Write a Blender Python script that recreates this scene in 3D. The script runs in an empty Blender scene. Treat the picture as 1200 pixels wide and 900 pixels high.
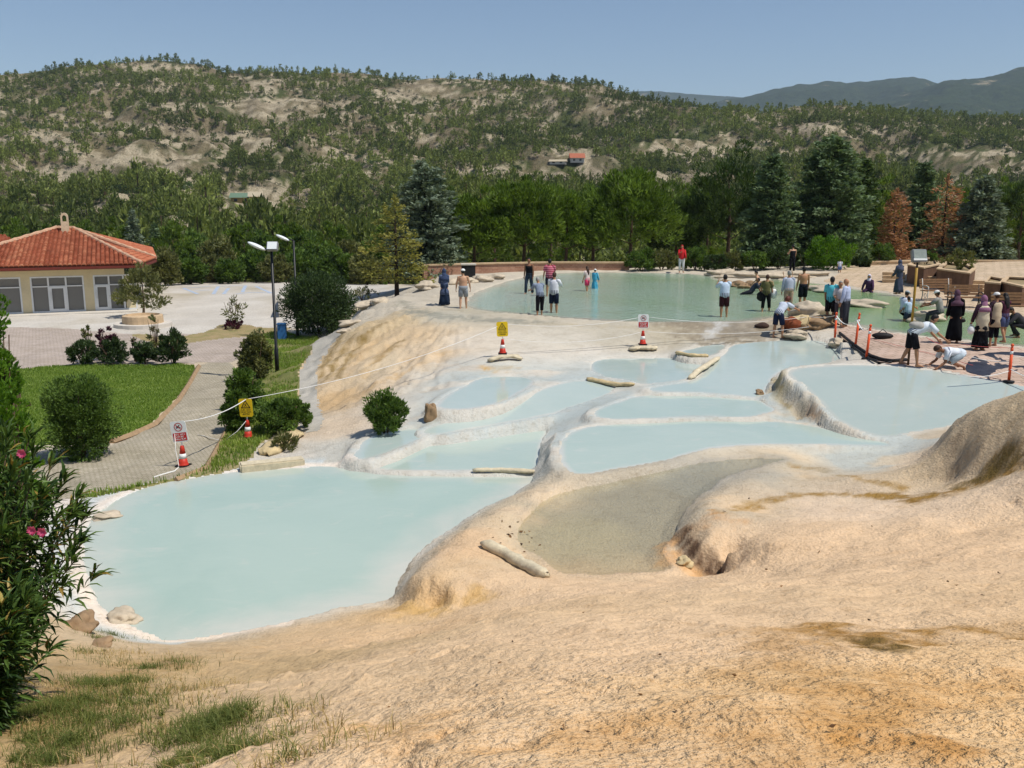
import bpy, bmesh, math, random
import numpy as np
from mathutils import Vector, Matrix, Euler
PI = math.pi
SC = bpy.context.scene
COL = SC.collection
rnd = random.Random(7)
RNG = np.random.default_rng(11)

# ------------------------------------------------------------------ camera model (also used to lay the site out)
FPX, CX, CY, HZ, CAMZ = 1100.0, 600.0, 450.0, 236.0, 7.5
TH = math.atan((CY - HZ) / FPX)
def ray(px, py):
    u = (px - CX) / FPX; v = (CY - py) / FPX
    return np.array([u, math.cos(TH) + v * math.sin(TH), -math.sin(TH) + v * math.cos(TH)])
def drop(px, py, D):                      # point on the sight line D metres below the eye
    r = ray(px, py); t = -D / r[2]
    return np.array([r[0] * t, r[1] * t, CAMZ - D])
def depth(px, py, d):                     # point on the sight line at ground distance d
    r = ray(px, py); t = d / r[1]
    return np.array([r[0] * t, d, CAMZ + r[2] * t])
def to_px(x, y, z):
    dz = z - CAMZ
    f = y * math.cos(TH) - dz * math.sin(TH); up = y * math.sin(TH) + dz * math.cos(TH)
    return CX + FPX * x / f, CY - FPX * up / f

# ------------------------------------------------------------------ colours
def S(r, g, b, k=1.0):
    def c(v):
        v = v / 255.0
        return (v / 12.92 if v <= 0.04045 else ((v + 0.055) / 1.055) ** 2.4) * k
    return (c(r), c(g), c(b))

# ------------------------------------------------------------------ noise
def _h(ix, iy, s):
    n = (ix.astype(np.int64) * 374761393 + iy.astype(np.int64) * 668265263 + s * 974711) & 0x7fffffff
    n = ((n ^ (n >> 13)) * 1274126177) & 0x7fffffff
    return ((n ^ (n >> 16)) & 0xffff) / 65535.0
def vnoise(x, y, s=0):
    ix = np.floor(x); iy = np.floor(y); fx = x - ix; fy = y - iy
    fx = fx * fx * (3 - 2 * fx); fy = fy * fy * (3 - 2 * fy)
    a = _h(ix, iy, s); b = _h(ix + 1, iy, s); c = _h(ix, iy + 1, s); d = _h(ix + 1, iy + 1, s)
    return (a + (b - a) * fx) * (1 - fy) + (c + (d - c) * fx) * fy
def fbm(x, y, o=4, s=0):
    r = 0; a = 0.5; t = 0
    for i in range(o):
        r = r + a * vnoise(x, y, s + i * 17); t += a; a *= 0.5; x = x * 2.03 + 11.3; y = y * 2.03 + 5.7
    return r / t
def sstep(a, b, x):
    t = np.clip((x - a) / (b - a), 0, 1); return t * t * (3 - 2 * t)

# ------------------------------------------------------------------ object helpers
def tag(o, label=None, cat=None, group=None, kind=None):
    if label: o['label'] = label
    if cat: o['category'] = cat
    if group: o['group'] = group
    if kind: o['kind'] = kind
    return o
def empty(name, loc=(0, 0, 0), rz=0.0, label=None, cat=None, group=None):
    o = bpy.data.objects.new(name, None); COL.objects.link(o)
    o.location = loc; o.rotation_euler = (0, 0, rz); o.empty_display_size = 0.2
    return tag(o, label, cat, group)
def link(name, me, mat=None, parent=None, smooth=True):
    o = bpy.data.objects.new(name, me); COL.objects.link(o)
    if mat is not None and len(me.materials) == 0: me.materials.append(mat)
    if parent is not None: o.parent = parent
    return o
def arrmesh(name, V, F, mats=None, smooth=True, attrs=None, fmat=None):
    """V (n,3); F list of (m,k) int arrays"""
    V = np.asarray(V, dtype=np.float32)
    if isinstance(F, np.ndarray): F = [F]
    F = [np.asarray(f, dtype=np.int32) for f in F if len(f)]
    me = bpy.data.meshes.new(name)
    me.vertices.add(len(V)); me.vertices.foreach_set('co', V.ravel())
    nl = sum(f.size for f in F); npol = sum(len(f) for f in F)
    me.loops.add(nl); me.polygons.add(npol)
    me.loops.foreach_set('vertex_index', np.concatenate([f.ravel() for f in F]) if F else np.zeros(0, np.int32))
    tot = np.concatenate([np.full(len(f), f.shape[1], np.int32) for f in F])
    st = np.concatenate([[0], np.cumsum(tot)[:-1]]).astype(np.int32)
    me.polygons.foreach_set('loop_start', st)
    me.polygons.foreach_set('loop_total', tot)
    me.polygons.foreach_set('use_smooth', np.full(npol, smooth, dtype=bool))
    if mats:
        for m in mats: me.materials.append(m)
    if fmat is not None: me.polygons.foreach_set('material_index', np.asarray(fmat, np.int32))
    me.update(calc_edges=True)
    for k, a in (attrs or {}).items():
        a = np.asarray(a, np.float32)
        if a.ndim == 1:
            at = me.attributes.new(k, 'FLOAT', 'POINT'); at.data.foreach_set('value', a)
        else:
            at = me.attributes.new(k, 'FLOAT_COLOR', 'POINT')
            at.data.foreach_set('color', np.concatenate([a, np.ones((len(a), 1), np.float32)], 1).ravel())
    return me

class MB:
    """collects simple shapes and links them as ONE mesh"""
    def __init__(s): s.v = []; s.f = []; s.m = []
    def add(s, V, F, mi=0):
        o = len(s.v); s.v += [tuple(p) for p in V]
        for f in F: s.f.append(tuple(i + o for i in f)); s.m.append(mi)
    def box(s, c, sz, rz=0.0, mi=0, M=None):
        x, y, z = sz[0] / 2, sz[1] / 2, sz[2] / 2
        P = [Vector((a, b, d)) for d in (-z, z) for a, b in ((-x, -y), (x, -y), (x, y), (-x, y))]
        R = Matrix.Rotation(rz, 3, 'Z') if M is None else M
        P = [R @ p + Vector(c) for p in P]
        s.add(P, [(3, 2, 1, 0), (4, 5, 6, 7), (0, 1, 5, 4), (1, 2, 6, 5), (2, 3, 7, 6), (3, 0, 4, 7)], mi)
    def tube(s, pts, r, n=8, mi=0, caps=True, flat=1.0, side=None):
        """r: number, list of numbers or list of (a,b); side: vector along the 'a' radius"""
        pts = [Vector(p) for p in pts]; k = len(pts)
        if not isinstance(r, (list, tuple)): r = [r] * k
        rr = [(q, q * flat) if not isinstance(q, (list, tuple)) else q for q in r]
        V = []; prev = None
        for i, p in enumerate(pts):
            t = (pts[min(i + 1, k - 1)] - pts[max(i - 1, 0)])
            t = t.normalized() if t.length > 1e-9 else Vector((0, 0, 1))
            if side is not None: a = Vector(side) - t * t.dot(Vector(side))
            elif prev is not None: a = prev - t * t.dot(prev)
            else:
                h = Vector((0, 0, 1)) if abs(t.z) < 0.9 else Vector((1, 0, 0)); a = h.cross(t)
            if a.length < 1e-6: a = Vector((1, 0, 0)) - t * t.x
            a.normalize(); prev = a; b = t.cross(a)
            for j in range(n):
                an = 2 * PI * j / n
                V.append(p + a * (math.cos(an) * rr[i][0]) + b * (math.sin(an) * rr[i][1]))
        F = [(i * n + j, i * n + (j + 1) % n, (i + 1) * n + (j + 1) % n, (i + 1) * n + j) for i in range(k - 1) for j in range(n)]
        if caps: F += [tuple(range(n))[::-1], tuple((k - 1) * n + j for j in range(n))]
        s.add(V, F, mi)
    def ball(s, c, r, n=10, m=7, mi=0, M=None, fn=None):
        r = (r, r, r) if not isinstance(r, (list, tuple)) else r
        V = [Vector((0, 0, -1))]
        for i in range(1, m):
            t = -PI / 2 + PI * i / m
            for j in range(n):
                a = 2 * PI * j / n
                V.append(Vector((math.cos(t) * math.cos(a), math.cos(t) * math.sin(a), math.sin(t))))
        V.append(Vector((0, 0, 1)))
        if fn: V = [fn(v) for v in V]
        V = [Vector((v.x * r[0], v.y * r[1], v.z * r[2])) for v in V]
        if M is not None: V = [M @ v for v in V]
        V = [v + Vector(c) for v in V]
        F = [(0, 1 + (j + 1) % n, 1 + j) for j in range(n)]
        for i in range(m - 2):
            F += [(1 + i * n + j, 1 + i * n + (j + 1) % n, 1 + (i + 1) * n + (j + 1) % n, 1 + (i + 1) * n + j) for j in range(n)]
        L = len(V) - 1; b = 1 + (m - 2) * n
        F += [(b + j, b + (j + 1) % n, L) for j in range(n)]
        s.add(V, F, mi)
    def prism(s, poly, z0, z1, mi=0, top=None):
        """vertical prism over polygon (x,y)"""
        n = len(poly)
        V = [(p[0], p[1], z0) for p in poly] + [(p[0], p[1], z1) for p in poly]
        F = [tuple(range(n))[::-1], tuple(range(n, 2 * n))] + [(i, (i + 1) % n, n + (i + 1) % n, n + i) for i in range(n)]
        s.add(V, F, mi)
    def lathe(s, prof, n=16, c=(0, 0, 0), mi=0):
        V = []; k = len(prof)
        for r, z in prof:
            for j in range(n):
                a = 2 * PI * j / n; V.append((c[0] + r * math.cos(a), c[1] + r * math.sin(a), c[2] + z))
        F = [(i * n + j, i * n + (j + 1) % n, (i + 1) * n + (j + 1) % n, (i + 1) * n + j) for i in range(k - 1) for j in range(n)]
        F += [tuple(range(n))[::-1], tuple((k - 1) * n + j for j in range(n))]
        s.add(V, F, mi)
    def mesh(s, name, mats, smooth=False, bevel=0.0):
        me = bpy.data.meshes.new(name)
        me.from_pydata([tuple(v) for v in s.v], [], s.f)
        mats = mats if isinstance(mats, (list, tuple)) else [mats]
        for m in mats: me.materials.append(m)
        me.polygons.foreach_set('material_index', s.m)
        me.polygons.foreach_set('use_smooth', [smooth] * len(s.f))
        if bevel > 0:
            bm = bmesh.new(); bm.from_mesh(me)
            es = [e for e in bm.edges if len(e.link_faces) == 2 and e.calc_face_angle(0) > 0.6]
            bmesh.ops.bevel(bm, geom=es, offset=bevel, segments=2, affect='EDGES', clamp_overlap=True)
            bm.to_mesh(me); bm.free()
        me.update(); return me
    def build(s, name, mats, parent=None, smooth=False, bevel=0.0):
        return link(name, s.mesh(name, mats, smooth, bevel), None, parent)

# ------------------------------------------------------------------ materials
class NT:
    def __init__(s, name):
        s.m = bpy.data.materials.new(name); s.m.use_nodes = True
        s.t = s.m.node_tree; s.t.nodes.clear()
        s.out = s.t.nodes.new('ShaderNodeOutputMaterial')
    def n(s, typ, **kw):
        d = s.t.nodes.new(typ)
        for k, v in kw.items():
            if k.startswith('i_'):
                key = k[2:].replace('_', ' ')
                d.inputs[key].default_value = v
            else: setattr(d, k, v)
        return d
    def l(s, a, b): s.t.links.new(a, b)
    def coord(s, scale=1.0, out='Object'):
        c = s.n('ShaderNodeTexCoord'); mp = s.n('ShaderNodeMapping'); s.l(c.outputs[out], mp.inputs['Vector'])
        mp.inputs['Scale'].default_value = scale if isinstance(scale, tuple) else (scale,) * 3
        return mp.outputs['Vector']
    def noise(s, vec, scale, detail=4, rough=0.55, dist=0.0):
        d = s.n('ShaderNodeTexNoise'); s.l(vec, d.inputs['Vector'])
        d.inputs['Scale'].default_value = scale; d.inputs['Detail'].default_value = detail
        d.inputs['Roughness'].default_value = rough; d.inputs['Distortion'].default_value = dist
        return d.outputs['Fac']
    def ramp(s, fac, stops):
        d = s.n('ShaderNodeValToRGB'); s.l(fac, d.inputs['Fac'])
        cr = d.color_ramp
        while len(cr.elements) < len(stops): cr.elements.new(0.5)
        for e, (p, c) in zip(cr.elements, stops):
            e.position = p; e.color = (c[0], c[1], c[2], 1) if isinstance(c, (tuple, list)) else (c, c, c, 1)
        return d.outputs['Color']
    def mix(s, fac, a, b, mode='MIX'):
        d = s.n('ShaderNodeMix', data_type='RGBA', blend_type=mode)
        for sock, v in ((d.inputs[0], fac), (d.inputs[6], a), (d.inputs[7], b)):
            if hasattr(v, 'is_linked') or isinstance(v, bpy.types.NodeSocket): s.l(v, sock)
            elif isinstance(v, (tuple, list)): sock.default_value = (*v[:3], 1)
            else: sock.default_value = v
        return d.outputs[2]
    def math(s, op, a, b=0.0):
        d = s.n('ShaderNodeMath', operation=op)
        for sock, v in ((d.inputs[0], a), (d.inputs[1], b)):
            if isinstance(v, bpy.types.NodeSocket): s.l(v, sock)
            else: sock.default_value = v
        return d.outputs[0]
    def attr(s, name, out='Color'):
        d = s.n('ShaderNodeAttribute', attribute_name=name); return d.outputs[out]
    def bump(s, h, strength=0.5, dist=0.02, nrm=None):
        d = s.n('ShaderNodeBump'); s.l(h, d.inputs['Height'])
        d.inputs['Strength'].default_value = strength; d.inputs['Distance'].default_value = dist
        if nrm is not None: s.l(nrm, d.inputs['Normal'])
        return d.outputs['Normal']
    def pbr(s, col, rough=0.8, nrm=None, spec=0.3, metal=0.0, **kw):
        d = s.n('ShaderNodeBsdfPrincipled')
        if isinstance(col, bpy.types.NodeSocket): s.l(col, d.inputs['Base Color'])
        else: d.inputs['Base Color'].default_value = (*col[:3], 1)
        if isinstance(rough, bpy.types.NodeSocket): s.l(rough, d.inputs['Roughness'])
        else: d.inputs['Roughness'].default_value = rough
        d.inputs['Specular IOR Level'].default_value = spec; d.inputs['Metallic'].default_value = metal
        for k, v in kw.items(): d.inputs[k.replace('_', ' ')].default_value = v
        if nrm is not None: s.l(nrm, d.inputs['Normal'])
        return d.outputs[0]
    def done(s, sh): s.l(sh, s.out.inputs['Surface']); return s.m

_MC = {}
def plain(name, col, rough=0.7, var=0.18, scale=6.0, bump=0.0, spec=0.3, metal=0.0):
    """a procedural paint/stone/cloth: base colour with noise wear"""
    key = (name, tuple(round(c, 4) for c in col), rough)
    if key in _MC: return _MC[key]
    t = NT(name); v = t.coord(1.0)
    n1 = t.noise(v, scale, 5, 0.6)
    lo = tuple(c * (1 - var) for c in col); hi = tuple(min(1, c * (1 + var * 0.8)) for c in col)
    c = t.ramp(n1, [(0.3, lo), (0.7, hi)])
    nr = t.bump(t.noise(v, scale * 6, 3, 0.6), bump, 0.01) if bump > 0 else None
    _MC[key] = t.done(t.pbr(c, rough, nr, spec, metal)); return _MC[key]
def cloth(r, g, b): return plain('cloth_%d_%d_%d' % (r, g, b), S(r, g, b, 0.9), 0.9, 0.15, 9.0, 0.15, 0.1)
def leafmat(name, lo, hi, trans=0.25, rough=0.55):
    t = NT(name); f = t.attr('tint', 'Fac'); c = t.ramp(f, [(0.0, lo), (1.0, hi)])
    p = t.pbr(c, rough, None, 0.25)
    tr = t.n('ShaderNodeBsdfTranslucent'); t.l(t.mix(1.0, c, (1.0, 1.0, 0.55), 'MULTIPLY'), tr.inputs['Color'])
    mx = t.n('ShaderNodeMixShader'); mx.inputs[0].default_value = trans; t.l(p, mx.inputs[1]); t.l(tr.outputs[0], mx.inputs[2])
    return t.done(mx.outputs[0])
# ================================================================== TERRAIN
# pools: sight-line outlines on a (slightly tilted) level plane; D = metres below the eye
POOLS = [
 dict(k='main', D=5.72, milk=1.0, o=[(98,640),(104,612),(128,590),(160,575),(200,564),(270,554),(330,550),(380,547),(430,550),(500,553),(560,555),(622,557),(630,562),(604,580),(572,596),(540,612),(511,630),(490,648),(476,666),(467,685),(462,704),(440,706),(400,713),(350,727),(300,738),(245,745),(205,751),(190,752),(178,744),(160,738),(140,732),(118,716),(104,690),(97,662)]),
 dict(k='low_mid', D=5.66, milk=1.0, o=[(440,548),(446,541),(470,532),(500,523),(540,516),(590,508.5),(622,504),(640,503),(633,515),(629,530),(627,545),(624,551),(560,550),(500,550.5)]),
 dict(k='left_film', D=5.50, milk=.75, o=[(428,520),(440,512),(462,506),(490,503),(500,506),(488,513),(470,521),(450,530),(432,536),(420,535)]),
 dict(k='left_upper', P=[(700,450,5.13),(520,500,5.40),(625,487,5.36)], milk=.9, o=[(500,505),(520,498),(545,489),(580,483),(604,473),(628,462),(648,453),(664,448.5),(690,447),(714,448.5),(722,453),(708,462),(682,472),(652,481),(627,488),(592,494),(562,499),(532,504),(512,507)]),
 dict(k='left_top', D=5.1, milk=.9, o=[(513,474),(530,462),(550,452),(560,445),(580,441.5),(612,442),(624,446),(612,456),(595,466),(575,473),(555,477),(532,478.5),(518,478)]),
 dict(k='mid', D=5.17, milk=1.0, o=[(674,507),(692,501),(725,497.5),(760,494.5),(800,493),(850,492.5),(900,494.5),(942,498.5),(975,504.5),(1005,511.5),(1034,518.5),(1040,521),(1015,520.5),(960,519),(900,519),(850,521),(820,526),(790,534),(760,541),(730,545.5),(705,550),(688,553),(674,553),(665,544),(661,530),(663,516)]),
 dict(k='mid_upper', D=5.10, milk=1.0, o=[(700,480),(722,473),(745,465),(762,462.5),(800,462),(840,464.5),(878,468),(895,471),(903,478),(906,482),(892,485),(880,488),(850,487.5),(830,486.5),(800,487.5),(770,489.5),(740,490.5),(712,490),(698,487.5)]),
 dict(k='right_mid', P=[(870,402,4.80),(960,399,4.80),(830,462,5.04)], milk=.9, o=[(852,412),(858,406),(872,402),(895,400),(925,398.5),(958,398.5),(974,404),(986,414),(984,424),(960,427),(930,430),(914,435),(903,444),(898,455),(894,465),(870,463.5),(840,460.5),(810,458.5),(775,458.5),(758,456.5),(775,452),(800,449.5),(818,444),(832,432),(842,421)]),
 dict(k='upper_mid', D=5.02, milk=.9, o=[(698,424),(712,420.5),(760,420),(792,419.5),(812,424),(824,425),(815,434),(806,443),(790,446),(765,449),(750,449),(744,445),(715,442),(704,437.5),(694,433)]),
 dict(k='right_upper', D=4.84, milk=.85, o=[(800,413),(815,408.5),(832,405),(848,403.5),(843,410),(832,416),(818,418.5),(804,417)]),
 dict(k='shallow', P=[(700,672,5.40),(620,640,5.40),(850,537,5.25)], milk=.0, o=[(612,612),(628,592),(655,577),(690,569),(725,562),(765,553),(800,546),(840,540),(885,537),(925,537),(905,543),(878,551),(852,560),(832,572),(815,586),(803,602),(794,622),(786,636),(776,645),(782,658),(790,668),(760,671),(700,672.5),(664,673),(646,666),(632,652),(612,641),(603,626)]),
 dict(k='right', P=[(915,434,4.46),(1060,429,4.44),(1015,508,5.08)], milk=.6, o=[(922,436),(945,431.5),(975,429.5),(1010,429.5),(1050,430.5),(1100,435.5),(1150,444.5),(1195,453),(1225,460),(1190,470),(1150,482),(1125,490),(1108,499),(1085,502),(1055,506),(1036,510),(1014,505),(992,496),(972,478),(956,462),(940,446)]),
 dict(k='upper', D=4.40, milk=.55, o=[(548,352),(556,343),(580,334),(606,326),(640,321.5),(660,319.5),(720,319),(790,320),(832,322.5),(848,329),(868,332),(885,331),(905,326),(945,331),(985,335),(1012,341),(1048,344),(1075,352),(1100,360),(1150,366),(1210,374),(1260,380),(1270,412),(1200,406),(1130,400),(1070,393),(1030,387),(1000,381),(965,376),(935,369),(905,373),(880,376.5),(800,377.5),(720,376.5),(640,371),(580,366),(555,362),(545,357)]),
]
def chaikin(P, it=2):
    P = np.asarray(P, float)
    for _ in range(it):
        Q = np.roll(P, -1, 0); P = np.stack([P * .75 + Q * .25, P * .25 + Q * .75], 1).reshape(-1, P.shape[1])
    return P
for p in POOLS:
    A = np.array([drop(*q) for q in p['P']]) if 'P' in p else None
    if A is None: p['pl'] = (CAMZ - p['D'], 0.0, 0.0)
    else: p['pl'] = tuple(np.linalg.solve(np.c_[np.ones(3), A[:, 0], A[:, 1]], A[:, 2]))
    a, b, c = p['pl']; W = []
    for px, py in p['o']:
        r = ray(px, py); t = (a - CAMZ) / (r[2] - b * r[0] - c * r[1]); W.append((r[0] * t, r[1] * t))
    p['w'] = chaikin(W, 2); p['z'] = a + b * np.mean(p['w'][:, 0]) + c * np.mean(p['w'][:, 1])
    p['bb'] = (p['w'][:, 0].min(), p['w'][:, 0].max(), p['w'][:, 1].min(), p['w'][:, 1].max())
def sdist(x, y, W):
    """signed distance to a closed polygon, negative inside"""
    d2 = np.full(x.shape, 1e9); ins = np.zeros(x.shape, bool); n = len(W)
    for i in range(n):
        ax, ay = W[i]; bx, by = W[(i + 1) % n]; ex, ey = bx - ax, by - ay
        L = ex * ex + ey * ey
        if L < 1e-12: continue
        t = np.clip(((x - ax) * ex + (y - ay) * ey) / L, 0, 1)
        d2 = np.minimum(d2, (x - ax - t * ex) ** 2 + (y - ay - t * ey) ** 2)
        c = ((ay > y) != (by > y)); 
        with np.errstate(divide='ignore', invalid='ignore'):
            xi = ax + (y - ay) * ex / (ey if abs(ey) > 1e-12 else 1e-12)
        ins ^= c & (x < xi)
    d = np.sqrt(d2); return np.where(ins, -d, d)

# height control points: (px, py, D)
CP = [
 # foreground mound
 (600,900,1.6),(800,900,1.6),(1000,900,1.6),(1200,900,1.55),(400,900,1.95),(200,900,2.7),(0,900,3.0),(120,860,2.95),
 (800,780,2.3),(1000,780,2.25),(1200,780,2.15),(600,780,2.5),(400,780,3.2),(800,720,3.35),(600,720,3.7),(1000,720,3.1),(1200,720,2.75),
 (300,800,3.7),(200,800,4.15),(100,800,3.7),(0,800,3.6),(160,765,5.1),(300,765,4.9),(400,745,4.75),(500,745,4.65),(600,715,4.5),(700,690,4.75),(800,690,4.6),
 (472,694,5.50),(482,676,5.26),(496,658,5.18),(516,641,5.16),(548,620,5.18),(588,599,5.2),(628,577,5.2),(660,565,5.22),(490,694,5.34),(505,680,5.18),(525,690,5.16),(520,664,5.14),(550,650,5.2),(560,670,5.2),(590,625,5.26),(600,655,5.34),(630,600,5.3),
 (470,712,5.68),(485,715,5.62),(510,717,5.48),(540,713,5.28),(575,706,5.08),(520,704,5.32),(500,705,5.5),(600,690,5.12),(450,722,5.45),(500,728,5.28),(640,680,5.2),
 # lobe at right
 (800,619,5.15),(810,632,5.15),(822,642,5.16),(838,651,5.2),(852,659,5.3),(818,615,5.02),(812,602,5.04),(828,588,5.05),(848,574,5.07),(878,561,5.08),(832,626,5.0),(850,600,4.98),(852,642,5.0),(872,655,4.95),(882,640,4.84),(880,668,4.82),(900,600,5.02),(900,570,5.16),(940,549,5.28),(900,640,4.72),(900,680,4.1),(1000,560,5.0),(1000,600,4.75),(1000,650,4.25),(1000,700,3.4),
 (1040,540,5.2),(1080,540,5.05),(960,530,5.28),(1040,527,5.24),(1100,580,4.55),(1100,640,3.95),(1200,600,3.9),(1200,650,3.45),(1200,700,2.95),
 (791,645,5.42),(803,660,5.44),(820,671,5.44),(842,672,5.4),(860,673,5.25),(785,660,5.42),
 # rock mound at right
 (1200,458,3.2),(1200,465,3.22),(1200,480,3.3),(1200,505,3.5),(1200,530,3.78),(1260,440,2.85),(1260,470,2.9),(1150,476,3.70),(1150,485,3.68),(1150,500,3.74),(1150,520,3.92),(1118,492,4.07),(1118,500,4.05),(1118,515,4.17),(1118,540,4.45),(1104,510,4.42),(1104,530,4.6),(1098,516,4.9),(1120,562,4.62),(1150,545,4.22),(1175,468,3.5),(1175,490,3.55),(1175,520,3.8),(1260,490,3.1),
 (1200,545,3.85),(1160,562,4.28),(1260,560,3.5),(1090,515,5.0),(1070,515,5.1),(1060,560,4.85),(1100,545,4.9),
 # terrace banks
 (652,506,5.12),(647,517,5.11),(645,532,5.11),(650,548,5.13),(650,561,5.28),
 (918,434,4.46),(936,447,4.55),(952,463,4.66),(968,479,4.85),(990,498,5.08),
 (902,462,5.06),(916,479,5.13),(936,492,5.2),(962,499,5.2),(984,502,5.2),
 # bank below the upper pool
 (590,422,4.9),(560,432,5.0),(650,422,4.92),(650,395,4.62),(700,400,4.68),(753,412,4.75),(800,400,4.72),(850,392,4.62),(900,390,4.62),(600,395,4.62),(550,400,4.75),(540,430,5.02),
 (500,480,5.32),(480,490,5.42),(470,500,5.45),(505,490,5.3),(540,470,5.12),(400,520,5.72),(420,510,5.6),(440,528,5.58),(400,540,5.70),(360,540,5.72),
 (480,470,5.3),(520,440,5.1),
 # left flank of the upper mass
 (430,352,4.5),(470,345,4.42),(500,335,4.4),(520,322,4.4),(520,375,4.47),(460,370,4.55),(440,360,4.56),(500,352,4.41),(420,368,4.75),(420,385,4.95),(400,395,5.2),(385,412,5.55),(372,430,5.8),
 (400,425,5.6),(440,420,5.3),(470,415,5.15),(370,460,5.95),(390,470,5.85),(380,440,5.75),(410,460,5.72),(440,447,5.5),(480,440,5.25),(500,405,4.95),(520,395,4.75),(470,390,4.8),(375,490,5.85),(400,490,5.78),(430,490,5.62),(450,490,5.5),
 (358,450,6.05),(362,420,6.2),(378,405,6.35),(395,385,6.45),(425,362,6.5),(350,480,5.95),(355,505,5.9),
 # left lawns, path, forecourt
 (300,548,5.74),(330,520,5.82),(280,560,5.72),(215,548,5.78),(250,520,5.9),(288,515,5.9),(325,437,6.4),(300,480,6.12),(250,480,6.1),(180,510,5.95),(130,530,5.92),(60,530,5.95),(95,565,5.8),(70,600,5.72),
 (230,430,6.4),(100,430,6.4),(0,430,6.42),(0,500,6.1),(300,400,6.55),(200,385,6.62),(100,365,6.75),(0,365,6.75),(300,365,6.75),(400,400,6.55),(420,340,6.9),(300,332,7.1),(200,335,7.0),(450,335,6.9),(-150,400,6.5),(-150,520,6.0),
 (60,650,5.6),(60,700,5.3),(90,735,5.6),(0,700,4.6),(30,600,5.6),(-100,600,5.6),(-100,750,4.2),(-200,900,3.2),
 # right plaza
 (1100,410,4.42),(1200,420,4.42),(1050,400,4.42),(1000,395,4.5),(1182,447,4.44),(1000,415,4.62),(985,400,4.5),(1300,420,4.42),(935,385,4.5),(960,392,4.6),(1080,425,4.42),(1140,440,4.43),
 (1000,337,4.38),(1060,340,4.32),(1120,350,4.32),(1200,360,4.32),(1100,325,4.2),(1200,330,4.2),(1100,308,4.1),(1200,306,4.1),(1300,330,4.2),(1300,306,4.1),(980,325,4.3),(1020,320,4.25),
 # behind the pool
 (860,324,4.3),(900,322,4.3),(830,320,4.35),(760,317,4.36),(660,317,4.36),(600,322,4.38),(560,328,4.38),(940,327,4.36),(700,312,4.5),(800,312,4.5),(900,312,4.4),
]
PTS = [tuple(drop(*c)) for c in CP]
for p in POOLS:
    a, b, c = p['pl']
    for q in p['w'][::3]: PTS.append((q[0], q[1], a + b * q[0] + c * q[1] + .015))
PTS += [(-3, 0.5, 5.6), (0, 0, 5.95), (3, 0, 5.95), (6, 1, 6.0), (-6, 1, 5.2), (-9, 4, 3.6), (-12, 9, 2.2), (9, 5, 5.2), (14, 10, 4.7), (20, 16, 4.4), (26, 24, 3.2),
        (-16, 16, 1.7), (-24, 26, 1.3), (-40, 45, .75), (-50, 62, .7), (40, 40, 3.1), (45, 60, 3.3), (30, 62, 3.3), (-45, 80, .4), (-20, 84, .4), (-5, 72, 1.2), (0, 64, 2.9), (8, 66, 2.9), (16, 66, 3.0), (8, 80, .5), (25, 82, 1.0), (45, 82, 2.2), (-5, 88, -.5), (20, 92, -.5), (-30, 95, -.5), (45, 95, 0.5)]
PTS = np.array(PTS)
# drop near-duplicate control points (they would make the system singular)
keep = []
for i in range(len(PTS)):
    if all((PTS[i, 0] - PTS[j, 0]) ** 2 + (PTS[i, 1] - PTS[j, 1]) ** 2 > 0.01 for j in keep): keep.append(i)
PTS = PTS[keep]
_n = len(PTS)
_R = np.hypot(PTS[:, None, 0] - PTS[None, :, 0], PTS[:, None, 1] - PTS[None, :, 1])
_A = np.zeros((_n + 3, _n + 3)); _A[:_n, :_n] = _R - np.eye(_n) * 0.02
_A[:_n, _n] = 1; _A[:_n, _n + 1:] = PTS[:, :2]; _A[_n:, :_n] = _A[:_n, _n:].T
_W = np.linalg.solve(_A, np.r_[PTS[:, 2], 0, 0, 0])
def rbf(x, y):
    x = np.asarray(x, float); y = np.asarray(y, float); sh = x.shape; x = x.ravel(); y = y.ravel()
    out = np.empty(len(x))
    for i in range(0, len(x), 20000):
        a, b = x[i:i + 20000], y[i:i + 20000]
        r = np.hypot(a[:, None] - PTS[None, :, 0], b[:, None] - PTS[None, :, 1])
        out[i:i + 20000] = r @ _W[:_n] + _W[_n] + _W[_n + 1] * a + _W[_n + 2] * b
    return out.reshape(sh)
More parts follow.
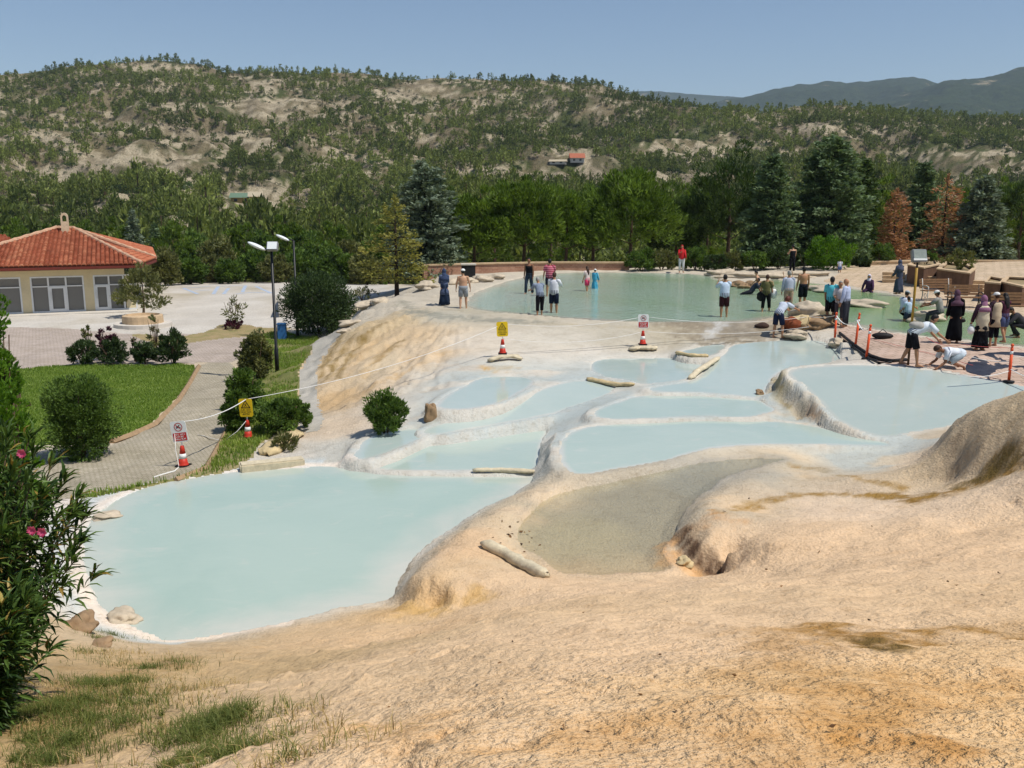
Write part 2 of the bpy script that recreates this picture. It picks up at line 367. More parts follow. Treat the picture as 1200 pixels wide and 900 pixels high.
def ground(x, y, want=False, fine=True):
    """height of the built ground; also the signed distances to each pool"""
    x = np.asarray(x, float); y = np.asarray(y, float)
    h = rbf(x, y)
    if fine:
        near = sstep(75, 60, y)
        terr = 1 - .75 * sstep(17, 20, y) * sstep(-3, -1, x) * sstep(36, 33, y) * sstep(14, 11, x)
        h = h + near * terr * ((fbm(x * .9, y * .9, 3, 3) - .5) * .14 + (fbm(x * 4, y * 4, 3, 5) - .5) * .04)
        # drip flutes on steep banks come from stretched noise
    SD = {}
    for p in sorted(POOLS, key=lambda q: q['z']):
        a, b, c = p['pl']; x0, x1, y0, y1 = p['bb']; m = (x > x0 - 1) & (x < x1 + 1) & (y > y0 - 1) & (y < y1 + 1)
        sd = np.full(x.shape, 9.0)
        if m.any():
            xx, yy = x[m], y[m]
            amp = .14 if p['k'] != 'upper' else .25
            s = sdist(xx, yy, p['w']) + (fbm(xx * 1.7, yy * 1.7, 4, 9) - .5) * amp - p.get('grow', .03 if p['k'] in ('right_mid', 'mid_upper') else .09 if 0 < p['milk'] and p['k'] not in ('upper', 'main') else 0)
            lv = a + b * xx + c * yy
            hm = h[m]
            dep = .10 if p['k'] in ('shallow',) else .30
            ins = lv - np.minimum(dep, np.maximum(0, -s) * .33 + .012)
            rimh = (.004 + .03 * fbm(xx * 2.5, yy * 2.5, 2, 21)) * (0.4 if p['k'] in ('upper', 'shallow') else 1 if p['k'] == 'main' else .4)
            rim = lv + rimh * np.exp(-((s - .10) / .08) ** 2) + .004
            hm = np.where(s < 0, ins + (rim - ins) * np.exp(-(s / .03) ** 2) * (s > -.03) * 0, hm)
            t = sstep(.36, .17, s)
            lift = np.maximum(hm, rim)
            hm = np.where(s >= 0, hm + (lift - hm) * t, hm)
            h = h.copy(); h[m] = hm; sd[m] = s
        SD[p['k']] = sd
    return (h, SD) if want else h
def hit(px, py, d0=2.0, d1=100.0):
    """where the sight line through a photo point meets the built ground"""
    r = ray(px, py); r = r / r[1]
    t = np.geomspace(d0, d1, 900)
    z = CAMZ + r[2] * t; h = ground(r[0] * t, t)
    lv = h.copy()
    for p in POOLS:
        a, b, c = p['pl']; m = sdist(r[0] * t, t, p['w']) < 0
        lv = np.where(m, np.maximum(lv, a + b * r[0] * t + c * t), lv)
    k = np.argmax(z <= lv)
    if z[k] > lv[k]: k = len(t) - 1
    return Vector((r[0] * t[k], t[k], lv[k]))
# ------------------------------------------------------------------ ground grid
NU, U0, U1 = 780, -0.80, 0.80
ys = [0.6]
while ys[-1] < 96: ys.append(ys[-1] + max(0.02, ys[-1] * 0.0058))
YS = np.array(ys); US = np.linspace(U0, U1, NU); NY = len(YS)
GX = US[None, :] * (YS[:, None] + 2.0); GY = np.repeat(YS[:, None], NU, 1)
GZ, SDS = ground(GX, GY, True)
# small drip flutes and lobes on the banks of the travertine
SL = np.hypot(np.gradient(GZ, axis=0) / np.gradient(GY, axis=0), np.gradient(GZ, axis=1) / np.gradient(GX, axis=1))
SDM = np.min(np.stack([SDS[p['k']] for p in POOLS]), 0)
steep = sstep(.30, .9, SL) * (GY < 45) * (GX > -9.5) * sstep(.28, .7, SDM) * (1 - .6 * sstep(6.5, 7.2, GX) * (GY < 19))
wallm = sstep(.35, .8, SL) * sstep(.10, .22, SDM) * sstep(.75, .45, SDM) * (GX > 6.5) * (GX < 12.5) * (GY > 19.5) * (GY < 28)
GZ = GZ + wallm * ((fbm((GX * .75 + GY * .66) * 4.2, (GX - GY) * .6, 3, 47) - .62) * .55)
GZ = GZ + steep * ((fbm(GX * 5.5, GY * 5.5, 4, 31) - .5) * .22 - np.abs(fbm(GX * 3.2 + GY * 1.5, GY * 3.2 - GX * 1.5, 3, 37) - .5) * .28)
th_ = np.arctan2(GY - 38, GX + 2.0); rr_ = np.hypot(GY - 38, GX + 2.0)
bank = sstep(.08, .24, SL) * (GX > -10) * (GX < -1.5) * (GY > 26) * (GY < 47) * sstep(.3, .9, SDM)
GZ = GZ + bank * ((fbm(th_ * 13, rr_ * .5, 4, 43) - .5) * .50 + (fbm(th_ * 40, rr_ * .8, 3, 45) - .5) * .16)
mound = sstep(16, 11, GY) * sstep(-6, -2.5, GX) * sstep(.25, .8, SDM)
GZ = GZ + mound * ((fbm(GX * 2.2, GY * 2.2, 4, 33) - .5) * .09)
idx = np.arange(NY * NU).reshape(NY, NU)
QUADS = np.stack([idx[:-1, :-1], idx[:-1, 1:], idx[1:, 1:], idx[1:, :-1]], -1)
MX = (GX[:-1, :-1] + GX[1:, 1:]) / 2; MY = (GY[:-1, :-1] + GY[1:, 1:]) / 2
def pxpoly(pts): return np.array([tuple(hit(*q))[:2] for q in pts])
Z_LAWN = [(30,433),(60,429),(140,428),(226,428),(231,434),(205,470),(178,498),(150,511),(128,519),(60,522),(-60,530),(-120,480),(-60,440)]
Z_PATH = [(233,424),(279,424),(277,468),(262,512),(240,550),(205,562),(150,570),(60,590),(-60,592),(-90,540),(60,530),(110,527),(135,521),(152,513),(181,500),(209,471)]
Z_STRIP = [(262,514),(279,470),(283,425),(300,395),(330,388),(362,397),(376,393),(366,408),(356,425),(348,448),(352,482),(345,500),(318,512),(285,545),(262,554),(236,558),(200,566),(150,576),(95,588),(84,580),(205,563),(240,551)]
Z_GRAVEL = [(376,394),(395,382),(428,359),(437,360),(402,388),(386,405),(374,425),(369,445),(374,474),(380,498),(366,508),(349,500),(353,482),(349,448),(357,425),(367,408)]
Z_FORE = [(-200,384),(60,383),(150,392),(225,392),(320,384),(346,386),(330,390),(300,397),(284,424),(232,424),(226,428),(60,429),(20,434),(-200,440)]
Z_LOT = [(-200,384),(-200,340),(192,334),(300,331.5),(452,330),(470,338),(440,350),(425,357),(395,379),(376,390),(350,386),(320,384),(225,392),(150,392),(60,383)]
Z_BED = [(150,391),(200,396),(245,389),(258,380),(290,380),(304,385),(345,383),(325,391),(285,395),(258,397),(200,404),(170,401)]
Z_PLAZA = [(1000,383),(1030,389),(1070,395),(1130,402),(1200,408.5),(1275,414),(1330,405),(1330,480),(1275,466),(1225,458),(1195,451),(1150,443),(1100,433.5),(1050,429),(1025,424),(1012,414),(1000,404),(985,397),(975,388),(985,382)]
Z_UPLAZA = [(960,331),(985,333),(1012,339.5),(1048,342.5),(1075,350.5),(1100,358.5),(1150,364.5),(1210,372.5),(1260,378),(1380,390),(1380,303),(1200,302),(1085,302),(1010,308),(985,322)]
ZONES = [('lawn', Z_LAWN), ('paved_path', Z_PATH), ('grass_verge', Z_STRIP), ('gravel_path', Z_GRAVEL), ('planting_bed', Z_BED), ('forecourt', Z_FORE), ('parking_lot', Z_LOT), ('lower_plaza', Z_PLAZA), ('upper_plaza', Z_UPLAZA)]
ZID = np.zeros(MX.shape, int)
ZPOLY = {}
for k, (nm, z) in enumerate(ZONES):
    W = chaikin(pxpoly(z), 1); ZPOLY[nm] = W
    m = (MX > W[:, 0].min()) & (MX < W[:, 0].max()) & (MY > W[:, 1].min()) & (MY < W[:, 1].max())
    s = sdist(MX[m], MY[m], W) + (fbm(MX[m] * 3, MY[m] * 3, 3, 41) - .5) * (.25 if nm in ('lawn', 'grass_verge', 'gravel_path') else .02)
    zz = ZID[m]; zz[(s < 0) & (zz == 0)] = k + 1; ZID[m] = zz

# ------------------------------------------------------------------ travertine colour (the stone's own stain map, plus shade painted under the lobe)
CC = [ # px, py, radius m, sRGB
 (600,830,2.5,(224,196,160)),(1000,830,2.5,(222,190,146)),(350,830,2.5,(216,190,156)),(150,800,2.5,(196,170,130)),(60,870,2,(180,155,112)),(800,760,2.5,(226,198,164)),(1150,830,2.5,(224,190,142)),
 (500,740,1.5,(216,186,148)),(700,690,1.5,(222,194,160)),(480,680,.8,(208,176,130)),(530,640,.8,(214,184,148)),(590,600,.8,(216,192,160)),(640,575,.8,(218,196,165)),(900,640,1.5,(226,196,160)),(1000,600,1.5,(226,202,174)),(850,590,.8,(224,196,160)),(1150,640,1.5,(226,196,160)),
 (950,553,.8,(212,184,146)),(1000,530,1.0,(214,194,166)),(900,528,1.0,(216,196,166)),(1080,530,1.0,(214,192,164)),(750,600,2.2,(186,174,152)),(680,620,1.5,(200,186,156)),(830,560,1.2,(178,170,154)),(900,536,1.0,(186,176,156)),(1000,532,1.0,(200,188,166)),
 (1150,500,1.0,(206,182,148)),(1180,480,1.0,(210,186,150)),(1110,500,.7,(196,172,138)),
 (930,470,1.2,(178,154,112)),(970,490,1.0,(172,146,104)),(915,455,.8,(184,164,122)),(950,478,.8,(168,144,102)),
 (650,530,.7,(196,180,160)),(660,510,.7,(214,204,188)),
 (600,500,2.2,(194,195,188)),(720,470,2.2,(196,195,186)),(500,480,2,(204,196,182)),(430,520,1.8,(192,190,180)),(400,500,1.5,(210,190,164)),(800,450,2,(194,195,188)),(540,430,2,(202,194,180)),(950,440,2,(194,193,184)),(660,480,1.2,(198,196,186)),(480,510,1.2,(190,192,186)),
 (650,400,2.5,(204,196,180)),(560,400,2,(212,200,182)),(720,395,2,(188,180,162)),(800,395,2,(184,174,152)),(860,390,2,(172,160,138)),(900,385,2,(170,156,134)),(620,420,2,(216,206,190)),(700,415,2,(208,200,186)),
 (450,380,2.2,(200,178,142)),(420,410,2.2,(202,178,142)),(400,440,2.2,(204,180,146)),(470,400,2.2,(204,180,146)),(380,470,1.4,(196,166,124)),(440,430,2,(208,190,160)),(500,420,2,(206,184,154)),
 (460,360,2.5,(194,184,166)),(500,345,3,(190,180,162)),(520,370,2,(178,172,156)),(560,365,2,(176,168,148)),(600,375,2,(190,180,160)),(540,335,4,(196,186,168)),
 (960,395,2,(206,196,180)),(1000,430,1.5,(214,204,190)),(930,380,1.5,(180,164,140)),
 (100,690,1.2,(224,210,196)),(120,610,1.2,(224,212,200)),(250,556,1.2,(218,212,204)),(350,548,1.0,(222,210,194)),
 (60,740,1.2,(196,176,146)),(20,800,2,(150,130,96)),
]
CCW = np.array([tuple(hit(a, b))[:2] for a, b, _, _ in CC]); CCR = np.array([c[2] for c in CC]); CCC = np.array([S(*c[3], k=.90) for c in CC])
vx, vy = GX.ravel(), GY.ravel()
wx = vx + (fbm(vx * .8, vy * .8, 3, 51) - .5) * 1.6; wy = vy + (fbm(vx * .8, vy * .8, 3, 57) - .5) * 1.6
num = np.zeros((len(vx), 3)); den = np.zeros(len(vx))
for (cx, cy), r, c in zip(CCW, CCR, CCC):
    w = 1.0 / (((wx - cx) ** 2 + (wy - cy) ** 2) / (r * r) + .08) ** 2
    num += w[:, None] * c; den += w
TINT = num / den[:, None]
def blend(mask, rgb, k=.90):
    global TINT
    TINT = TINT * (1 - mask[:, None]) + np.array(S(*rgb, k=k)) * mask[:, None]
# chalk-white rims round the milky pools, grey crust a little farther out
nz = fbm(vx * 3.1, vy * 3.1, 4, 61); awayP9 = .12 + .88 * sstep(.2, 1.6, SDS['shallow'].ravel())
for p in POOLS:
    s = SDS[p['k']].ravel()
    if p['milk'] > .5 and p['k'] != 'upper':
        blend(np.clip(sstep(.9, .25, s) * (.25 + .9 * nz) * awayP9, 0, 1) * .55, (186, 185, 176))
        blend(np.clip(sstep(.42, .10, s) * (.25 + .9 * nz) * awayP9, 0, 1) * .75, (214, 208, 196))
blend(np.clip((sstep(.95, .3, SDS['main'].ravel()) * (vx < -4.2)), 0, 1) * .8, (196, 206, 208))
blend(np.clip((np.exp(-((SDS['main'].ravel() - .12) / .16) ** 2) * (vx < -3)), 0, 1) * .9, (236, 222, 206))
NS1 = fbm(vx * 4, vy * 4, 5, 71); NS2 = fbm(vx * 13, vy * 9, 4, 73)
def streak(pts, w, rgb, amt):
    """a stain along a drainage line, or painted shade, on the stone"""
    P = [tuple(hit(*q))[:2] for q in pts]; d = np.full(len(vx), 9.0); m = (vy < 40)
    for (ax, ay), (bx, by) in zip(P[:-1], P[1:]):
        ex, ey = bx - ax, by - ay; L = ex * ex + ey * ey + 1e-9
        t = np.clip(((vx - ax) * ex + (vy - ay) * ey) / L, 0, 1); d = np.minimum(d, np.hypot(vx - ax - t * ex, vy - ay - t * ey))
    blend(np.clip(sstep(w * 1.15, w * .1, d + (NS1 - .5) * w * 2.4) * amt * np.clip(.05 + 1.7 * NS2, 0, 1.1), 0, 1), rgb)
streak([(1230,525),(1190,545),(1150,560),(1115,576),(1080,585),(1040,580)], .42, (140,106,40), .95)
streak([(1190,540),(1150,558),(1120,572)], .25, (104,86,36), .8)
streak([(1090,582),(1030,582),(980,578),(930,580),(890,590),(850,600)], .20, (160,124,56), .85)
streak([(1060,572),(1000,560),(960,549),(930,548)], .14, (158,124,60), .8)
streak([(850,605),(830,615),(812,625)], .35, (200,150,96), .6)
streak([(960,735),(1010,750),(1040,758),(1080,752),(1110,735),(1160,742),(1230,745)], .26, (164,124,58), .85)
streak([(1015,752),(1045,762),(1065,758)], .18, (116,94,44), .9)
streak([(900,745),(940,800),(980,830)], .4, (190,150,96), .6)
streak([(1000,860),(1090,868),(1110,872)], .14, (190,138,70), .7)
streak([(700,860),(800,850),(900,862),(1000,850),(1150,800)], .35, (200,154,92), .5)
streak([(420,850),(480,845),(520,860)], .3, (206,160,98), .45)
streak([(560,700),(520,712),(480,716)], .3, (196,158,88), .6)
for a in [[(402,392),(388,415),(376,440)],[(412,396),(396,420),(384,446)],[(425,398),(405,425),(396,445)],[(470,400),(448,415),(440,425)],[(452,380),(425,398)]]:
    streak(a, .22, (136,112,58), .75)
for a in [[(470,440),(430,460)],[(500,425),(460,445)],[(440,400),(410,430)],[(455,405),(430,440)],[(520,412),(480,420)]]:
    streak(a, .3, (198,166,120), .5)
streak([(480,366),(520,372),(580,376),(640,378)], .5, (136,136,124), .7)
streak([(470,352),(480,362),(510,368)], .35, (140,138,122), .6)
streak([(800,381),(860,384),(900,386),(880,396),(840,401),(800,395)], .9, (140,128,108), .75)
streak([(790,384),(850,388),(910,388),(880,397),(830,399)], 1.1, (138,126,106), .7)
streak([(480,366),(520,371),(600,376)], .6, (150,148,134), .6)
streak([(640,379),(720,384),(790,386)], .35, (176,164,138), .6)
streak([(830,395),(842,384),(846,378)], .3, (206,206,202), .7)
for a in [[(436,528),(480,512),(520,506),(560,502)],[(560,503),(600,498),(640,488),(690,470)],[(425,536),(440,520),(470,503)]]: streak(a, .45, (192, 198, 194), .7)
streak([(570,432),(590,433),(600,432)], .35, (206,168,104), .8)
streak([(905,445),(912,460),(925,478)], .2, (150,128,66), .7)
streak([(950,480),(955,490)], .15, (176,124,70), .6)
streak([(1118,515),(1112,545),(1120,560)], .25, (140,120,98), .6)
streak([(1150,500),(1140,540),(1130,560)], .3, (168,146,118), .4)
streak([(800,630),(815,650),(830,662),(850,662)], .22, (96,72,52), .9)  # shade of the lobe's overhanging face, painted into the stone colour
streak([(778,640),(786,658),(808,672)], .2, (222,176,122), .8)
streak([(466,700),(470,680),(478,660)], .12, (130,112,82), .5)
streak([(30,842),(120,800),(190,780)], .5, (150,120,66), .5)
TINT = np.clip(TINT * (0.90 + .20 * fbm(vx * 1.3, vy * 1.3, 5, 81))[:, None] * (np.array([1.0, 1.0, 1.0]) + sstep(16, 12, vy)[:, None] * np.array([.10, .055, .0])), 0, 1)
RIP = np.clip(sstep(8.5, 3.2, vy) * sstep(-2.0, 0.3, vx), 0, 1)
WET = np.clip(sstep(.25, .05, SDS['shallow'].ravel()) + .7 * sstep(.8, .1, SDS['low_mid'].ravel()) * (vx < 0) + .6 * sstep(.6, .1, SDS['left_upper'].ravel()) + .8 * sstep(1.2, .1, np.hypot(vx - 8.2, (vy - 34)) - .6), 0, 1)

TERR = sstep(16.5, 18.5, vy) * sstep(31, 27, vy) * sstep(-3.6, -1.5, vx) * sstep(12.5, 10, vx) * sstep(.8, .3, SL.ravel()) * sstep(.3, 1.4, SDS['shallow'].ravel()) * (vx + (vy - 18) * .35 < 9.5)
FILM = np.clip(TERR * sstep(.36, .56, fbm(vx * .9, vy * 1.3, 4, 91)), 0, 1)
blend(FILM * .62, (186, 198, 195))
WET = np.clip(WET + FILM * .9, 0, 1)
SMO = sstep(16.5, 20, vy) * sstep(-4.5, -2, vx) * sstep(.9, .3, SL.ravel())
def zone_mesh(name, mask, mat, lift=0.0, attrs=True):
    Q = QUADS[mask]
    used, inv = np.unique(Q.ravel(), return_inverse=True)
    V = np.stack([GX.ravel()[used], GY.ravel()[used], GZ.ravel()[used] + lift], -1)
    at = {'tint': TINT[used], 'rip': RIP[used], 'wet': WET[used], 'smo': SMO[used]} if attrs else None
    return link(name, arrmesh(name, V, inv.reshape(-1, 4), [mat], True, at))
def m_travertine():
    t = NT('travertine_stone'); v = t.coord(1.0)
    c = t.attr('tint')
    n1 = t.noise(v, 1.6, 6, .65, .6); n2 = t.noise(v, 9, 6, .68, .4); n3 = t.noise(v, 55, 4, .6)
    c = t.mix(1.0, c, t.ramp(n1, [(.28, (.87, .84, .80)), (.5, (1, 1, 1)), (.74, (1.07, 1.04, 1.0))]), 'MULTIPLY')
    c = t.mix(1.0, c, t.ramp(n2, [(.30, (.82, .77, .70)), (.46, (1, 1, 1)), (.72, (1.06, 1.05, 1.04))]), 'MULTIPLY')
    c = t.mix(.55, c, t.ramp(n3, [(.28, (.76, .70, .60)), (.44, (1, 1, 1)), (.8, (1.05, 1.04, 1.03))]), 'MULTIPLY')
    # scattered dark specks
    vo = t.n('ShaderNodeTexVoronoi', feature='F1'); t.l(v, vo.inputs['Vector']); vo.inputs['Scale'].default_value = 7.0
    sp = t.ramp(vo.outputs['Distance'], [(.0, 1.0), (.05, 0.7), (.09, 0.0)])
    spm = t.math('MULTIPLY', sp, t.ramp(t.noise(v, 2.3, 3), [(.52, 0.0), (.62, 1.0)]))
    c = t.mix(t.math('MULTIPLY', spm, .55), c, (.10, .075, .05))
    # micro-terracettes: wavy little dams across the slope
    wv = t.n('ShaderNodeTexWave', wave_type='BANDS', bands_direction='Y', wave_profile='SAW')
    t.l(t.coord((1.0, 1.0, 1.0)), wv.inputs['Vector']); wv.inputs['Scale'].default_value = 7.0; wv.inputs['Distortion'].default_value = 13.0
    wv.inputs['Detail'].default_value = 3.5; wv.inputs['Detail Scale'].default_value = 2.8; wv.inputs['Detail Roughness'].default_value = .6
    rip = t.math('MULTIPLY', wv.outputs['Fac'], t.attr('rip', 'Fac'))
    c = t.mix(t.math('MULTIPLY', t.ramp(wv.outputs['Fac'], [(.0, .9), (.35, .0), (.8, 0.0), (1.0, .35)]), t.attr('rip', 'Fac')), c, t.mix(1.0, c, (.88, .77, .60), 'MULTIPLY'))
    # crusty grain
    vg = t.n('ShaderNodeTexVoronoi', feature='SMOOTH_F1'); t.l(t.coord((1, .7, 1)), vg.inputs['Vector']); vg.inputs['Scale'].default_value = 26.0
    h = t.math('ADD', t.math('MULTIPLY', rip, .8), t.math('MULTIPLY', vg.outputs['Distance'], .5))
    h = t.math('ADD', h, t.math('MULTIPLY', n2, 1.3)); h = t.math('ADD', h, t.math('MULTIPLY', n3, .32))
    nr = t.bump(t.math('MULTIPLY', h, t.math('SUBTRACT', 1.0, t.math('MULTIPLY', t.attr('smo', 'Fac'), .65))), .8, .032)
    w = t.attr('wet', 'Fac')
    rg = t.math('SUBTRACT', .85, t.math('MULTIPLY', w, .55))
    return t.done(t.pbr(c, rg, nr, .3))
def m_water(name, deep, shore, tilt=.02, sw=(-.04, .12), na=.16):
    t = NT(name); v = t.coord(1.0)
    sd = t.attr('sd', 'Fac')
    n = t.noise(v, .55, 4, .6, .8)
    e = t.math('ADD', sd, t.math('MULTIPLY', t.math('SUBTRACT', n, .5), na))
    c = t.mix(t.ramp(e, [(sw[0], 0.0), (sw[1], 1.0)]), shore, deep)
    c = t.mix(t.ramp(t.noise(v, .32, 5, .62, .8), [(.38, 0.0), (.72, .75)]), c, tuple(a * q for a, q in zip(deep, (.84, .90, .90))))
    c = t.mix(t.ramp(t.noise(t.coord((1, 1.6, 1)), 1.3, 5, .65, 1.0), [(.58, 0.0), (.74, .45)]), c, shore)
    h = t.noise(t.coord((1.0, 2.2, 1.0)), 5.0, 3, .55, .3)
    nr = t.bump(h, .12, tilt)
    return t.done(t.pbr(c, .10, nr, .36, IOR=1.33))
def m_clear_water():
    t = NT('shallow_clear_water')
    h = t.noise(t.coord((1.4, 2.6, 1.0)), 9.0, 3, .55, .4)
    nr = t.bump(h, .25, .02)
    g = t.n('ShaderNodeBsdfGlossy'); g.inputs['Roughness'].default_value = .06; t.l(nr, g.inputs['Normal'])
    tr = t.n('ShaderNodeBsdfTransparent'); tr.inputs['Color'].default_value = (.93, .95, .92, 1)
    f = t.n('ShaderNodeFresnel'); f.inputs['IOR'].default_value = 1.33; t.l(nr, f.inputs['Normal'])
    mx = t.n('ShaderNodeMixShader'); t.l(f.outputs[0], mx.inputs[0]); t.l(tr.outputs[0], mx.inputs[1]); t.l(g.outputs[0], mx.inputs[2])
    return t.done(mx.outputs[0])
def m_two(name, c1, c2, scale=1.5, rough=.9, fine=40, bump=.3, c3=None):
    t = NT(name); v = t.coord(1.0)
    n = t.noise(v, scale, 6, .65, .4); n2 = t.noise(v, fine, 4, .6)
    c = t.ramp(n, [(.32, c1), (.68, c2)])
    if c3: c = t.mix(t.ramp(t.noise(v, scale * .35, 5, .6), [(.5, 0.0), (.66, 1.0)]), c, c3)
    c = t.mix(.6, c, t.ramp(n2, [(.3, (.72, .72, .70)), (.6, (1.1, 1.1, 1.1))]), 'MULTIPLY')
    return t.done(t.pbr(c, rough, t.bump(n2, bump, .02), .2))
def m_pavers(name, c1, c2, joint, scale, row=.5, w=.5):
    t = NT(name); v = t.coord(1.0)
    b = t.n('ShaderNodeTexBrick'); t.l(v, b.inputs['Vector']); b.inputs['Scale'].default_value = scale
    b.inputs['Color1'].default_value = (*c1, 1); b.inputs['Color2'].default_value = (*c2, 1); b.inputs['Mortar'].default_value = (*joint, 1)
    b.inputs['Mortar Size'].default_value = .03; b.inputs['Row Height'].default_value = row; b.inputs['Brick Width'].default_value = w; b.inputs['Bias'].default_value = 0.0
    n = t.noise(v, .9, 6, .65, .5)
    c = t.mix(.85, b.outputs['Color'], t.ramp(n, [(.3, (.80, .78, .72)), (.65, (1.12, 1.1, 1.08))]), 'MULTIPLY')
    nr = t.bump(b.outputs['Fac'], -.25, .01)
    return t.done(t.pbr(c, .85, nr, .25))
M_TRAV = m_travertine()
M_LAWN = m_two('lawn_soil', S(104, 126, 56, .85), S(132, 148, 72, .85), 1.2, .95, 60, .5)
M_VERGE = m_two('verge_soil', S(110, 116, 66, .8), S(150, 142, 92, .8), .8, .95, 60, .5, S(172, 156, 116, .85))
M_DIRT = m_two('dry_earth', S(172, 154, 122, .85), S(150, 130, 96, .85), .6, .95, 30, .5)
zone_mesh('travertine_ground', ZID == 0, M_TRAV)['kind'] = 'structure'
zmats = {
 'planting_bed': m_two('bed_earth', S(176, 152, 116, .85), S(140, 134, 86, .85), 1.5, .95, 30, .5),
 'lawn': M_LAWN,
 'paved_path': m_pavers('block_paving', S(182, 172, 154, .88), S(168, 158, 140, .88), S(128, 124, 96, .82), 4.5),
 'grass_verge': M_VERGE,
 'gravel_path': m_two('grey_gravel', S(176, 170, 158, .85), S(196, 190, 178, .85), 1.2, .95, 30, .6),
 'forecourt': m_pavers('forecourt_paving', S(188, 174, 164, .88), S(180, 166, 154, .88), S(152, 140, 128, .85), 3.0),
 'parking_lot': m_two('pale_concrete', S(194, 186, 174, .88), S(210, 203, 192, .88), .25, .9, 12, .2, S(176, 164, 140, .85)),
 'lower_plaza': m_pavers('pink_paving', S(204, 180, 164, .88), S(194, 168, 150, .88), S(168, 146, 130, .85), 1.6),
 'upper_plaza': m_pavers('cream_paving', S(208, 186, 160, .88), S(200, 178, 150, .88), S(176, 156, 130, .85), 1.0),
}
for k, (nm, z) in enumerate(ZONES): zone_mesh(nm, ZID == k + 1, zmats[nm], 0.004, False)['kind'] = 'structure'

# ------------------------------------------------------------------ water
MILK = [m_water('milky_water', S(187, 201, 190, .86), S(212, 208, 198, .88)), m_water('milky_water_pale', S(190, 202, 194, .86), S(212, 208, 198, .88)), m_water('milky_water_grey', S(184, 194, 186, .84), S(204, 200, 188, .86))]
def m_green():
    t = NT('green_pool_water'); v = t.coord(1.0); sd = t.attr('sd', 'Fac')
    gx = t.n('ShaderNodeSeparateXYZ'); t.l(v, gx.inputs[0])
    n = t.noise(v, .13, 4, .6, .6)
    f = t.math('ADD', t.math('MULTIPLY', gx.outputs['X'], .045), t.math('MULTIPLY', t.math('SUBTRACT', n, .5), 1.1))
    c = t.ramp(f, [(.0, S(168, 190, 178, .85)), (.35, S(158, 180, 154, .85)), (.75, S(132, 164, 108, .82))])
    e = t.math('ADD', sd, t.math('MULTIPLY', t.math('SUBTRACT', t.noise(v, .5, 4), .5), 1.2))
    c = t.mix(t.ramp(e, [(.05, 0.0), (.7, 1.0)]), S(184, 178, 160, .85), c)
    nr = t.bump(t.noise(t.coord((1.0, 2.0, 1.0)), 2.6, 4, .6, .5), .8, .08)
    return t.done(t.pbr(c, .08, nr, .5, IOR=1.33))
M_MAIN = m_water('big_pool_water', S(181, 199, 187, .85), S(206, 206, 194, .86), .02, (.12, .8), 1.0); M_GREEN = m_green(); M_CLEAR = m_clear_water()
for p in POOLS:
    sd = SDS[p['k']]
    lim = .30
    sv = np.minimum(np.minimum(sd[:-1, :-1], sd[1:, 1:]), np.minimum(sd[:-1, 1:], sd[1:, :-1]))
    lv = p['pl'][0] + p['pl'][1] * GX + p['pl'][2] * GY
    # keep only cells where the ground lies below the water level (or right at the shore)
    low = np.minimum(np.minimum((GZ - lv)[:-1, :-1], (GZ - lv)[1:, 1:]), np.minimum((GZ - lv)[:-1, 1:], (GZ - lv)[1:, :-1]))
    okc = (sd < 0) | (GZ > lv - .004); m = (sv < .06) & (low < .004) & okc[:-1, :-1] & okc[1:, 1:] & okc[:-1, 1:] & okc[1:, :-1]
    Q = QUADS[m]; used, inv = np.unique(Q.ravel(), return_inverse=True)
    x = GX.ravel()[used]; y = GY.ravel()[used]
    V = np.stack([x, y, p['pl'][0] + p['pl'][1] * x + p['pl'][2] * y], -1)
    mat = M_MAIN if p['k'] == 'main' else M_CLEAR if p['k'] == 'shallow' else M_GREEN if p['k'] == 'upper' else MILK[0] if p['milk'] >= 1 else MILK[1] if p['milk'] > .7 else MILK[2]
    o = link('water', arrmesh('water', V, inv.reshape(-1, 4), [mat], True, {'sd': np.clip(-sd.ravel()[used], 0, 3)}))
    o['kind'] = 'structure'
# ================================================================== HILLS
def prof(pts):
    a = np.array(pts, float); return lambda u: np.interp(u, (a[:, 0] - CX) / FPX, a[:, 1])
RIDGE = prof([(-500,110),(-200,98),(0,88),(60,82),(110,70),(150,68),(200,68),(250,74),(290,82),(340,82),(400,82),(430,84),(480,90),(520,91),(600,90),(650,92),(700,96),(740,107),(780,119),(820,126),(880,128),(915,121),(960,119),(1000,124),(1060,130),(1120,133),(1200,132),(1400,128),(1700,110)])
RD = lambda u: np.interp(u, [-.9, -.3, .05, .2, .9], [640, 700, 720, 620, 760])
def hill(u, d):
    """d is the ground distance; returns z"""
    rd = RD(u); t = np.clip((d - 118) / (rd - 118), 0, 1.0)
    s = t ** .80
    py = 352 + (RIDGE(u) + 5 - 352) * s
    v = (CY - py) / FPX
    ry = math.cos(TH) + v * math.sin(TH); rz = -math.sin(TH) + v * math.cos(TH)
    z = CAMZ + np.minimum(d, rd) * rz / ry
    x = u * d
    amp = sstep(118, 260, d) * sstep(rd + 60, rd - 130, d)
    z = z + amp * ((fbm(x / 95, d / 120, 4, 101) - .5) * 26 + (np.abs(fbm(x / 40, d / 60, 4, 103) - .5) * -34 + 5.2) + (fbm(x / 12, d / 12, 3, 107) - .5) * 5.0)
    over = np.maximum(0, d - rd); z = z - over * .35
    vz = 0.0 - 6.0 * sstep(86, 104, d) * sstep(190, 140, d)
    return np.where(d < 118, z * sstep(100, 118, d) + (1 - sstep(100, 118, d)) * (-2.0), z) + vz * sstep(118, 112, d) * 0
HU = np.linspace(-1.0, 1.0, 560); HD = np.geomspace(86, 980, 330)
UU, DD = np.meshgrid(HU, HD); HZs = hill(UU, DD); HXs = UU * DD
hid = np.arange(UU.size).reshape(UU.shape)
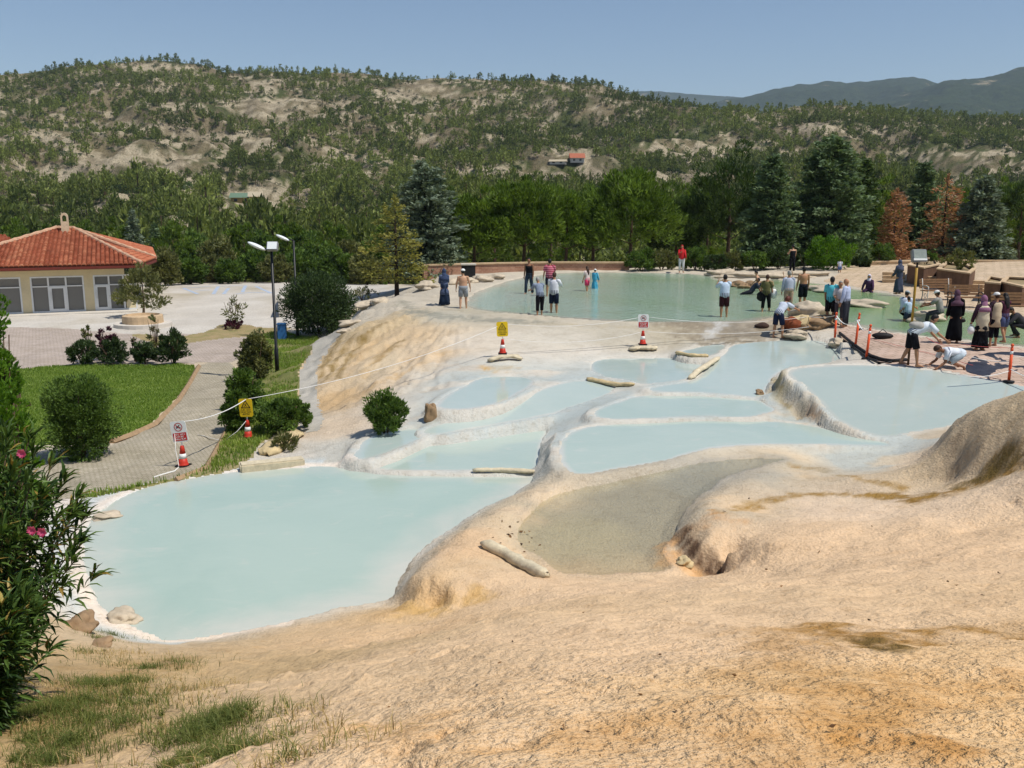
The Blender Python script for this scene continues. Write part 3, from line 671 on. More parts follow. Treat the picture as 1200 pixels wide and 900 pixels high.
HQ = np.stack([hid[:-1, :-1], hid[:-1, 1:], hid[1:, 1:], hid[1:, :-1]], -1).reshape(-1, 4)
def hill_at(x, y): return float(hill(np.array([x / y]), np.array([y]))[0])
# bare ground patches seen in the photograph: (px, py, rx, ry)
BARE = [(90,200,75,22),(60,165,40,10),(30,150,40,8),(180,190,60,16),(330,125,60,14),(430,60,5,5),(160,150,60,8),(250,165,60,10),(300,100,30,8),(120,105,40,8),(400,125,20,10),(330,235,45,22),(290,228,18,10),
        (490,112,55,12),(560,116,40,10),(430,200,35,12),(400,195,30,10),(545,215,40,14),(620,205,60,9),(690,208,40,10),(650,182,30,6),(820,172,70,16),(790,215,40,10),(760,180,30,8),(960,152,40,8),(940,150,20,12),(985,130,10,14),(935,125,15,10),(1010,135,40,8),
        (1150,190,60,20),(1090,188,20,12),(1110,205,30,12),(900,135,30,6),(1190,125,20,5),(215,222,15,10),(230,290,18,12),(700,130,20,5),(590,150,20,6),(480,140,15,6),(40,115,40,5),(200,80,40,5),(820,210,20,14),(1120,215,20,8),(860,205,14,10)]
DENSE = [(60,185,60,10),(40,240,120,16),(150,240,130,14),(300,150,80,10),(240,115,60,10),(620,165,120,18),(560,130,60,8),(420,150,60,20),(700,140,90,14),(880,150,80,10),(1080,150,140,20),(560,190,40,10)]
def ell(px, py, L):
    b = np.zeros(np.shape(px))
    for cx, cy, rx, ry in L: b = np.maximum(b, np.exp(-(((px - cx) / rx) ** 2 + ((py - cy) / ry) ** 2) ** 2))
    return b
HPX, HPY = to_px(HXs, DD, HZs)
bare = ell(HPX, HPY, BARE)
n1 = fbm(HXs / 30, DD / 30, 4, 111); n2 = fbm(HXs / 12, DD / 8, 4, 113); n3 = fbm(HXs / 3.5, DD / 3, 3, 119)
soil = np.array(S(140, 128, 100, .75)); pale = np.array(S(190, 176, 150, .82)); scrub = np.array(S(90, 98, 56, .70)); grey = np.array(S(126, 114, 94, .78))
right = sstep(-.02, .18, UU)
g = np.clip(sstep(.34, .50, n1 + (n2 - .5) * .9 + (n3 - .5) * .5 + right * .10 - bare * .12), 0, 1)[..., None]
HT = soil * (1 - g) + scrub * g
k = np.clip(sstep(.545, .63, n2 + (n3 - .5) * .6 + bare * .13 - right * .04), 0, 1)[..., None]; HT = HT * (1 - k) + pale * k
k = np.clip(sstep(.56, .68, fbm(HXs / 14, DD / 9, 4, 117)), 0, 1)[..., None] * .6; HT = HT * (1 - k) + grey * k
def m_hill():
    t = NT('dry_hillside'); v = t.coord(1.0); c = t.attr('tint')
    n = t.noise(v, .35, 6, .7); n2 = t.noise(v, 1.4, 5, .7)
    c = t.mix(1.0, c, t.ramp(n, [(.3, (.70, .68, .62)), (.5, (1, 1, 1)), (.75, (1.15, 1.13, 1.1))]), 'MULTIPLY')
    c = t.mix(.85, c, t.ramp(n2, [(.36, (.38, .42, .28)), (.47, (1, 1, 1)), (.7, (1.12, 1.1, 1.08))]), 'MULTIPLY')
    n3 = t.noise(v, .12, 7, .75, 1.2); c = t.mix(.8, c, t.ramp(n3, [(.36, (.58, .56, .50)), (.47, (1, 1, 1))]), 'MULTIPLY')
    return t.done(t.pbr(c, .95, t.bump(t.math('ADD', n, t.math('MULTIPLY', n2, .5)), .8, 1.2), .1))
M_HILL = m_hill()
o = link('hillside', arrmesh('hillside', np.stack([HXs, DD, HZs], -1).reshape(-1, 3), HQ, [M_HILL], True, {'tint': HT.reshape(-1, 3)})); o['kind'] = 'structure'
# distant wooded ranges
def m_range():
    t = NT('far_wooded_slopes'); v = t.coord(1.0)
    n = t.noise(v, .011, 8, .72, .3); n2 = t.noise(v, .045, 5, .7)
    c = t.ramp(n2, [(.3, S(40, 52, 30, .7)), (.6, S(66, 80, 46, .7))])
    c = t.mix(t.ramp(n, [(.60, 0.0), (.68, 1.0)]), c, t.mix(n2, S(186, 168, 134, .8), S(130, 120, 88, .8)))
    return t.done(t.pbr(c, .95, t.bump(n2, .8, 8.0), .05))
M_RANGE = m_range()
def far_range(pts, d0, d1, base):
    f = prof(pts); U = np.linspace(-.1, 1.05, 420); T = np.linspace(0, 1, 60)
    A, B = np.meshgrid(U, T); D = d0 + (d1 - d0) * B
    v = (CY - f(A)) / FPX; zr = CAMZ + d1 * (-math.sin(TH) + v * math.cos(TH)) / (math.cos(TH) + v * math.sin(TH))
    X = A * D
    amp = B * (1 - B) * 4
    Z = base + (zr - base) * B ** .85 + amp * (np.abs(fbm(X / 420, D / 420, 5, 131) - .5) * -.55 + .1) * (zr - base) * .9
    Z = Z + (fbm(X / 60, D / 60, 3, 137) - .5) * 22 * sstep(0, .2, B)
    # crest turns over and falls away behind
    X2 = A[-1:] * (D[-1:] * 1.25); back = np.stack([X2, D[-1:] * 1.25, Z[-1:] * 0 + base], -1).reshape(-1, 3)
    V = np.concatenate([np.stack([X, D, Z], -1).reshape(-1, 3), back])
    i = np.arange(len(V)).reshape(-1, len(U)); Q = np.stack([i[:-1, :-1], i[:-1, 1:], i[1:, 1:], i[1:, :-1]], -1).reshape(-1, 4)
    o = link('mountains', arrmesh('mountains', V, Q, [M_RANGE])); o['kind'] = 'structure'
far_range([(700,150),(760,130),(820,122),(846,116),(872,110),(900,103),(950,97),(1000,96),(1040,92),(1062,91),(1075,96),(1110,104),(1300,118),(1800,130)], 2500, 4300, -20)
far_range([(900,130),(1000,120),(1060,104),(1085,95),(1110,92),(1140,88),(1165,81),(1200,74),(1260,66),(1400,60),(1800,66)], 2100, 3600, -20)
far_range([(560,125),(740,106),(790,109),(830,113),(880,115),(1000,120),(1800,130)], 6000, 8000, -20)
# valley floor beyond, reaching under the ranges
gx = np.linspace(-9000, 9000, 40); gy = np.linspace(60, 12500, 60); A, B = np.meshgrid(gx, gy)
i = np.arange(A.size).reshape(A.shape); Q = np.stack([i[:-1, :-1], i[:-1, 1:], i[1:, 1:], i[1:, :-1]], -1).reshape(-1, 4)
o = link('terrain', arrmesh('terrain', np.stack([A, B, np.full_like(A, -22.0)], -1).reshape(-1, 3), Q, [M_RANGE])); o['kind'] = 'structure'
# the air: even haze round camera and land
t = NT('haze_air'); pv = t.n('ShaderNodeVolumePrincipled'); pv.inputs['Color'].default_value = (.66, .80, 1.0, 1); pv.inputs['Density'].default_value = 0.000085
t.l(pv.outputs[0], t.out.inputs['Volume'])
m = MB(); m.box((0, 5900, 308), (19000, 13400, 664)); o = m.build('haze', t.m); o['kind'] = 'stuff'
# ================================================================== PLANTS
def unit(v): return v / (np.linalg.norm(v, axis=-1, keepdims=True) + 1e-9)
def leaves(C, A, L, W, fold=0.0, rg=RNG):
    """rhombic leaf/needle-spray faces: C centre, A long axis (unit), L length, W width"""
    n = len(C); A = unit(A); R = rg.normal(size=(n, 3)); B = unit(np.cross(A, R)); L = np.broadcast_to(L, n)[:, None]; W = np.broadcast_to(W, n)[:, None]
    N = np.cross(A, B)
    V = np.stack([C - A * L * .5, C + B * W * .5 - A * L * .05 + N * W * fold, C + A * L * .5, C - B * W * .5 - A * L * .05 + N * W * fold], 1)
    return V
def leaf_obj(name, Vs, tints, mat, parent=None, extra=None):
    """Vs list of (n,4,3); tints list of (n,)"""
    V = np.concatenate(Vs).reshape(-1, 3); T = np.repeat(np.concatenate(tints), 4)
    Q = np.arange(len(V)).reshape(-1, 4)
    me = arrmesh(name, V, Q, [mat], False, {'tint': T})
    return link(name, me, None, parent)
M_BARK = plain('bark', S(96, 78, 60, .8), .95, .4, 14, .8)
M_BARKD = plain('dark_bark', S(62, 50, 42, .8), .95, .4, 14, .8)
L_PINE = leafmat('pine_needles', S(58, 80, 26, .92), S(130, 156, 60, .95), .34)
L_PINED = leafmat('dark_pine_needles', S(42, 60, 26, .9), S(100, 124, 62, .9), .3)
L_HILL = leafmat('hill_pine_needles', S(78, 92, 38, .92), S(150, 160, 80, .97), .32)
L_CEDAR = leafmat('cedar_needles', S(60, 80, 52, .92), S(130, 152, 106, .94), .28)
L_BLUE = leafmat('blue_cedar_needles', S(68, 84, 64, .92), S(146, 160, 134, .92), .25)
L_YEL = leafmat('yellow_cedar_needles', S(100, 106, 46, .9), S(176, 168, 86, .9), .3)
L_DEAD = leafmat('dead_needles', S(142, 96, 66, .88), S(206, 156, 114, .9), .3)
L_BRIGHT = leafmat('bright_leaves', S(52, 92, 14, .85), S(126, 168, 46, .9), .35)
L_BUSH = leafmat('bush_leaves', S(58, 82, 32, .92), S(122, 150, 68, .94), .38)
L_DARK = leafmat('dark_shrub_leaves', S(40, 56, 30, .9), S(92, 114, 66, .9), .3)
L_OLE = leafmat('oleander_leaves', S(42, 66, 28, .92), S(112, 140, 66, .95), .3, .42)
L_OLEY = leafmat('yellowed_oleander_leaves', S(150, 122, 58, .9), S(196, 174, 96, .9), .25, .5)
L_RED = leafmat('purple_leaves', S(60, 24, 40, .85), S(112, 58, 76, .85), .25)
L_OLIVE = leafmat('olive_leaves', S(84, 92, 52, .85), S(150, 150, 90, .85), .3)
L_GRASS = leafmat('grass_blades', S(108, 138, 50, .95), S(178, 194, 96, .97), .45)
L_FLOW = leafmat('flower_petals', S(206, 60, 110, .9), S(246, 130, 170, .95), .35)
L_WFLOW = leafmat('pale_petals', S(226, 206, 120, .9), S(246, 240, 200, .95), .35)
def shell(n, rg, up=-1.0, bias=.6):
    """n points in a unit ball, biased to its skin"""
    d = unit(rg.normal(size=(n * 3, 3))); d = d[d[:, 2] > up][:n]
    r = rg.random(len(d)) ** (1 / 3.0) * (1 - bias) + bias * (1 - .25 * rg.random(len(d)) ** 2)
    return d * r[:, None], d
def trunk_mesh(name, H, r0, rg, lean=.04, branches=6, reach=.5, y0=.35, n=8):
    m = MB(); ax, ay = (rg.random(2) - .5) * 2 * lean
    pts = [(ax * H * t + .02 * H * math.sin(3 * t + ax * 9), ay * H * t, H * t) for t in np.linspace(0, 1, 7)]
    m.tube(pts, [r0 * (1.35 if i == 0 else 1 - .85 * i / 6) for i in range(7)], n)
    for i in range(branches):
        t = y0 + (1 - y0) * (i + .5) / branches * .95; a = i * 2.4 + rg.random()
        b = np.array(pts[int(t * 6)]); L = reach * H * (1.1 - t) * (.7 + .5 * rg.random())
        e = b + np.array([math.cos(a) * L, math.sin(a) * L, L * .45]); md = (b + e) / 2 + np.array([0, 0, -.05 * L])
        m.tube([b, md, e], [r0 * .4 * (1 - t * .6), r0 * .28 * (1 - t * .6), r0 * .08], 5)
    return m
def pine_crown(W, H, z0, rg, nc=60, per=70, ll=.34, lw=.10, up=.7, sq=1.0):
    """rounded crown of upright needle tufts, flat-bottomed: (verts, tints)"""
    P, D = shell(nc, rg, -.55, .65)
    C = P * np.array([W / 2, W / 2, H / 2]) * (1 + .12 * rg.normal(size=(len(P), 1))) + np.array([0, 0, z0 + H / 2])
    Vs = []; Ts = []
    for c, d in zip(C, D):
        r = W * (.07 + .075 * rg.random()); k = int(per * (.6 + .8 * rg.random()))
        q, dd = shell(k, rg, -.7, .5)
        pos = c + q * r * np.array([1, 1, .9]); ax = unit(dd * .8 + np.array([0, 0, up]) + d * .5 + rg.normal(size=(len(dd), 3)) * .35)
        Vs.append(leaves(pos, ax, ll * (.6 + .8 * rg.random(len(q))), lw * (.7 + .6 * rg.random(len(q))), .15, rg))
        Ts.append(np.clip(.25 + .5 * rg.random() + .25 * rg.normal(size=len(q)) * .6, 0, 1))
    return Vs, Ts
def cedar_crown(W, H, z0, rg, tiers=16, ll=.30, lw=.13, droop=.10, per=26, shape=.85, gap=.0, fill=1.0):
    """cone of tiered, near-horizontal boughs carrying flat sprays; also returns bough lines"""
    Vs = []; Ts = []; B = []
    for i in range(tiers):
        t = (i + .3) / tiers; R = W / 2 * (1 - t) ** shape * (.85 + .3 * rg.random()) + .12
        z = z0 + H * t; nb = max(4, int(9 * (1 - t * .5)))
        for j in range(nb):
            if rg.random() < gap: continue
            a = 2 * PI * (j + .7 * rg.random()) / nb + i * 1.1; L = R * (.72 + .4 * rg.random())
            dz = L * (.10 - droop) + rg.normal() * .08; ca, sa = math.cos(a), math.sin(a)
            b0 = np.array([0, 0, z]); b1 = np.array([ca * L, sa * L, z + dz]); B.append((b0, b1))
            k = max(6, int(per * fill * (L / (W / 2) + .25)))
            s = rg.random(k) ** .65; w = (.22 + .30 * (1 - s)) * L * .55 + .12
            off = (rg.random(k) - .5) * 2 * w
            pos = b0 + (b1 - b0) * s[:, None] + np.stack([-sa * off, ca * off, .10 * rg.normal(size=k) - .25 * L * droop * s ** 2 + .05], -1)
            ax = np.stack([ca + rg.normal(size=k) * .5 - sa * np.sign(off) * .6, sa + rg.normal(size=k) * .5 + ca * np.sign(off) * .6, .15 + rg.normal(size=k) * .35], -1)
            Vs.append(leaves(pos, ax, ll * (.6 + .8 * rg.random(k)), lw * (.7 + .7 * rg.random(k)), .1, rg))
            Ts.append(np.clip(.3 + .45 * rg.random() + .2 * rg.normal(size=k), 0, 1))
    return Vs, Ts, B
def bush_crown(W, H, z0, rg, nc=40, per=60, ll=.16, lw=.07, up=.4, D=None, low=-.8):
    P, Dr = shell(nc, rg, low, .6)
    C = P * np.array([W / 2, (D or W) / 2, H / 2]) * .84 * (1 + .20 * np.clip(rg.normal(size=(len(P), 1)), -1.5, 1.6)) + np.array([0, 0, z0 + H / 2])
    Vs = []; Ts = []
    for c, d in zip(C, Dr):
        r = min(W, H) * (.09 + .10 * rg.random()); k = int(per * (.6 + .8 * rg.random()))
        q, dd = shell(k, rg, -1, .4)
        pos = c + q * r; pos[:, 2] = np.maximum(pos[:, 2], .03)
        ax = unit(dd + np.array([0, 0, up]) + d * .5 + rg.normal(size=(len(dd), 3)) * .4)
        Vs.append(leaves(pos, ax, ll * (.6 + .8 * rg.random(len(q))), lw * (.7 + .6 * rg.random(len(q))), .15, rg)); Ts.append(np.clip(.2 + .5 * rg.random() + .2 * rg.normal(size=len(q)), 0, 1))
    return Vs, Ts
def stem_mesh(W, H, rg, n=7, r=.02):
    m = MB()
    for i in range(n):
        a = rg.random() * 6.3; R = W * .36 * rg.random() ** .5
        m.tube([(0.03 * math.cos(a), .03 * math.sin(a), -.05), (R * .5 * math.cos(a), R * .5 * math.sin(a), H * .4), (R * math.cos(a), R * math.sin(a), H * .8)], [r, r * .8, r * .4], 5)
    return m
def z_at(x, y):
    return float(ground(np.array([x]), np.array([y]))[0]) if y < 88 else hill_at(x, y)
NTREE = [0]
def plant(kind, name, cat, label, px, d, top, width, base=None, group=None, seed=None, **kw):
    """a tree/shrub standing at ground distance d under photo column px, its top at photo row top, width in photo pixels"""
    NTREE[0] += 1; rg = np.random.default_rng(seed or (1000 + NTREE[0]))
    r = ray(px, base if base else 330); x = r[0] / r[1] * d
    z = z_at(x, d); H = depth(px, top, d)[2] - z; W = width * d / FPX * 1.02
    e = empty(name, (x, d, z - .03), 0, label, cat, group)
    mat = kw.pop('mat'); bark = kw.pop('bark', M_BARK)
    if kind == 'pine':
        tr = kw.pop('trunk', .22) * H
        V, T = pine_crown(W, H - tr, tr, rg, **kw); leaf_obj('crown', V, T, mat, e)
        trunk_mesh('trunk', H * .8, .018 * H + .04, rg, .05, 7, .35, .3).build('trunk', bark, e, True)
    elif kind == 'cedar':
        tr = kw.pop('trunk', .06) * H
        V, T, B = cedar_crown(W, H - tr, tr, rg, **kw)
        top_n = 60; q = rg.random((top_n, 3)) * [.16, .16, H * .12] + [-.08, -.08, H * .90]
        V.append(leaves(q, np.tile([0, 0, 1.0], (top_n, 1)) + rg.normal(size=(top_n, 3)) * .4, .25, .09, .1, rg)); T.append(np.full(top_n, .6))
        leaf_obj('crown', V, T, mat, e)
        m = MB(); m.tube([(0, 0, -.1), (0, 0, H * .5), (0, 0, H * .97)], [.016 * H + .05, .009 * H + .03, .02], 8)
        for b0, b1 in B[::2]: m.tube([b0, b1 * .97 + b0 * .03], [.035, .012], 4)
        m.build('trunk', bark, e, True)
    else:
        V, T = bush_crown(W, H, kw.pop('z0', 0.0), rg, **kw); leaf_obj('foliage', V, T, mat, e)
        stem_mesh(W, H, rg).build('stem', bark, e, True)
    return e
# ------------------------------------------------------------------ woods on the hillside
def proto(rg, H, W, nclump, per, ll, lw, kind):
    Vs = []; Ts = []
    if kind == 'pine':
        P, D = shell(nclump, rg, -.8, .5)
        tz = (P[:, 2] + 1) / 2
        C = P * np.array([W / 2, W / 2, H * .43]) * np.stack([1.15 - .75 * tz, 1.15 - .75 * tz, np.ones(len(P))], -1) + [0, 0, H * .55]
    else:
        P, D = shell(nclump, rg, -.5, .5); C = P * np.array([W / 2, W / 2, H * .5]) + [0, 0, H * .42]
    for c, d in zip(C, D):
        q, dd = shell(per, rg, -1, .4); r = W * (.13 + .10 * rg.random())
        ax = unit(dd * .7 + d * .4 + [0, 0, .8 if kind == 'pine' else .2] + rg.normal(size=(len(dd), 3)) * .4)
        Vs.append(leaves(c + q * r, ax, ll * (.6 + .8 * rg.random(len(q))), lw * (.7 + .6 * rg.random(len(q))), .1, rg))
        Ts.append(np.clip(.2 + .45 * rg.random() + .2 * rg.normal(size=len(q)), 0, 1))
    V = np.concatenate(Vs); T = np.concatenate(Ts)
    # trunk: three slim quads
    a = np.array([0, 2.1, 4.2]); r0 = .03 * H
    tr = np.stack([np.stack([np.cos(a) * r0, np.sin(a) * r0, 0 * a - .3], -1), np.stack([np.cos(a + 2.1) * r0, np.sin(a + 2.1) * r0, 0 * a - .3], -1),
                   np.stack([np.cos(a + 2.1) * r0 * .4, np.sin(a + 2.1) * r0 * .4, 0 * a + H * .7], -1), np.stack([np.cos(a) * r0 * .4, np.sin(a) * r0 * .4, 0 * a + H * .7], -1)], 1)
    return np.concatenate([V, tr]), np.concatenate([T, np.full(3, -1.0)])
prg = np.random.default_rng(5)
PP = [proto(prg, 6.2, 4.2, 34, 9, .75, .30, 'pine') for _ in range(5)]
PB = [proto(prg, 2.4, 3.4, 22, 9, .55, .24, 'bush') for _ in range(4)]
def proto_mesh(nm, V, T, mats):
    fm = (T < 0).astype(int)
    me = arrmesh(nm, V.reshape(-1, 3), np.arange(len(V) * 4).reshape(-1, 4), mats, False, {'tint': np.repeat(np.clip(T, 0, 1), 4)}, fm)
    return me
MPP = [proto_mesh('hill_pine', V, T, [L_HILL, M_BARK]) for V, T in PP]
MPB = [proto_mesh('hill_bush', V, T, [L_DARK, M_BARK]) for V, T in PB]
hr = np.random.default_rng(21)
def scatter(n, d0, d1, dens, thr):
    d = np.sqrt(hr.random(n) * (d1 ** 2 - d0 ** 2) + d0 ** 2); u = (hr.random(n) - .5) * 1.5
    d = np.minimum(d, RD(u) + 25)
    x = u * d; z = hill(u, d); px, py = to_px(x, d, z)
    b = ell(px, py, BARE); dn = ell(px, py, DENSE)
    v = fbm(x / 42, d / 42, 4, 211) * .7 + fbm(x / 13, d / 13, 3, 213) * .3
    k = v + dens * (dn * .16 - b * .24 + .07 * sstep(.0, .25, u) + .10 * sstep(215, 130, d)) + hr.normal(size=n) * .035 - 3 * ell(px, py, [(290,248,26,18),(676,199,24,13),(648,199,24,11)]) > thr
    return np.stack([x, d, z], -1)[k], v[k]
SP, _ = scatter(36000, 108, 830, 1.0, .40)
SB, _ = scatter(22000, 120, 800, .25, .42)
def forest(P, protos, meshes, name, label, cat, group, n_ind, smin, smax, massname, rest_label, mats):
    o = np.argsort(P[:, 1]); P = P[o]; inview = np.abs(P[:, 0] / P[:, 1]) < .56
    ind = np.zeros(len(P), bool); ind[np.flatnonzero(inview)[:n_ind]] = True
    sc = smin + (smax - smin) * hr.random(len(P)) ** 2.4; sc = sc * np.interp(P[:, 1], [150, 330, 720], [1.0, .84, .60]); rz = hr.random(len(P)) * 6.28; pk = hr.integers(0, len(protos), len(P)); sz = .8 + .5 * hr.random(len(P))
    for i in np.flatnonzero(ind):
        ob = bpy.data.objects.new(name, meshes[pk[i]]); COL.objects.link(ob)
        ob.location = P[i]; ob.rotation_euler = (0, 0, rz[i]); ob.scale = (sc[i], sc[i], sc[i] * sz[i])
        tag(ob, label, cat, group)
    Vs = []; Ts = []; far = P[:, 1] > 420; patch = (fbm(P[:, 0] / 35, P[:, 1] / 35, 3, 223) - .5) * 1.1
    for i in np.flatnonzero(~ind):
        V, T = protos[pk[i]]
        st_ = 4 if far[i] else 2; s = slice(i % st_, None, st_); k_ = 1.7 if far[i] else 1.25; V = V[s]; T = T[s]; c_ = V.mean(1, keepdims=True); V = c_ + (V - c_) * k_
        c, s_ = math.cos(rz[i]), math.sin(rz[i]); M = np.array([[c, -s_, 0], [s_, c, 0], [0, 0, sz[i]]]) * sc[i]
        Vs.append(V @ M.T + P[i]); Ts.append(np.clip(T + (hr.random() - .5) * .3 + patch[i], 0, 1) * (T >= 0) - (T < 0))
    V = np.concatenate(Vs); T = np.concatenate(Ts)
    me = arrmesh(massname, V.reshape(-1, 3), np.arange(len(V) * 4).reshape(-1, 4), mats, False, {'tint': np.repeat(np.clip(T, 0, 1), 4)}, (T < 0).astype(int))
    ob = link(massname, me); ob['kind'] = 'stuff'; ob['label'] = rest_label
forest(SP, PP, MPP, 'hill_pine', 'young green pine among many on the dry hillside', 'tree', 'pines on the nearer hillside', 285, .5, 1.5, 'hillside_woods', 'scattered pine woods covering the upper hillside', [L_HILL, M_BARK])
forest(SB, PB, MPB, 'hill_shrub', 'dark rounded shrub on the pale hillside soil', 'shrub', 'dark shrubs on the hillside', 200, .5, 1.3, 'hillside_scrub', 'dark scrub dotted over the upper hillside', [L_DARK, M_BARK])

# ------------------------------------------------------------------ trees round the terrace
PG = 'broad pines behind the pool wall'
plant('pine', 'pine_tree', 'tree', 'broad green pine farthest left behind the red brick wall', 556, 63, 228, 66, 325, PG, mat=L_PINE, nc=102, per=100, trunk=.15)
plant('pine', 'pine_tree', 'tree', 'tall round-topped green pine with its trunk right of a waste bin', 612, 64, 211, 86, 322, PG, mat=L_PINE, nc=136, per=106, trunk=.13)
plant('pine', 'pine_tree', 'tree', 'narrower green pine between two larger round pines', 662, 65, 226, 58, 320, PG, mat=L_PINE, nc=93, per=100, trunk=.12)
plant('pine', 'pine_tree', 'tree', 'widest green pine at the right end of the red brick wall', 737, 66, 203, 100, 318, PG, mat=L_PINE, nc=153, per=106, trunk=.10)
plant('pine', 'pine_tree', 'tree', 'dense green pine half hidden behind the widest round pine', 695, 72, 216, 70, 318, PG, mat=L_PINE, nc=102, per=93, trunk=.08)
plant('pine', 'pine_tree', 'tree', 'low green pine above the shrubs behind the red-shirted person', 790, 70, 232, 56, 318, PG, mat=L_PINED, nc=93, per=93, trunk=.06)
plant('cedar', 'blue_cedar', 'tree', 'large blue-grey cedar towering behind the yellowish cedar', 500, 61, 190, 100, 330, mat=L_BLUE, tiers=26, per=80, gap=.03, ll=.34, lw=.15, shape=.40, bark=M_BARKD)
plant('cedar', 'yellow_cedar', 'tree', 'thin yellowish cedar with flat layered boughs above white paving', 465, 52, 230, 86, 340, mat=L_YEL, tiers=12, per=64, gap=.18, ll=.20, lw=.08, shape=.62, trunk=.16, droop=.06, bark=M_BARKD)
plant('pine', 'dark_pine', 'tree', 'tall dark pine at the left edge of the big cedars', 852, 70, 183, 84, 322, mat=L_PINED, nc=110, per=80, trunk=.06)
plant('cedar', 'cedar_tree', 'tree', 'dark green cedar with drooping lower boughs beside the dark pine', 900, 66, 182, 76, 324, mat=L_CEDAR, tiers=26, per=64, gap=.03, ll=.34, lw=.15, shape=.5, droop=.16, bark=M_BARKD)
plant('cedar', 'cedar_tree', 'tree', 'largest grey-green cedar rising behind the bright round bush', 966, 68, 160, 112, 324, mat=L_CEDAR, tiers=30, per=86, gap=.02, ll=.38, lw=.17, shape=.45, bark=M_BARKD)
plant('cedar', 'cedar_tree', 'tree', 'slim dark cedar half hidden at the right of the largest cedar', 1004, 76, 186, 60, 316, mat=L_PINED, tiers=24, per=54, ll=.36, lw=.16, shape=.5, bark=M_BARKD)
plant('cedar', 'cedar_tree', 'tree', 'dark pointed cedar between the two rust-brown dead trees', 1075, 80, 190, 62, 310, mat=L_CEDAR, tiers=24, per=60, ll=.36, lw=.16, shape=.5, bark=M_BARKD)
plant('cedar', 'dead_conifer', 'tree', 'rust-brown dead conifer with drooping twigs nearer the big cedar', 1045, 70, 222, 42, 314, mat=L_DEAD, tiers=15, per=40, gap=.22, ll=.34, lw=.08, shape=.26, droop=.45, bark=M_BARKD)
plant('cedar', 'dead_conifer', 'tree', 'larger rust-brown dead conifer leaning by the blue-grey cedar', 1102, 71, 205, 66, 314, mat=L_DEAD, tiers=13, per=42, gap=.30, ll=.36, lw=.09, shape=.32, droop=.35, bark=M_BARKD)
plant('cedar', 'blue_cedar', 'tree', 'blue-grey cedar with hanging tufts beside the large dead conifer', 1146, 69, 208, 74, 310, mat=L_BLUE, tiers=24, per=58, ll=.34, lw=.16, shape=.5, droop=.2, bark=M_BARKD)
plant('pine', 'dark_pine', 'tree', 'dark green tree behind the cream plaza near the right picture edge', 1192, 74, 214, 60, 310, mat=L_PINED, nc=70, per=70, trunk=.06)
plant('pine', 'dark_pine', 'tree', 'small green tree between the blue-grey cedar and the edge pine', 1168, 84, 214, 40, 310, mat=L_PINE, nc=50, per=60, trunk=.08)
plant('bush', 'round_bush', 'bush', 'bright green clipped round bush at the pool corner', 969, 60, 277, 62, 326, mat=L_BRIGHT, nc=110, per=90, ll=.15, lw=.06, up=.7, low=-.95)
# shrubs along the far shore
for px, d, top, wd, mt, lb in [
    (752,60.5,290,40,L_BUSH,'leafy green shrub at the end of the red brick wall'),(775,61,292,40,L_OLIVE,'pale green shrub with cream flowers left of the red-shirted person'),
    (815,61,290,38,L_BUSH,'leafy green shrub just right of the red-shirted person'),(838,60,298,32,L_DARK,'low dark shrub behind the white stone slab'),
    (858,60.5,294,34,L_OLIVE,'yellow-flowered shrub above the white stone slab'),(884,60.5,290,40,L_BUSH,'olive green shrub behind the seated bather'),
    (912,60.5,288,36,L_DARK,'dark shrub behind the person in black'),(940,62,292,40,L_DARK,'dark shrub left of the bright round bush'),(1008,62,300,26,L_DARK,'dark shrub between round bush and stone planter'),
    (1030,66,284,30,L_BUSH,'green shrub behind the tallest stone planter')]:
    plant('bush', 'shore_shrub', 'shrub', lb, px, d, top, wd, 321, 'shrubs along the far shore', mat=mt, nc=50, per=55, ll=.20, lw=.08)
fl = np.random.default_rng(77)
# trees in the dip left of the pool and behind the parking lot
DIP = [(192,80,290,38,'b'),(224,82,302,36,'b'),(270,83,304,34,'b'),(322,84,300,38,'b'),(205,92,262,46,'p'),(232,96,266,44,'b'),(258,90,276,46,'b'),(285,100,262,44,'p'),(312,94,272,46,'b'),(338,102,258,46,'p'),(362,92,268,44,'b'),(388,98,256,46,'p'),(412,88,272,44,'b'),(436,92,276,40,'b'),(395,86,292,40,'b'),(430,84,296,40,'b'),
       (352,86,292,44,'b'),(300,87,292,44,'b'),(252,87,300,40,'b'),(212,88,292,38,'b'),(160,100,246,40,'s'),(185,98,262,34,'d'),(142,104,258,34,'p'),(100,108,262,40,'p'),(60,112,268,46,'p'),(20,108,262,44,'p'),(-14,104,272,50,'p'),
       (530,92,232,44,'p'),(455,98,262,40,'p'),(580,96,226,44,'p'),(645,100,224,50,'p'),(800,92,222,46,'p'),(825,98,214,44,'p'),(1030,96,210,40,'p'),(1130,100,222,40,'p'),(1200,92,236,44,'p'),(1180,88,252,36,'b'),(1215,84,260,44,'b')]
WORD = {'p': ('pine_tree', 'tree', L_PINE), 'b': ('broadleaf_tree', 'tree', L_BUSH), 's': ('blue_spruce', 'tree', L_BLUE), 'd': ('dark_conifer', 'tree', L_CEDAR)}
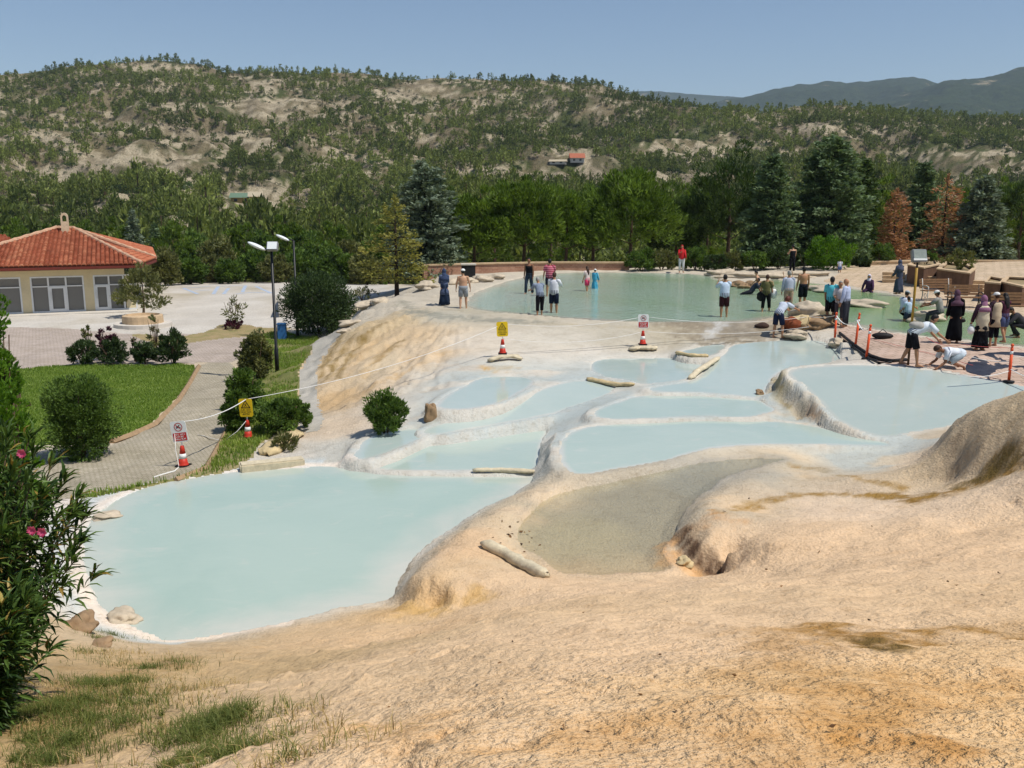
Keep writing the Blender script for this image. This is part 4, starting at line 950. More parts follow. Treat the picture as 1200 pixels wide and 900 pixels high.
for i, (px, d, top, wd, k) in enumerate(DIP):
    nm, ct, mt = WORD[k]
    lb = {'p': 'mid-green pine in the belt of trees beyond the terrace' if px < 1170 else 'mid-green pine in the tree belt nearest the right picture edge', 'b': 'leafy broadleaf tree in the belt beyond the parking lot' if px < 900 else ('leafy broadleaf tree behind the plaza, partly behind the edge pine' if px < 1200 else 'leafy broadleaf tree at the extreme right beyond the plaza'), 's': 'pale blue spruce rising right of the tiled roof', 'd': 'dark narrow conifer beside the blue spruce'}[k]
    gr = {'p': 'pines in the belt beyond the terrace', 'b': 'broadleaf trees in the belt beyond the terrace'}.get(k) if px < 1170 else None
    if k == 'p': plant('pine', nm, ct, lb, px, d, top, wd, 320, gr, mat=mt, nc=80, per=60, ll=.42, lw=.15, trunk=.06)
    elif k == 'b': plant('bush', nm, ct, lb, px, d, top, wd, 320, gr, mat=mt if i % 3 else L_OLIVE, nc=80, per=60, ll=.36, lw=.18)
    else: plant('cedar', nm, ct, lb, px, d, top, wd, 320, gr, mat=mt, tiers=18, per=44, ll=.36, lw=.16, shape=.7)
# garden plants near the lawns
def gp(kind, name, cat, label, px, base, top, width, **kw):
    p = hit(px, base); r = ray(px, base); return plant(kind, name, cat, label, px, p.y, top, width, base, **kw)
gp('bush', 'oleander_bush', 'bush', 'large dark rounded oleander bush beside the lamp post', 374, 392, 318, 80, mat=L_DARK, nc=230, per=100, ll=.16, lw=.055, low=-.98, group=None)
gp('bush', 'clipped_bush', 'bush', 'dark clipped round bush on the lawn edge by the paved path', 97, 537, 438, 76, mat=L_BUSH, nc=200, per=120, ll=.075, lw=.035, low=-.99)
gp('bush', 'juniper_shrub', 'shrub', 'dark low juniper at the left end of the lawn border', 98, 428, 398, 38, mat=L_DARK, nc=50, per=60, ll=.13, lw=.05, group='junipers along the lawn')
gp('bush', 'juniper_shrub', 'shrub', 'dark low juniper beneath the purple-leaved shrub', 132, 427, 396, 36, mat=L_DARK, nc=50, per=60, ll=.13, lw=.05, group='junipers along the lawn')
gp('bush', 'juniper_shrub', 'shrub', 'dark low juniper right of the gap in the lawn border', 172, 427, 400, 30, mat=L_DARK, nc=50, per=60, ll=.13, lw=.05, group='junipers along the lawn')
gp('bush', 'juniper_shrub', 'shrub', 'dark spiky juniper at the right end of the lawn border', 204, 427, 388, 36, mat=L_DARK, nc=50, per=60, ll=.15, lw=.05, group='junipers along the lawn', up=.9)
gp('bush', 'purple_shrub', 'shrub', 'purple-leaved shrub standing among the junipers', 126, 422, 381, 24, mat=L_RED, nc=24, per=40, ll=.13, lw=.06)
gp('bush', 'thin_sapling', 'sapling', 'thin grey-green sapling at the left of the lawn border', 104, 424, 376, 16, mat=L_OLIVE, nc=14, per=24, ll=.14, lw=.05)
gp('bush', 'thin_sapling', 'sapling', 'thin upright sapling between the two juniper pairs', 159, 424, 386, 12, mat=L_DARK, nc=14, per=34, ll=.14, lw=.05)
gp('bush', 'thin_sapling', 'sapling', 'slender yellow-green sapling beside the round stone planter', 183, 420, 362, 18, mat=L_OLIVE, nc=14, per=20, ll=.16, lw=.06)
gp('bush', 'purple_shrub', 'shrub', 'low purple-leaved shrub in the island bed by the forecourt', 274, 386, 374, 26, mat=L_RED, nc=24, per=40, ll=.14, lw=.06)
gp('bush', 'thin_sapling', 'sapling', 'feathery pale sapling rising from the purple shrub bed', 274, 384, 345, 28, mat=L_OLIVE, nc=16, per=18, ll=.22, lw=.06)
gp('bush', 'hedge_shrub', 'shrub', 'reddish-green hedge shrub left of the front lamp post', 301, 446, 388, 38, mat=L_OLIVE, nc=100, per=80, ll=.12, lw=.06, low=-.98, group='hedge shrubs beside the path')
gp('bush', 'hedge_shrub', 'shrub', 'olive-green hedge shrub below the front lamp post', 288, 480, 430, 40, mat=L_BUSH, nc=100, per=80, ll=.11, lw=.055, low=-.98, group='hedge shrubs beside the path')
gp('bush', 'hedge_shrub', 'shrub', 'dark hedge shrub behind the yellow warning sign on grass', 279, 506, 456, 36, mat=L_BUSH, nc=100, per=80, ll=.10, lw=.05, low=-.98, group='hedge shrubs beside the path')
gp('bush', 'low_bush', 'bush', 'low spreading glossy green bush right of the yellow sign', 334, 506, 466, 70, mat=L_BUSH, nc=90, per=70, ll=.10, lw=.05)
gp('bush', 'small_bush', 'bush', 'small round green bush growing on the white stone slope', 452, 509, 460, 52, mat=L_BUSH, nc=80, per=70, ll=.11, lw=.035, up=.8)
gp('bush', 'verge_weed', 'weeds', 'grassy weeds beside the fallen stone slab', 335, 528, 506, 36, mat=L_OLIVE, nc=30, per=40, ll=.12, lw=.02, up=1.2)
gp('pine', 'small_tree', 'tree', 'small loose-crowned tree growing from the round stone planter', 168, 372, 314, 50, mat=L_OLIVE, nc=60, per=60, ll=.26, lw=.06, trunk=.04)
gp('bush', 'dry_shrub', 'shrub', 'dry yellowish shrub beside the stone steps below the cedar', 425, 352, 335, 34, mat=L_OLIVE, nc=30, per=30, ll=.14, lw=.04)
# ================================================================== BUILDINGS
M_TILE = None
def m_tile():
    t = NT('clay_roof_tiles'); v = t.coord(1.0); f = t.attr('tint', 'Fac')
    c = t.ramp(f, [(0.0, S(132, 76, 56, .80)), (.45, S(178, 102, 72, .82)), (.8, S(196, 124, 92, .84)), (1.0, S(214, 150, 112, .9))])
    c = t.mix(.7, c, t.ramp(t.noise(v, 1.1, 5, .7), [(.35, (.72, .68, .66)), (.6, (1.08, 1.06, 1.05))]), 'MULTIPLY')
    return t.done(t.pbr(c, .85, None, .15))
M_TILE = m_tile()
M_RENDER = plain('cream_render', S(222, 205, 166, .9), .9, .10, 1.2, .1)
M_WFRAME = plain('white_frame', S(232, 232, 230, .9), .4, .04)
M_CONC = plain('pale_concrete_block', S(208, 200, 188, .9), .9, .10, 2.0, .2)
M_STONE = plain('rough_stone', S(120, 90, 70, .85), .9, .30, 3.0, .8)
M_STONEL = plain('cut_cream_stone', S(206, 178, 142, .88), .9, .22, 3.0, .6)
def m_glass(name, tint, tr):
    t = NT(name); b = t.pbr(tint, .08, None, .5); x = t.n('ShaderNodeBsdfTransparent'); x.inputs[0].default_value = (.75, .76, .75, 1)
    mx = t.n('ShaderNodeMixShader'); mx.inputs[0].default_value = tr; t.l(b, mx.inputs[1]); t.l(x.outputs[0], mx.inputs[2]); return t.done(mx.outputs[0])
M_GLASS = m_glass('window_glass', S(158, 156, 150, .82), .40)
M_IN = plain('dim_interior', S(150, 144, 134, .8), .9, .1)
def tiled_face(mb, tints, e0, e1, a0, a1, pitch=.26, rows=22):
    """ribs of half-round tiles from the eave e0-e1 up to the ridge a0-a1"""
    e0, e1, a0, a1 = map(Vector, (e0, e1, a0, a1)); L = (e1 - e0).length; n = int(L / pitch)
    nrm = (e1 - e0).cross((a0 + a1) / 2 - e0).normalized()
    if nrm.z < 0: nrm = -nrm
    ed = (e1 - e0).normalized()
    for i in range(n):
        s = (i + .5) / n; p = e0 + (e1 - e0) * s
        # climb direction: perpendicular to the eave within the roof plane, stopped by the hips
        up = nrm.cross(ed); up = up if up.z > 0 else -up
        q = (a0 + a1) / 2; hgt = (q - e0).dot(up)
        sa0 = (a0 - e0).dot(ed) / L; sa1 = (a1 - e0).dot(ed) / L
        if s < sa0: k = s / max(sa0, 1e-6)
        elif s > sa1: k = (1 - s) / max(1 - sa1, 1e-6)
        else: k = 1
        T = hgt * k
        if T < .15: continue
        m = max(2, int(T / .33)); V = []; F = []
        base = rnd.random()
        for j in range(m):
            t0 = T * j / m; t1 = T * (j + 1) / m
            for (tt, lift, rr) in ((t0, .045, .125), (t1, .012, .105)):
                for a in (0, PI / 4, PI / 2, 3 * PI / 4, PI):
                    V.append(p + up * tt + ed * (math.cos(a) * rr) + nrm * (math.sin(a) * rr * .8 + lift))
            b = j * 10; F += [(b + c, b + c + 1, b + 6 + c, b + 5 + c) for c in range(4)]
            F.append((b, b + 1, b + 2, b + 3, b + 4))
            tints += [min(1, max(0, .25 + .35 * base + .4 * rnd.random()))] * 10
        mb.add(V, F)
def roof(parent, eaves, ridge, name='roof', caps=True):
    """eaves: list of (p, q, a0, a1) faces"""
    mb = MB(); ti = []
    for e0, e1, a0, a1 in eaves: tiled_face(mb, ti, e0, e1, a0, a1)
    b = len(mb.v)
    for e0, e1, a0, a1 in eaves:
        d = Vector((0, 0, -.02)); V = [Vector(e0) + d, Vector(e1) + d, Vector(a1) + d]
        if (Vector(a0) - Vector(a1)).length > .01: V.append(Vector(a0) + d)
        mb.add(V, [tuple(range(len(V)))])
    ti += [.2] * (len(mb.v) - b)
    me = mb.mesh(name, M_TILE, False); at = me.attributes.new('tint', 'FLOAT', 'POINT'); at.data.foreach_set('value', np.array(ti, np.float32))
    o = link(name, me, None, parent)
    return o
def window_unit(par, p, ux, w, h, mull, door=None, hh=.72):
    """glazed shopfront: frame with mullions and a transom, one pane sheet behind it; ux runs along the wall, local y is outward"""
    ux = Vector(ux); rz = math.atan2(ux.y, ux.x); out = Vector((ux.y, -ux.x, 0)); p = Vector(p)
    f = MB(); t = .09; M = Matrix.Rotation(rz, 3, 'Z')
    def bar(x, z, sx, sz, pr=0): f.box(p + ux * x + out * (.02 + pr) + Vector((0, 0, z)), (sx, .09, sz), M=M)
    bar(w / 2, t / 2, w, t); bar(w / 2, h - t / 2, w, t); bar(t / 2, h / 2, t, h - 2 * t); bar(w - t / 2, h / 2, t, h - 2 * t)
    for x in mull: bar(x, h / 2, .10, h - 2 * t)
    seg = [0] + list(mull) + [w]
    for a, b in zip(seg[:-1], seg[1:]):
        bar((a + b) / 2, h * hh, b - a - .11, .07)
    win = f.build('window', M_WFRAME, par)
    g = MB(); g.box(p + ux * (w / 2) - out * .03 + Vector((0, 0, h / 2)), (w - .08, .02, h - .08), M=M); g.build('pane', M_GLASS, win)
    if door:
        a, b = door; d = MB(); dw = b - a - .10; dh = h * hh - .04
        def dbar(x, z, sx, sz): d.box(p + ux * x + out * .055 + Vector((0, 0, z)), (sx, .06, sz), M=M)
        x0 = a + .05; dbar(x0 + .06, dh / 2 + .03, .12, dh); dbar(x0 + dw - .06, dh / 2 + .03, .12, dh); dbar(x0 + dw / 2, .12, dw - .24, .18); dbar(x0 + dw / 2, dh - .03, dw - .24, .12)
        dr = d.build('door', M_WFRAME, par)
        k = MB(); k.tube([p + ux * (x0 + .06) + out * .13 + Vector((0, 0, .75)), p + ux * (x0 + .06) + out * .13 + Vector((0, 0, 1.25))], .025, 6); k.build('handle', M_WFRAME, dr)
bz = 0.82
A = drop(165, 309, 0); 
def at_z(px, py, z): return drop(px, py, CAMZ - z)
ez = 3.70
E1 = at_z(166, 309.5, ez); E0 = at_z(-92, 315.5, ez); E2 = at_z(183, 303, ez); E3 = at_z(178, 291, ez); E4 = E0 + (E3 - E1) * 1.0
dirx = Vector((E1 - E0)); dirx.z = 0; dirx.normalize(); diry = Vector((-dirx.y, dirx.x, 0))
bl = empty('tiled_building', (0, 0, 0), 0, 'low cream building with red clay tile roof and glazed shopfronts', 'building')
ap0 = Vector(depth(66, 268, 65.5)); ap1 = Vector(depth(86, 268.5, 66.0))
E1, E0, E2, E3, E4 = map(Vector, (E1, E0, E2, E3, E4))
rf = roof(bl, [(E0, E1, ap0, ap1), (E1, E2, ap1, ap1), (E2, E3, ap1, ap1), (E3, E4, ap1, ap0)], None)
cp = MB()
for a, b in ((E1, ap1), (ap0, ap1), (E2, ap1), (E0, ap0)):
    cp.tube([a + (b - a) * t + Vector((0, 0, .07)) for t in np.linspace(0, 1, 24)], [.16 if i % 2 else .12 for i in range(24)], 8)
cp.build('ridge_caps', plain('mortared_ridge', S(204, 164, 134, .86), .9, .25, 4), rf)
fa = MB()
for a, b in ((E0, E1), (E1, E2), (E2, E3)):
    d = b - a; ln = Vector((d.x, d.y, 0)).length; M = Matrix.Rotation(math.atan2(d.y, d.x), 3, 'Z'); fa.box((a + b) / 2 + Vector((0, 0, -.14)), (ln, .06, .16), M=M)
fa.build('fascia', plain('dark_red_fascia', S(120, 52, 40, .85), .6), rf)
so = MB(); so.add([E0 + Vector((0, 0, -.24)), E1 + Vector((0, 0, -.24)), E2 + Vector((0, 0, -.24)), E3 + Vector((0, 0, -.24)), E4 + Vector((0, 0, -.24))], [(0, 1, 2, 3, 4)])
so.build('soffit', plain('pale_soffit', S(200, 186, 156, .88), .9), rf)
ch = MB(); c0 = Vector(depth(76, 262, 65.0))
ch.box(c0 + Vector((0, 0, -.255)), (.48, .48, .8), math.atan2(dirx.y, dirx.x)); 
c0 = c0 - Vector((0, 0, .2)); arc = [(-.31, 0), (-.31, .35)] + [(-.31 * math.cos(a), .35 + .34 * math.sin(a)) for a in np.linspace(.15, PI - .15, 7)] + [(.31, .35), (.31, 0), (.17, 0), (.17, .33)] + [(.17 * math.cos(a), .33 + .17 * math.sin(a)) for a in np.linspace(.2, PI - .2, 5)] + [(-.17, .33), (-.17, 0)]
n = len(arc); V = [c0 + dirx * x * .77 + diry * y * .77 + Vector((0, 0, z * .85 + .345)) for y in (-.31, .31) for x, z in arc]
ch.add(V, [tuple(range(n)), tuple(range(n, 2 * n))[::-1]] + [(i, i + n, (i + 1) % n + n, (i + 1) % n) for i in range(n)])
ch.build('chimney', plain('chimney_render', S(216, 196, 164, .9), .9, .15), rf)
# walls, set in from the eaves; the front wall is pierced by the shopfronts
off = 1.15
W0 = E0 + diry * off + dirx * off; W1 = E1 + diry * off - dirx * off * .9; wlen = (W1 - W0).length
def sx_of(px):                          # distance along the front wall seen at photo column px
    r = ray(px, 340); n = diry; q = (W0 - Vector((0, 0, CAMZ))).dot(n) / Vector(r).dot(n); return ((Vector(r) * q + Vector((0, 0, CAMZ))) - W0).dot(dirx)
wt = 3.60; wh = 3.02 - bz
bays = [(-62, -14), (-40, 25), (36, 99), (110, 160)]
bays = [(sx_of(a), sx_of(b)) for a, b in bays[1:]]
wl = MB(); M = Matrix.Rotation(math.atan2(dirx.y, dirx.x), 3, 'Z')
def wseg(a, b, z0, z1, th=.25): wl.box(W0 + dirx * ((a + b) / 2) + diry * (th / 2) + Vector((0, 0, (z0 + z1) / 2 - W0.z)), (b - a, th, z1 - z0), M=M)
cur = 0
for a, b in bays:
    wseg(cur, a, bz - .5, bz + wh); cur = b
wseg(cur, wlen, bz - .5, bz + wh); wseg(0, wlen, bz + wh, wt)
S1 = W1 + diry * 11; L2 = 11
wl.box(W1 + diry * 5.7 - dirx * .125 + Vector((0, 0, (bz - .5 + wt) / 2 - W1.z)), (.25, 10.9, wt - bz + .5), M=M)
wl.box(W0 + diry * 11 + dirx * (wlen / 2) + Vector((0, 0, (bz - .5 + wt) / 2 - W0.z)), (wlen, .25, wt - bz + .5), M=M)
wl.box(W0 + diry * 5.7 + dirx * .125 + Vector((0, 0, (bz - .5 + wt) / 2 - W0.z)), (.25, 10.9, wt - bz + .5), M=M)
wl.build('wall', M_RENDER, bl)
fl_ = MB(); fl_.box(W0 + dirx * (wlen / 2) + diry * 5.5 + Vector((0, 0, bz - .06 - W0.z)), (wlen - .6, 10.4, .1), M=M); fl_.build('floor', M_IN, bl)
st = MB(); st.box(W0 + dirx * (wlen / 2) - diry * .55 + Vector((0, 0, bz - .30 - W0.z)), (wlen + 1.2, 1.1, .6), M=M); st.build('step', M_CONC, bl, bevel=.02)
for k, ((a, b), ml) in enumerate(zip(bays, ([.5], [.33, .66], [.36, .70]))):
    w = b - a; mm = [w * q for q in ml]
    window_unit(bl, W0 + dirx * a + Vector((0, 0, bz - W0.z)) + diry * .05, dirx, w, wh, mm, (mm[0], mm[1]) if k == 1 else ((0.04, mm[0]) if k == 2 else None))
for (px, w_) in ((12, .1), (50, .5), (130, .6)):
    pass
# the neighbouring wing whose roof shows at the left
wg = empty('tiled_annex', (0, 0, 0), 0, 'second red tiled roof showing behind the building at the left edge', 'building')
R0 = Vector(depth(-120, 292, 72)); R1 = Vector(depth(20, 291, 76)); Ra = Vector(depth(-120, 277, 77)); Rb = Vector(depth(8, 279, 79.5)); back = Vector((-2, 9, 0))
R1.z = R0.z; Rb.z = Ra.z
roof(wg, [(R0, R1, Ra, Rb)], None)
m = MB(); P = [R0 + Vector((.4, .5, 0)), R1 + Vector((-.4, .5, 0)), R1 + back, R0 + back]; m.prism([(p.x, p.y) for p in P], -.2, R0.z - .03); m.build('wall', M_RENDER, wg)
# far houses on the hillside
def hill_hit(px, py):
    r = ray(px, py); r = r / r[1]; d = np.linspace(125, 700, 1200); z = CAMZ + r[2] * d; h = hill(np.full(len(d), r[0]), d); k = np.argmax(z <= h); return r[0] * d[k], d[k], h[k]
def hut(px, py, d, w, dp, h, rh, wallm, roofm, label):
    x, y, z = hill_hit(px, py); p = Vector((x, y, z)); k = y / d; w *= k; dp *= k; h *= k; rh *= k; e = empty('hill_house', (p.x, p.y, z - .3), rnd.random() * .4 - .2, label, 'house')
    m = MB(); m.box((0, 0, h / 2), (w, dp, h)); m.build('wall', wallm, e)
    r = MB(); o = .5
    r.add([(-w / 2 - o, -dp / 2 - o, h - .2), (w / 2 + o, -dp / 2 - o, h - .2), (w / 2 + o, dp / 2 + o, h - .2), (-w / 2 - o, dp / 2 + o, h - .2), (-w / 2 - o, 0, h + rh), (w / 2 + o, 0, h + rh)], [(0, 1, 5, 4), (2, 3, 4, 5), (0, 4, 3), (1, 2, 5), (3, 2, 1, 0)])
    r.build('roof', roofm, e)
    for x in (-w * .25, w * .22):
        k = MB(); k.box((x, -dp / 2 - .02, h * .55), (w * .16, .08, h * .38)); k.build('window', plain('dark_window', (.05, .05, .05), .3), e)
M_REDR = plain('red_far_roof', S(186, 112, 84, .8), .9, .2)
hut(284, 238, 255, 5.2, 4, 1.8, 1.1, plain('ochre_wall', S(200, 166, 104, .85), .9), plain('green_roof', S(110, 134, 112, .85), .6), 'small ochre house with a green roof on the hillside')
hut(300, 237, 262, 3.2, 3.4, 1.8, 1.2, plain('ochre_wall', S(200, 166, 104, .85), .9), plain('pale_roof', S(190, 176, 150, .85), .8), 'small pale-roofed shed beside the green-roofed house')
hut(676, 191, 330, 4.6, 4, 1.7, 1.5, plain('white_far_wall', S(210, 204, 194, .85), .9), M_REDR, 'distant house with a red roof among hillside trees')
hut(654, 192, 335, 5.5, 3.5, 1.1, .6, plain('white_far_wall', S(210, 204, 194, .85), .9), plain('pale_roof', S(190, 176, 150, .85), .8), 'long pale shed left of the red-roofed house')

# ------------------------------------------------------------------ low walls, planters, benches
M_BRICK = None
def m_brickw():
    t = NT('red_brick_wall'); v = t.coord(1.0); b = t.n('ShaderNodeTexBrick'); 
    mp = t.n('ShaderNodeMapping'); mp.inputs['Rotation'].default_value = (PI / 2, 0, 0); t.l(v, mp.inputs['Vector']); t.l(mp.outputs['Vector'], b.inputs['Vector'])
    b.inputs['Scale'].default_value = 2.2; b.inputs['Color1'].default_value = (*S(172, 124, 102, .82), 1); b.inputs['Color2'].default_value = (*S(190, 146, 122, .82), 1); b.inputs['Mortar'].default_value = (*S(190, 160, 134, .85), 1)
    c = t.mix(.8, b.outputs['Color'], t.ramp(t.noise(v, 1.3, 5, .7), [(.3, (.7, .66, .62)), (.65, (1.1, 1.1, 1.1))]), 'MULTIPLY')
    return t.done(t.pbr(c, .9, t.bump(b.outputs['Fac'], -.4, .01), .15))
M_BRICK = m_brickw()
def wall_run(name, label, P, h, th, matw, matc, cat='wall', cap=.10, sink=.3):
    e = empty(name, P[0], 0, label, cat); o = Vector(P[0]); w = MB(); c = MB()
    for a, b in zip(P[:-1], P[1:]):
        a = Vector(a) - o; b = Vector(b) - o; d = b - a; L = Vector((d.x, d.y, 0)).length; M = Matrix.Rotation(math.atan2(d.y, d.x), 3, 'Z'); md = (a + b) / 2
        w.box((md.x, md.y, md.z + (h - cap - sink) / 2), (L, th, h - cap + sink), M=M); c.box((md.x, md.y, md.z + h - cap / 2), (L + .05, th + .12, cap), M=M)
    w.build('wall_body', matw, e); c.build('coping', matc, e, bevel=.015); return e
def gz(x, y): return float(ground(np.array([x]), np.array([y]))[0])
def P_(px, d, dz=0):
    r = ray(px, 320); x = r[0] / r[1] * d; return Vector((x, d, gz(x, d) + dz))
wz = 3.05
def Wp(px, d): q = P_(px, d); q.z = wz; return q
wall_run('brick_wall', 'low red brick wall with pale coping behind the far shore', [Wp(496, 58.5), Wp(560, 60), Wp(640, 61.2), Wp(737, 61.0)], .62, .35, M_BRICK, M_STONEL)
wall_run('low_wall', 'low grey concrete wall standing on the pale parking lot', [hit(330, 372), hit(336, 352)], 1.0, .3, M_CONC, M_CONC)
wall_run('stone_kerb', 'low stone edge along the back of the cream plaza', [Wp(1010, 65), Wp(1085, 66.5), Wp(1200, 66), Wp(1300, 66)], .42, .4, M_STONEL, M_STONEL)
def planter(label, pts, h, plant_label, ptop, wd, pmat, **kw):
    """stone trough: walls, rim and soil"""
    P = [hit(*q) for q in pts]; c = sum(P, Vector()) / len(P); z = min(p.z for p in P)
    e = empty('stone_planter', (c.x, c.y, z), 0, label, 'planter'); loc = [(p.x - c.x, p.y - c.y) for p in P]
    w = MB(); n = len(loc); ins = [(x * .82, y * .82) for x, y in loc]
    V = [(x, y, -.2) for x, y in loc] + [(x, y, h) for x, y in loc] + [(x, y, h) for x, y in ins] + [(x, y, h - .25) for x, y in ins]
    w.add(V, [(k * n + i, k * n + (i + 1) % n, (k + 1) * n + (i + 1) % n, (k + 1) * n + i) for k in range(3) for i in range(n)])
    w.build('stone_wall', M_STONE, e)
    r = MB(); o = [(x * 1.03, y * 1.03) for x, y in loc]
    V = [(x, y, h + .003) for x, y in o] + [(x, y, h + .07) for x, y in o] + [(x * .80, y * .80, h + .07) for x, y in loc] + [(x * .80, y * .80, h + .003) for x, y in loc]
    r.add(V, [(k * n + i, k * n + (i + 1) % n, ((k + 1) % 4) * n + (i + 1) % n, ((k + 1) % 4) * n + i) for k in range(4) for i in range(n)]); r.build('rim', M_STONEL, e)
    s = MB(); s.add([(x * .82, y * .82, h - .06) for x, y in loc], [tuple(range(n))]); s.build('soil', M_DIRT, e)
    if plant_label:
        NTREE[0] += 1; rg = np.random.default_rng(3000 + NTREE[0]); H = ptop; Wd = wd
        q = empty('planter_shrub', (c.x, c.y, z + h - .06), 0, plant_label, 'shrub')
        V_, T_ = bush_crown(Wd, H, .02, rg, nc=34, per=40, ll=.16, lw=.06, **kw); leaf_obj('foliage', V_, T_, pmat, q); stem_mesh(Wd, H, rg, 5, .015).build('stem', M_BARK, q, True)
    return e
planter('tallest stone planter beside the shaded trees, holding a dark shrub', [(1020,325),(1036,330),(1058,326),(1056,313),(1034,309),(1021,313)], 1.25, 'dark green shrub spilling from the tallest stone planter', .9, 1.5, L_BUSH)
planter('stone planter behind the yellow floodlight pole', [(1062,332),(1081,337),(1099,330),(1096,321),(1076,319)], .95, 'small green shrub in the planter behind the yellow pole', .75, 1.5, L_BUSH)
planter('long stone planter with a spiky plant by the steps', [(1096,338),(1134,347),(1141,338),(1132,331),(1106,327)], 1.0, 'spiky grey-green plant in the long stone planter', 1.0, 1.9, L_OLIVE, up=1.3)
planter('stone planter block right of the small steps', [(1152,352),(1170,356),(1175,347),(1158,344)], .8, None, 0, 0, L_BUSH)
planter('curved stone planter nearest the right edge of the plaza', [(1172,354),(1196,360),(1208,358),(1204,347),(1178,345)], .85, None, 0, 0, L_BUSH)
# steps between planters
for (px, py, lb) in ((1148, 342, 'three cream stone steps between the plaza planters'), (1047, 331, 'two cream stone steps beside the tallest planter'), (1093, 337, 'cream stone steps left of the long planter')):
    p = hit(px, py); e = MB()
    for k in range(3): e.box((0, k * .40, .08 + k * .16), (1.15, .41, .16 if k == 0 else .16 + .002 * k), 0)
    o = e.build('stone_steps', M_STONEL, None, bevel=.02); o.location = p; o.rotation_euler = (0, 0, -.35); tag(o, lb, 'steps')
M_WOOD = plain('weathered_wood', S(140, 104, 72, .85), .8, .3, 8, .3)
M_IRON = plain('pale_iron', S(206, 204, 198, .88), .5, .1)
M_DIRON = plain('dark_iron', S(50, 48, 46, .9), .5, .1)
def bench(px, py, rz, label, iron):
    p = hit(px, py); e = empty('park_bench', p, rz, label, 'bench', 'benches by the pool')
    s = MB()
    for k in range(4): s.box((0, -.20 + k * .115, .44), (1.55, .095, .035))
    s.build('seat', M_WOOD, e, bevel=.005)
    b = MB(); R = Matrix.Rotation(-.22, 3, 'X')
    for k in range(4): b.box(Vector((0, .27 + .025 * k, .56 + k * .11)), (1.55, .03, .09), M=R)
    b.build('backrest', M_WOOD, e, bevel=.005)
    for sx in (-.62, .62):
        l = MB(); l.tube([(sx, -.24, 0), (sx, -.20, .22), (sx, -.24, .42)], .025, 6); l.tube([(sx, .30, 0), (sx, .22, .22), (sx, .24, .42), (sx, .36, .95)], .025, 6); l.tube([(sx, -.24, .42), (sx, .24, .42)], .025, 6)
        l.tube([(sx, -.22, .62), (sx, .0, .66), (sx, .28, .62)], .022, 6); l.tube([(sx, -.23, .42), (sx, -.22, .62)], .02, 6)
        l.tube([(sx, .09 * math.cos(a), .21 + .10 * math.sin(a)) for a in np.linspace(0, 2 * PI, 13)], .016, 5); l.build('leg', iron, e, True)
bench(1099, 352, .10, 'wooden slat bench on pale round iron legs behind the seated capped man', M_IRON)
bench(1130, 361, -.12, 'wooden slat bench behind the woman in the black dress', M_DIRON)
bench(1187, 372, -.15, 'wooden slat bench at the right behind the long-haired girl', M_DIRON)
# round stone planter in the forecourt
p = hit(168, 383); e = empty('round_planter', p, 0, 'round stone planter with a paved ledge in the forecourt', 'planter')
m = MB(); m.lathe([(1.5, -.1), (1.5, .22), (1.05, .22), (1.05, .18)], 26); m.build('ledge', M_CONC, e)
m = MB(); m.lathe([(1.08, .1), (1.05, .62), (.90, .66), (.87, .52), (.02, .50)], 22); m.build('stone_wall', M_STONEL, e)
# timber/stone edging of lawn and path
def edging(name, label, pts, w, h, mat):
    P = [hit(*q) for q in pts]; m = MB(); m.tube([p + Vector((0, 0, h * .3)) for p in P], [(w, h)] * len(P), 4, side=(0, 0, 1) if 0 else None); o = m.build(name, mat); tag(o, label, 'edging')
M_EDGE = plain('brick_edging', S(168, 140, 108, .85), .9, .25, 5, .4)
edging('path_edging', 'brick edging between the clipped lawn and the paved path', [(131,520),(152,513),(181,500),(209,470),(222,450),(233,430)], .09, .09, M_EDGE)
edging('path_edging', 'low edging between the paved path and the rough verge', [(206,564),(241,551),(262,513),(278,470),(282,426)], .07, .07, M_EDGE)

# faint painted bays on the parking lot
m = MB()
for a, b in (((215,338),(232,345)),((215,338),(246,336)),((250,345),(256,336)),((256,336),(288,335)),((262,345),(268,338)),((284,343),(288,335)),((296,343),(318,344)),((300,336),(318,344)),((276,345),(296,343)),((228,341),(246,340))):
    p0, p1 = hit(*a), hit(*b); d = (p1 - p0).normalized(); n_ = Vector((-d.y, d.x, 0)) * .14; L = max(2, int((p1 - p0).length / .6)); P = [p0 + (p1 - p0) * (i / L) for i in range(L + 1)]
    V = [];
    for q in P: V += [(q + n_).x, (q + n_).y, gz((q + n_).x, (q + n_).y) + .010], [(q - n_).x, (q - n_).y, gz((q - n_).x, (q - n_).y) + .010]
    m.add(V, [(2 * i, 2 * i + 1, 2 * i + 3, 2 * i + 2) for i in range(L)])
o = m.build('parking_markings', plain('faded_blue_paint', S(176, 188, 204, .88), .8, .15, 3)); o['kind'] = 'structure'
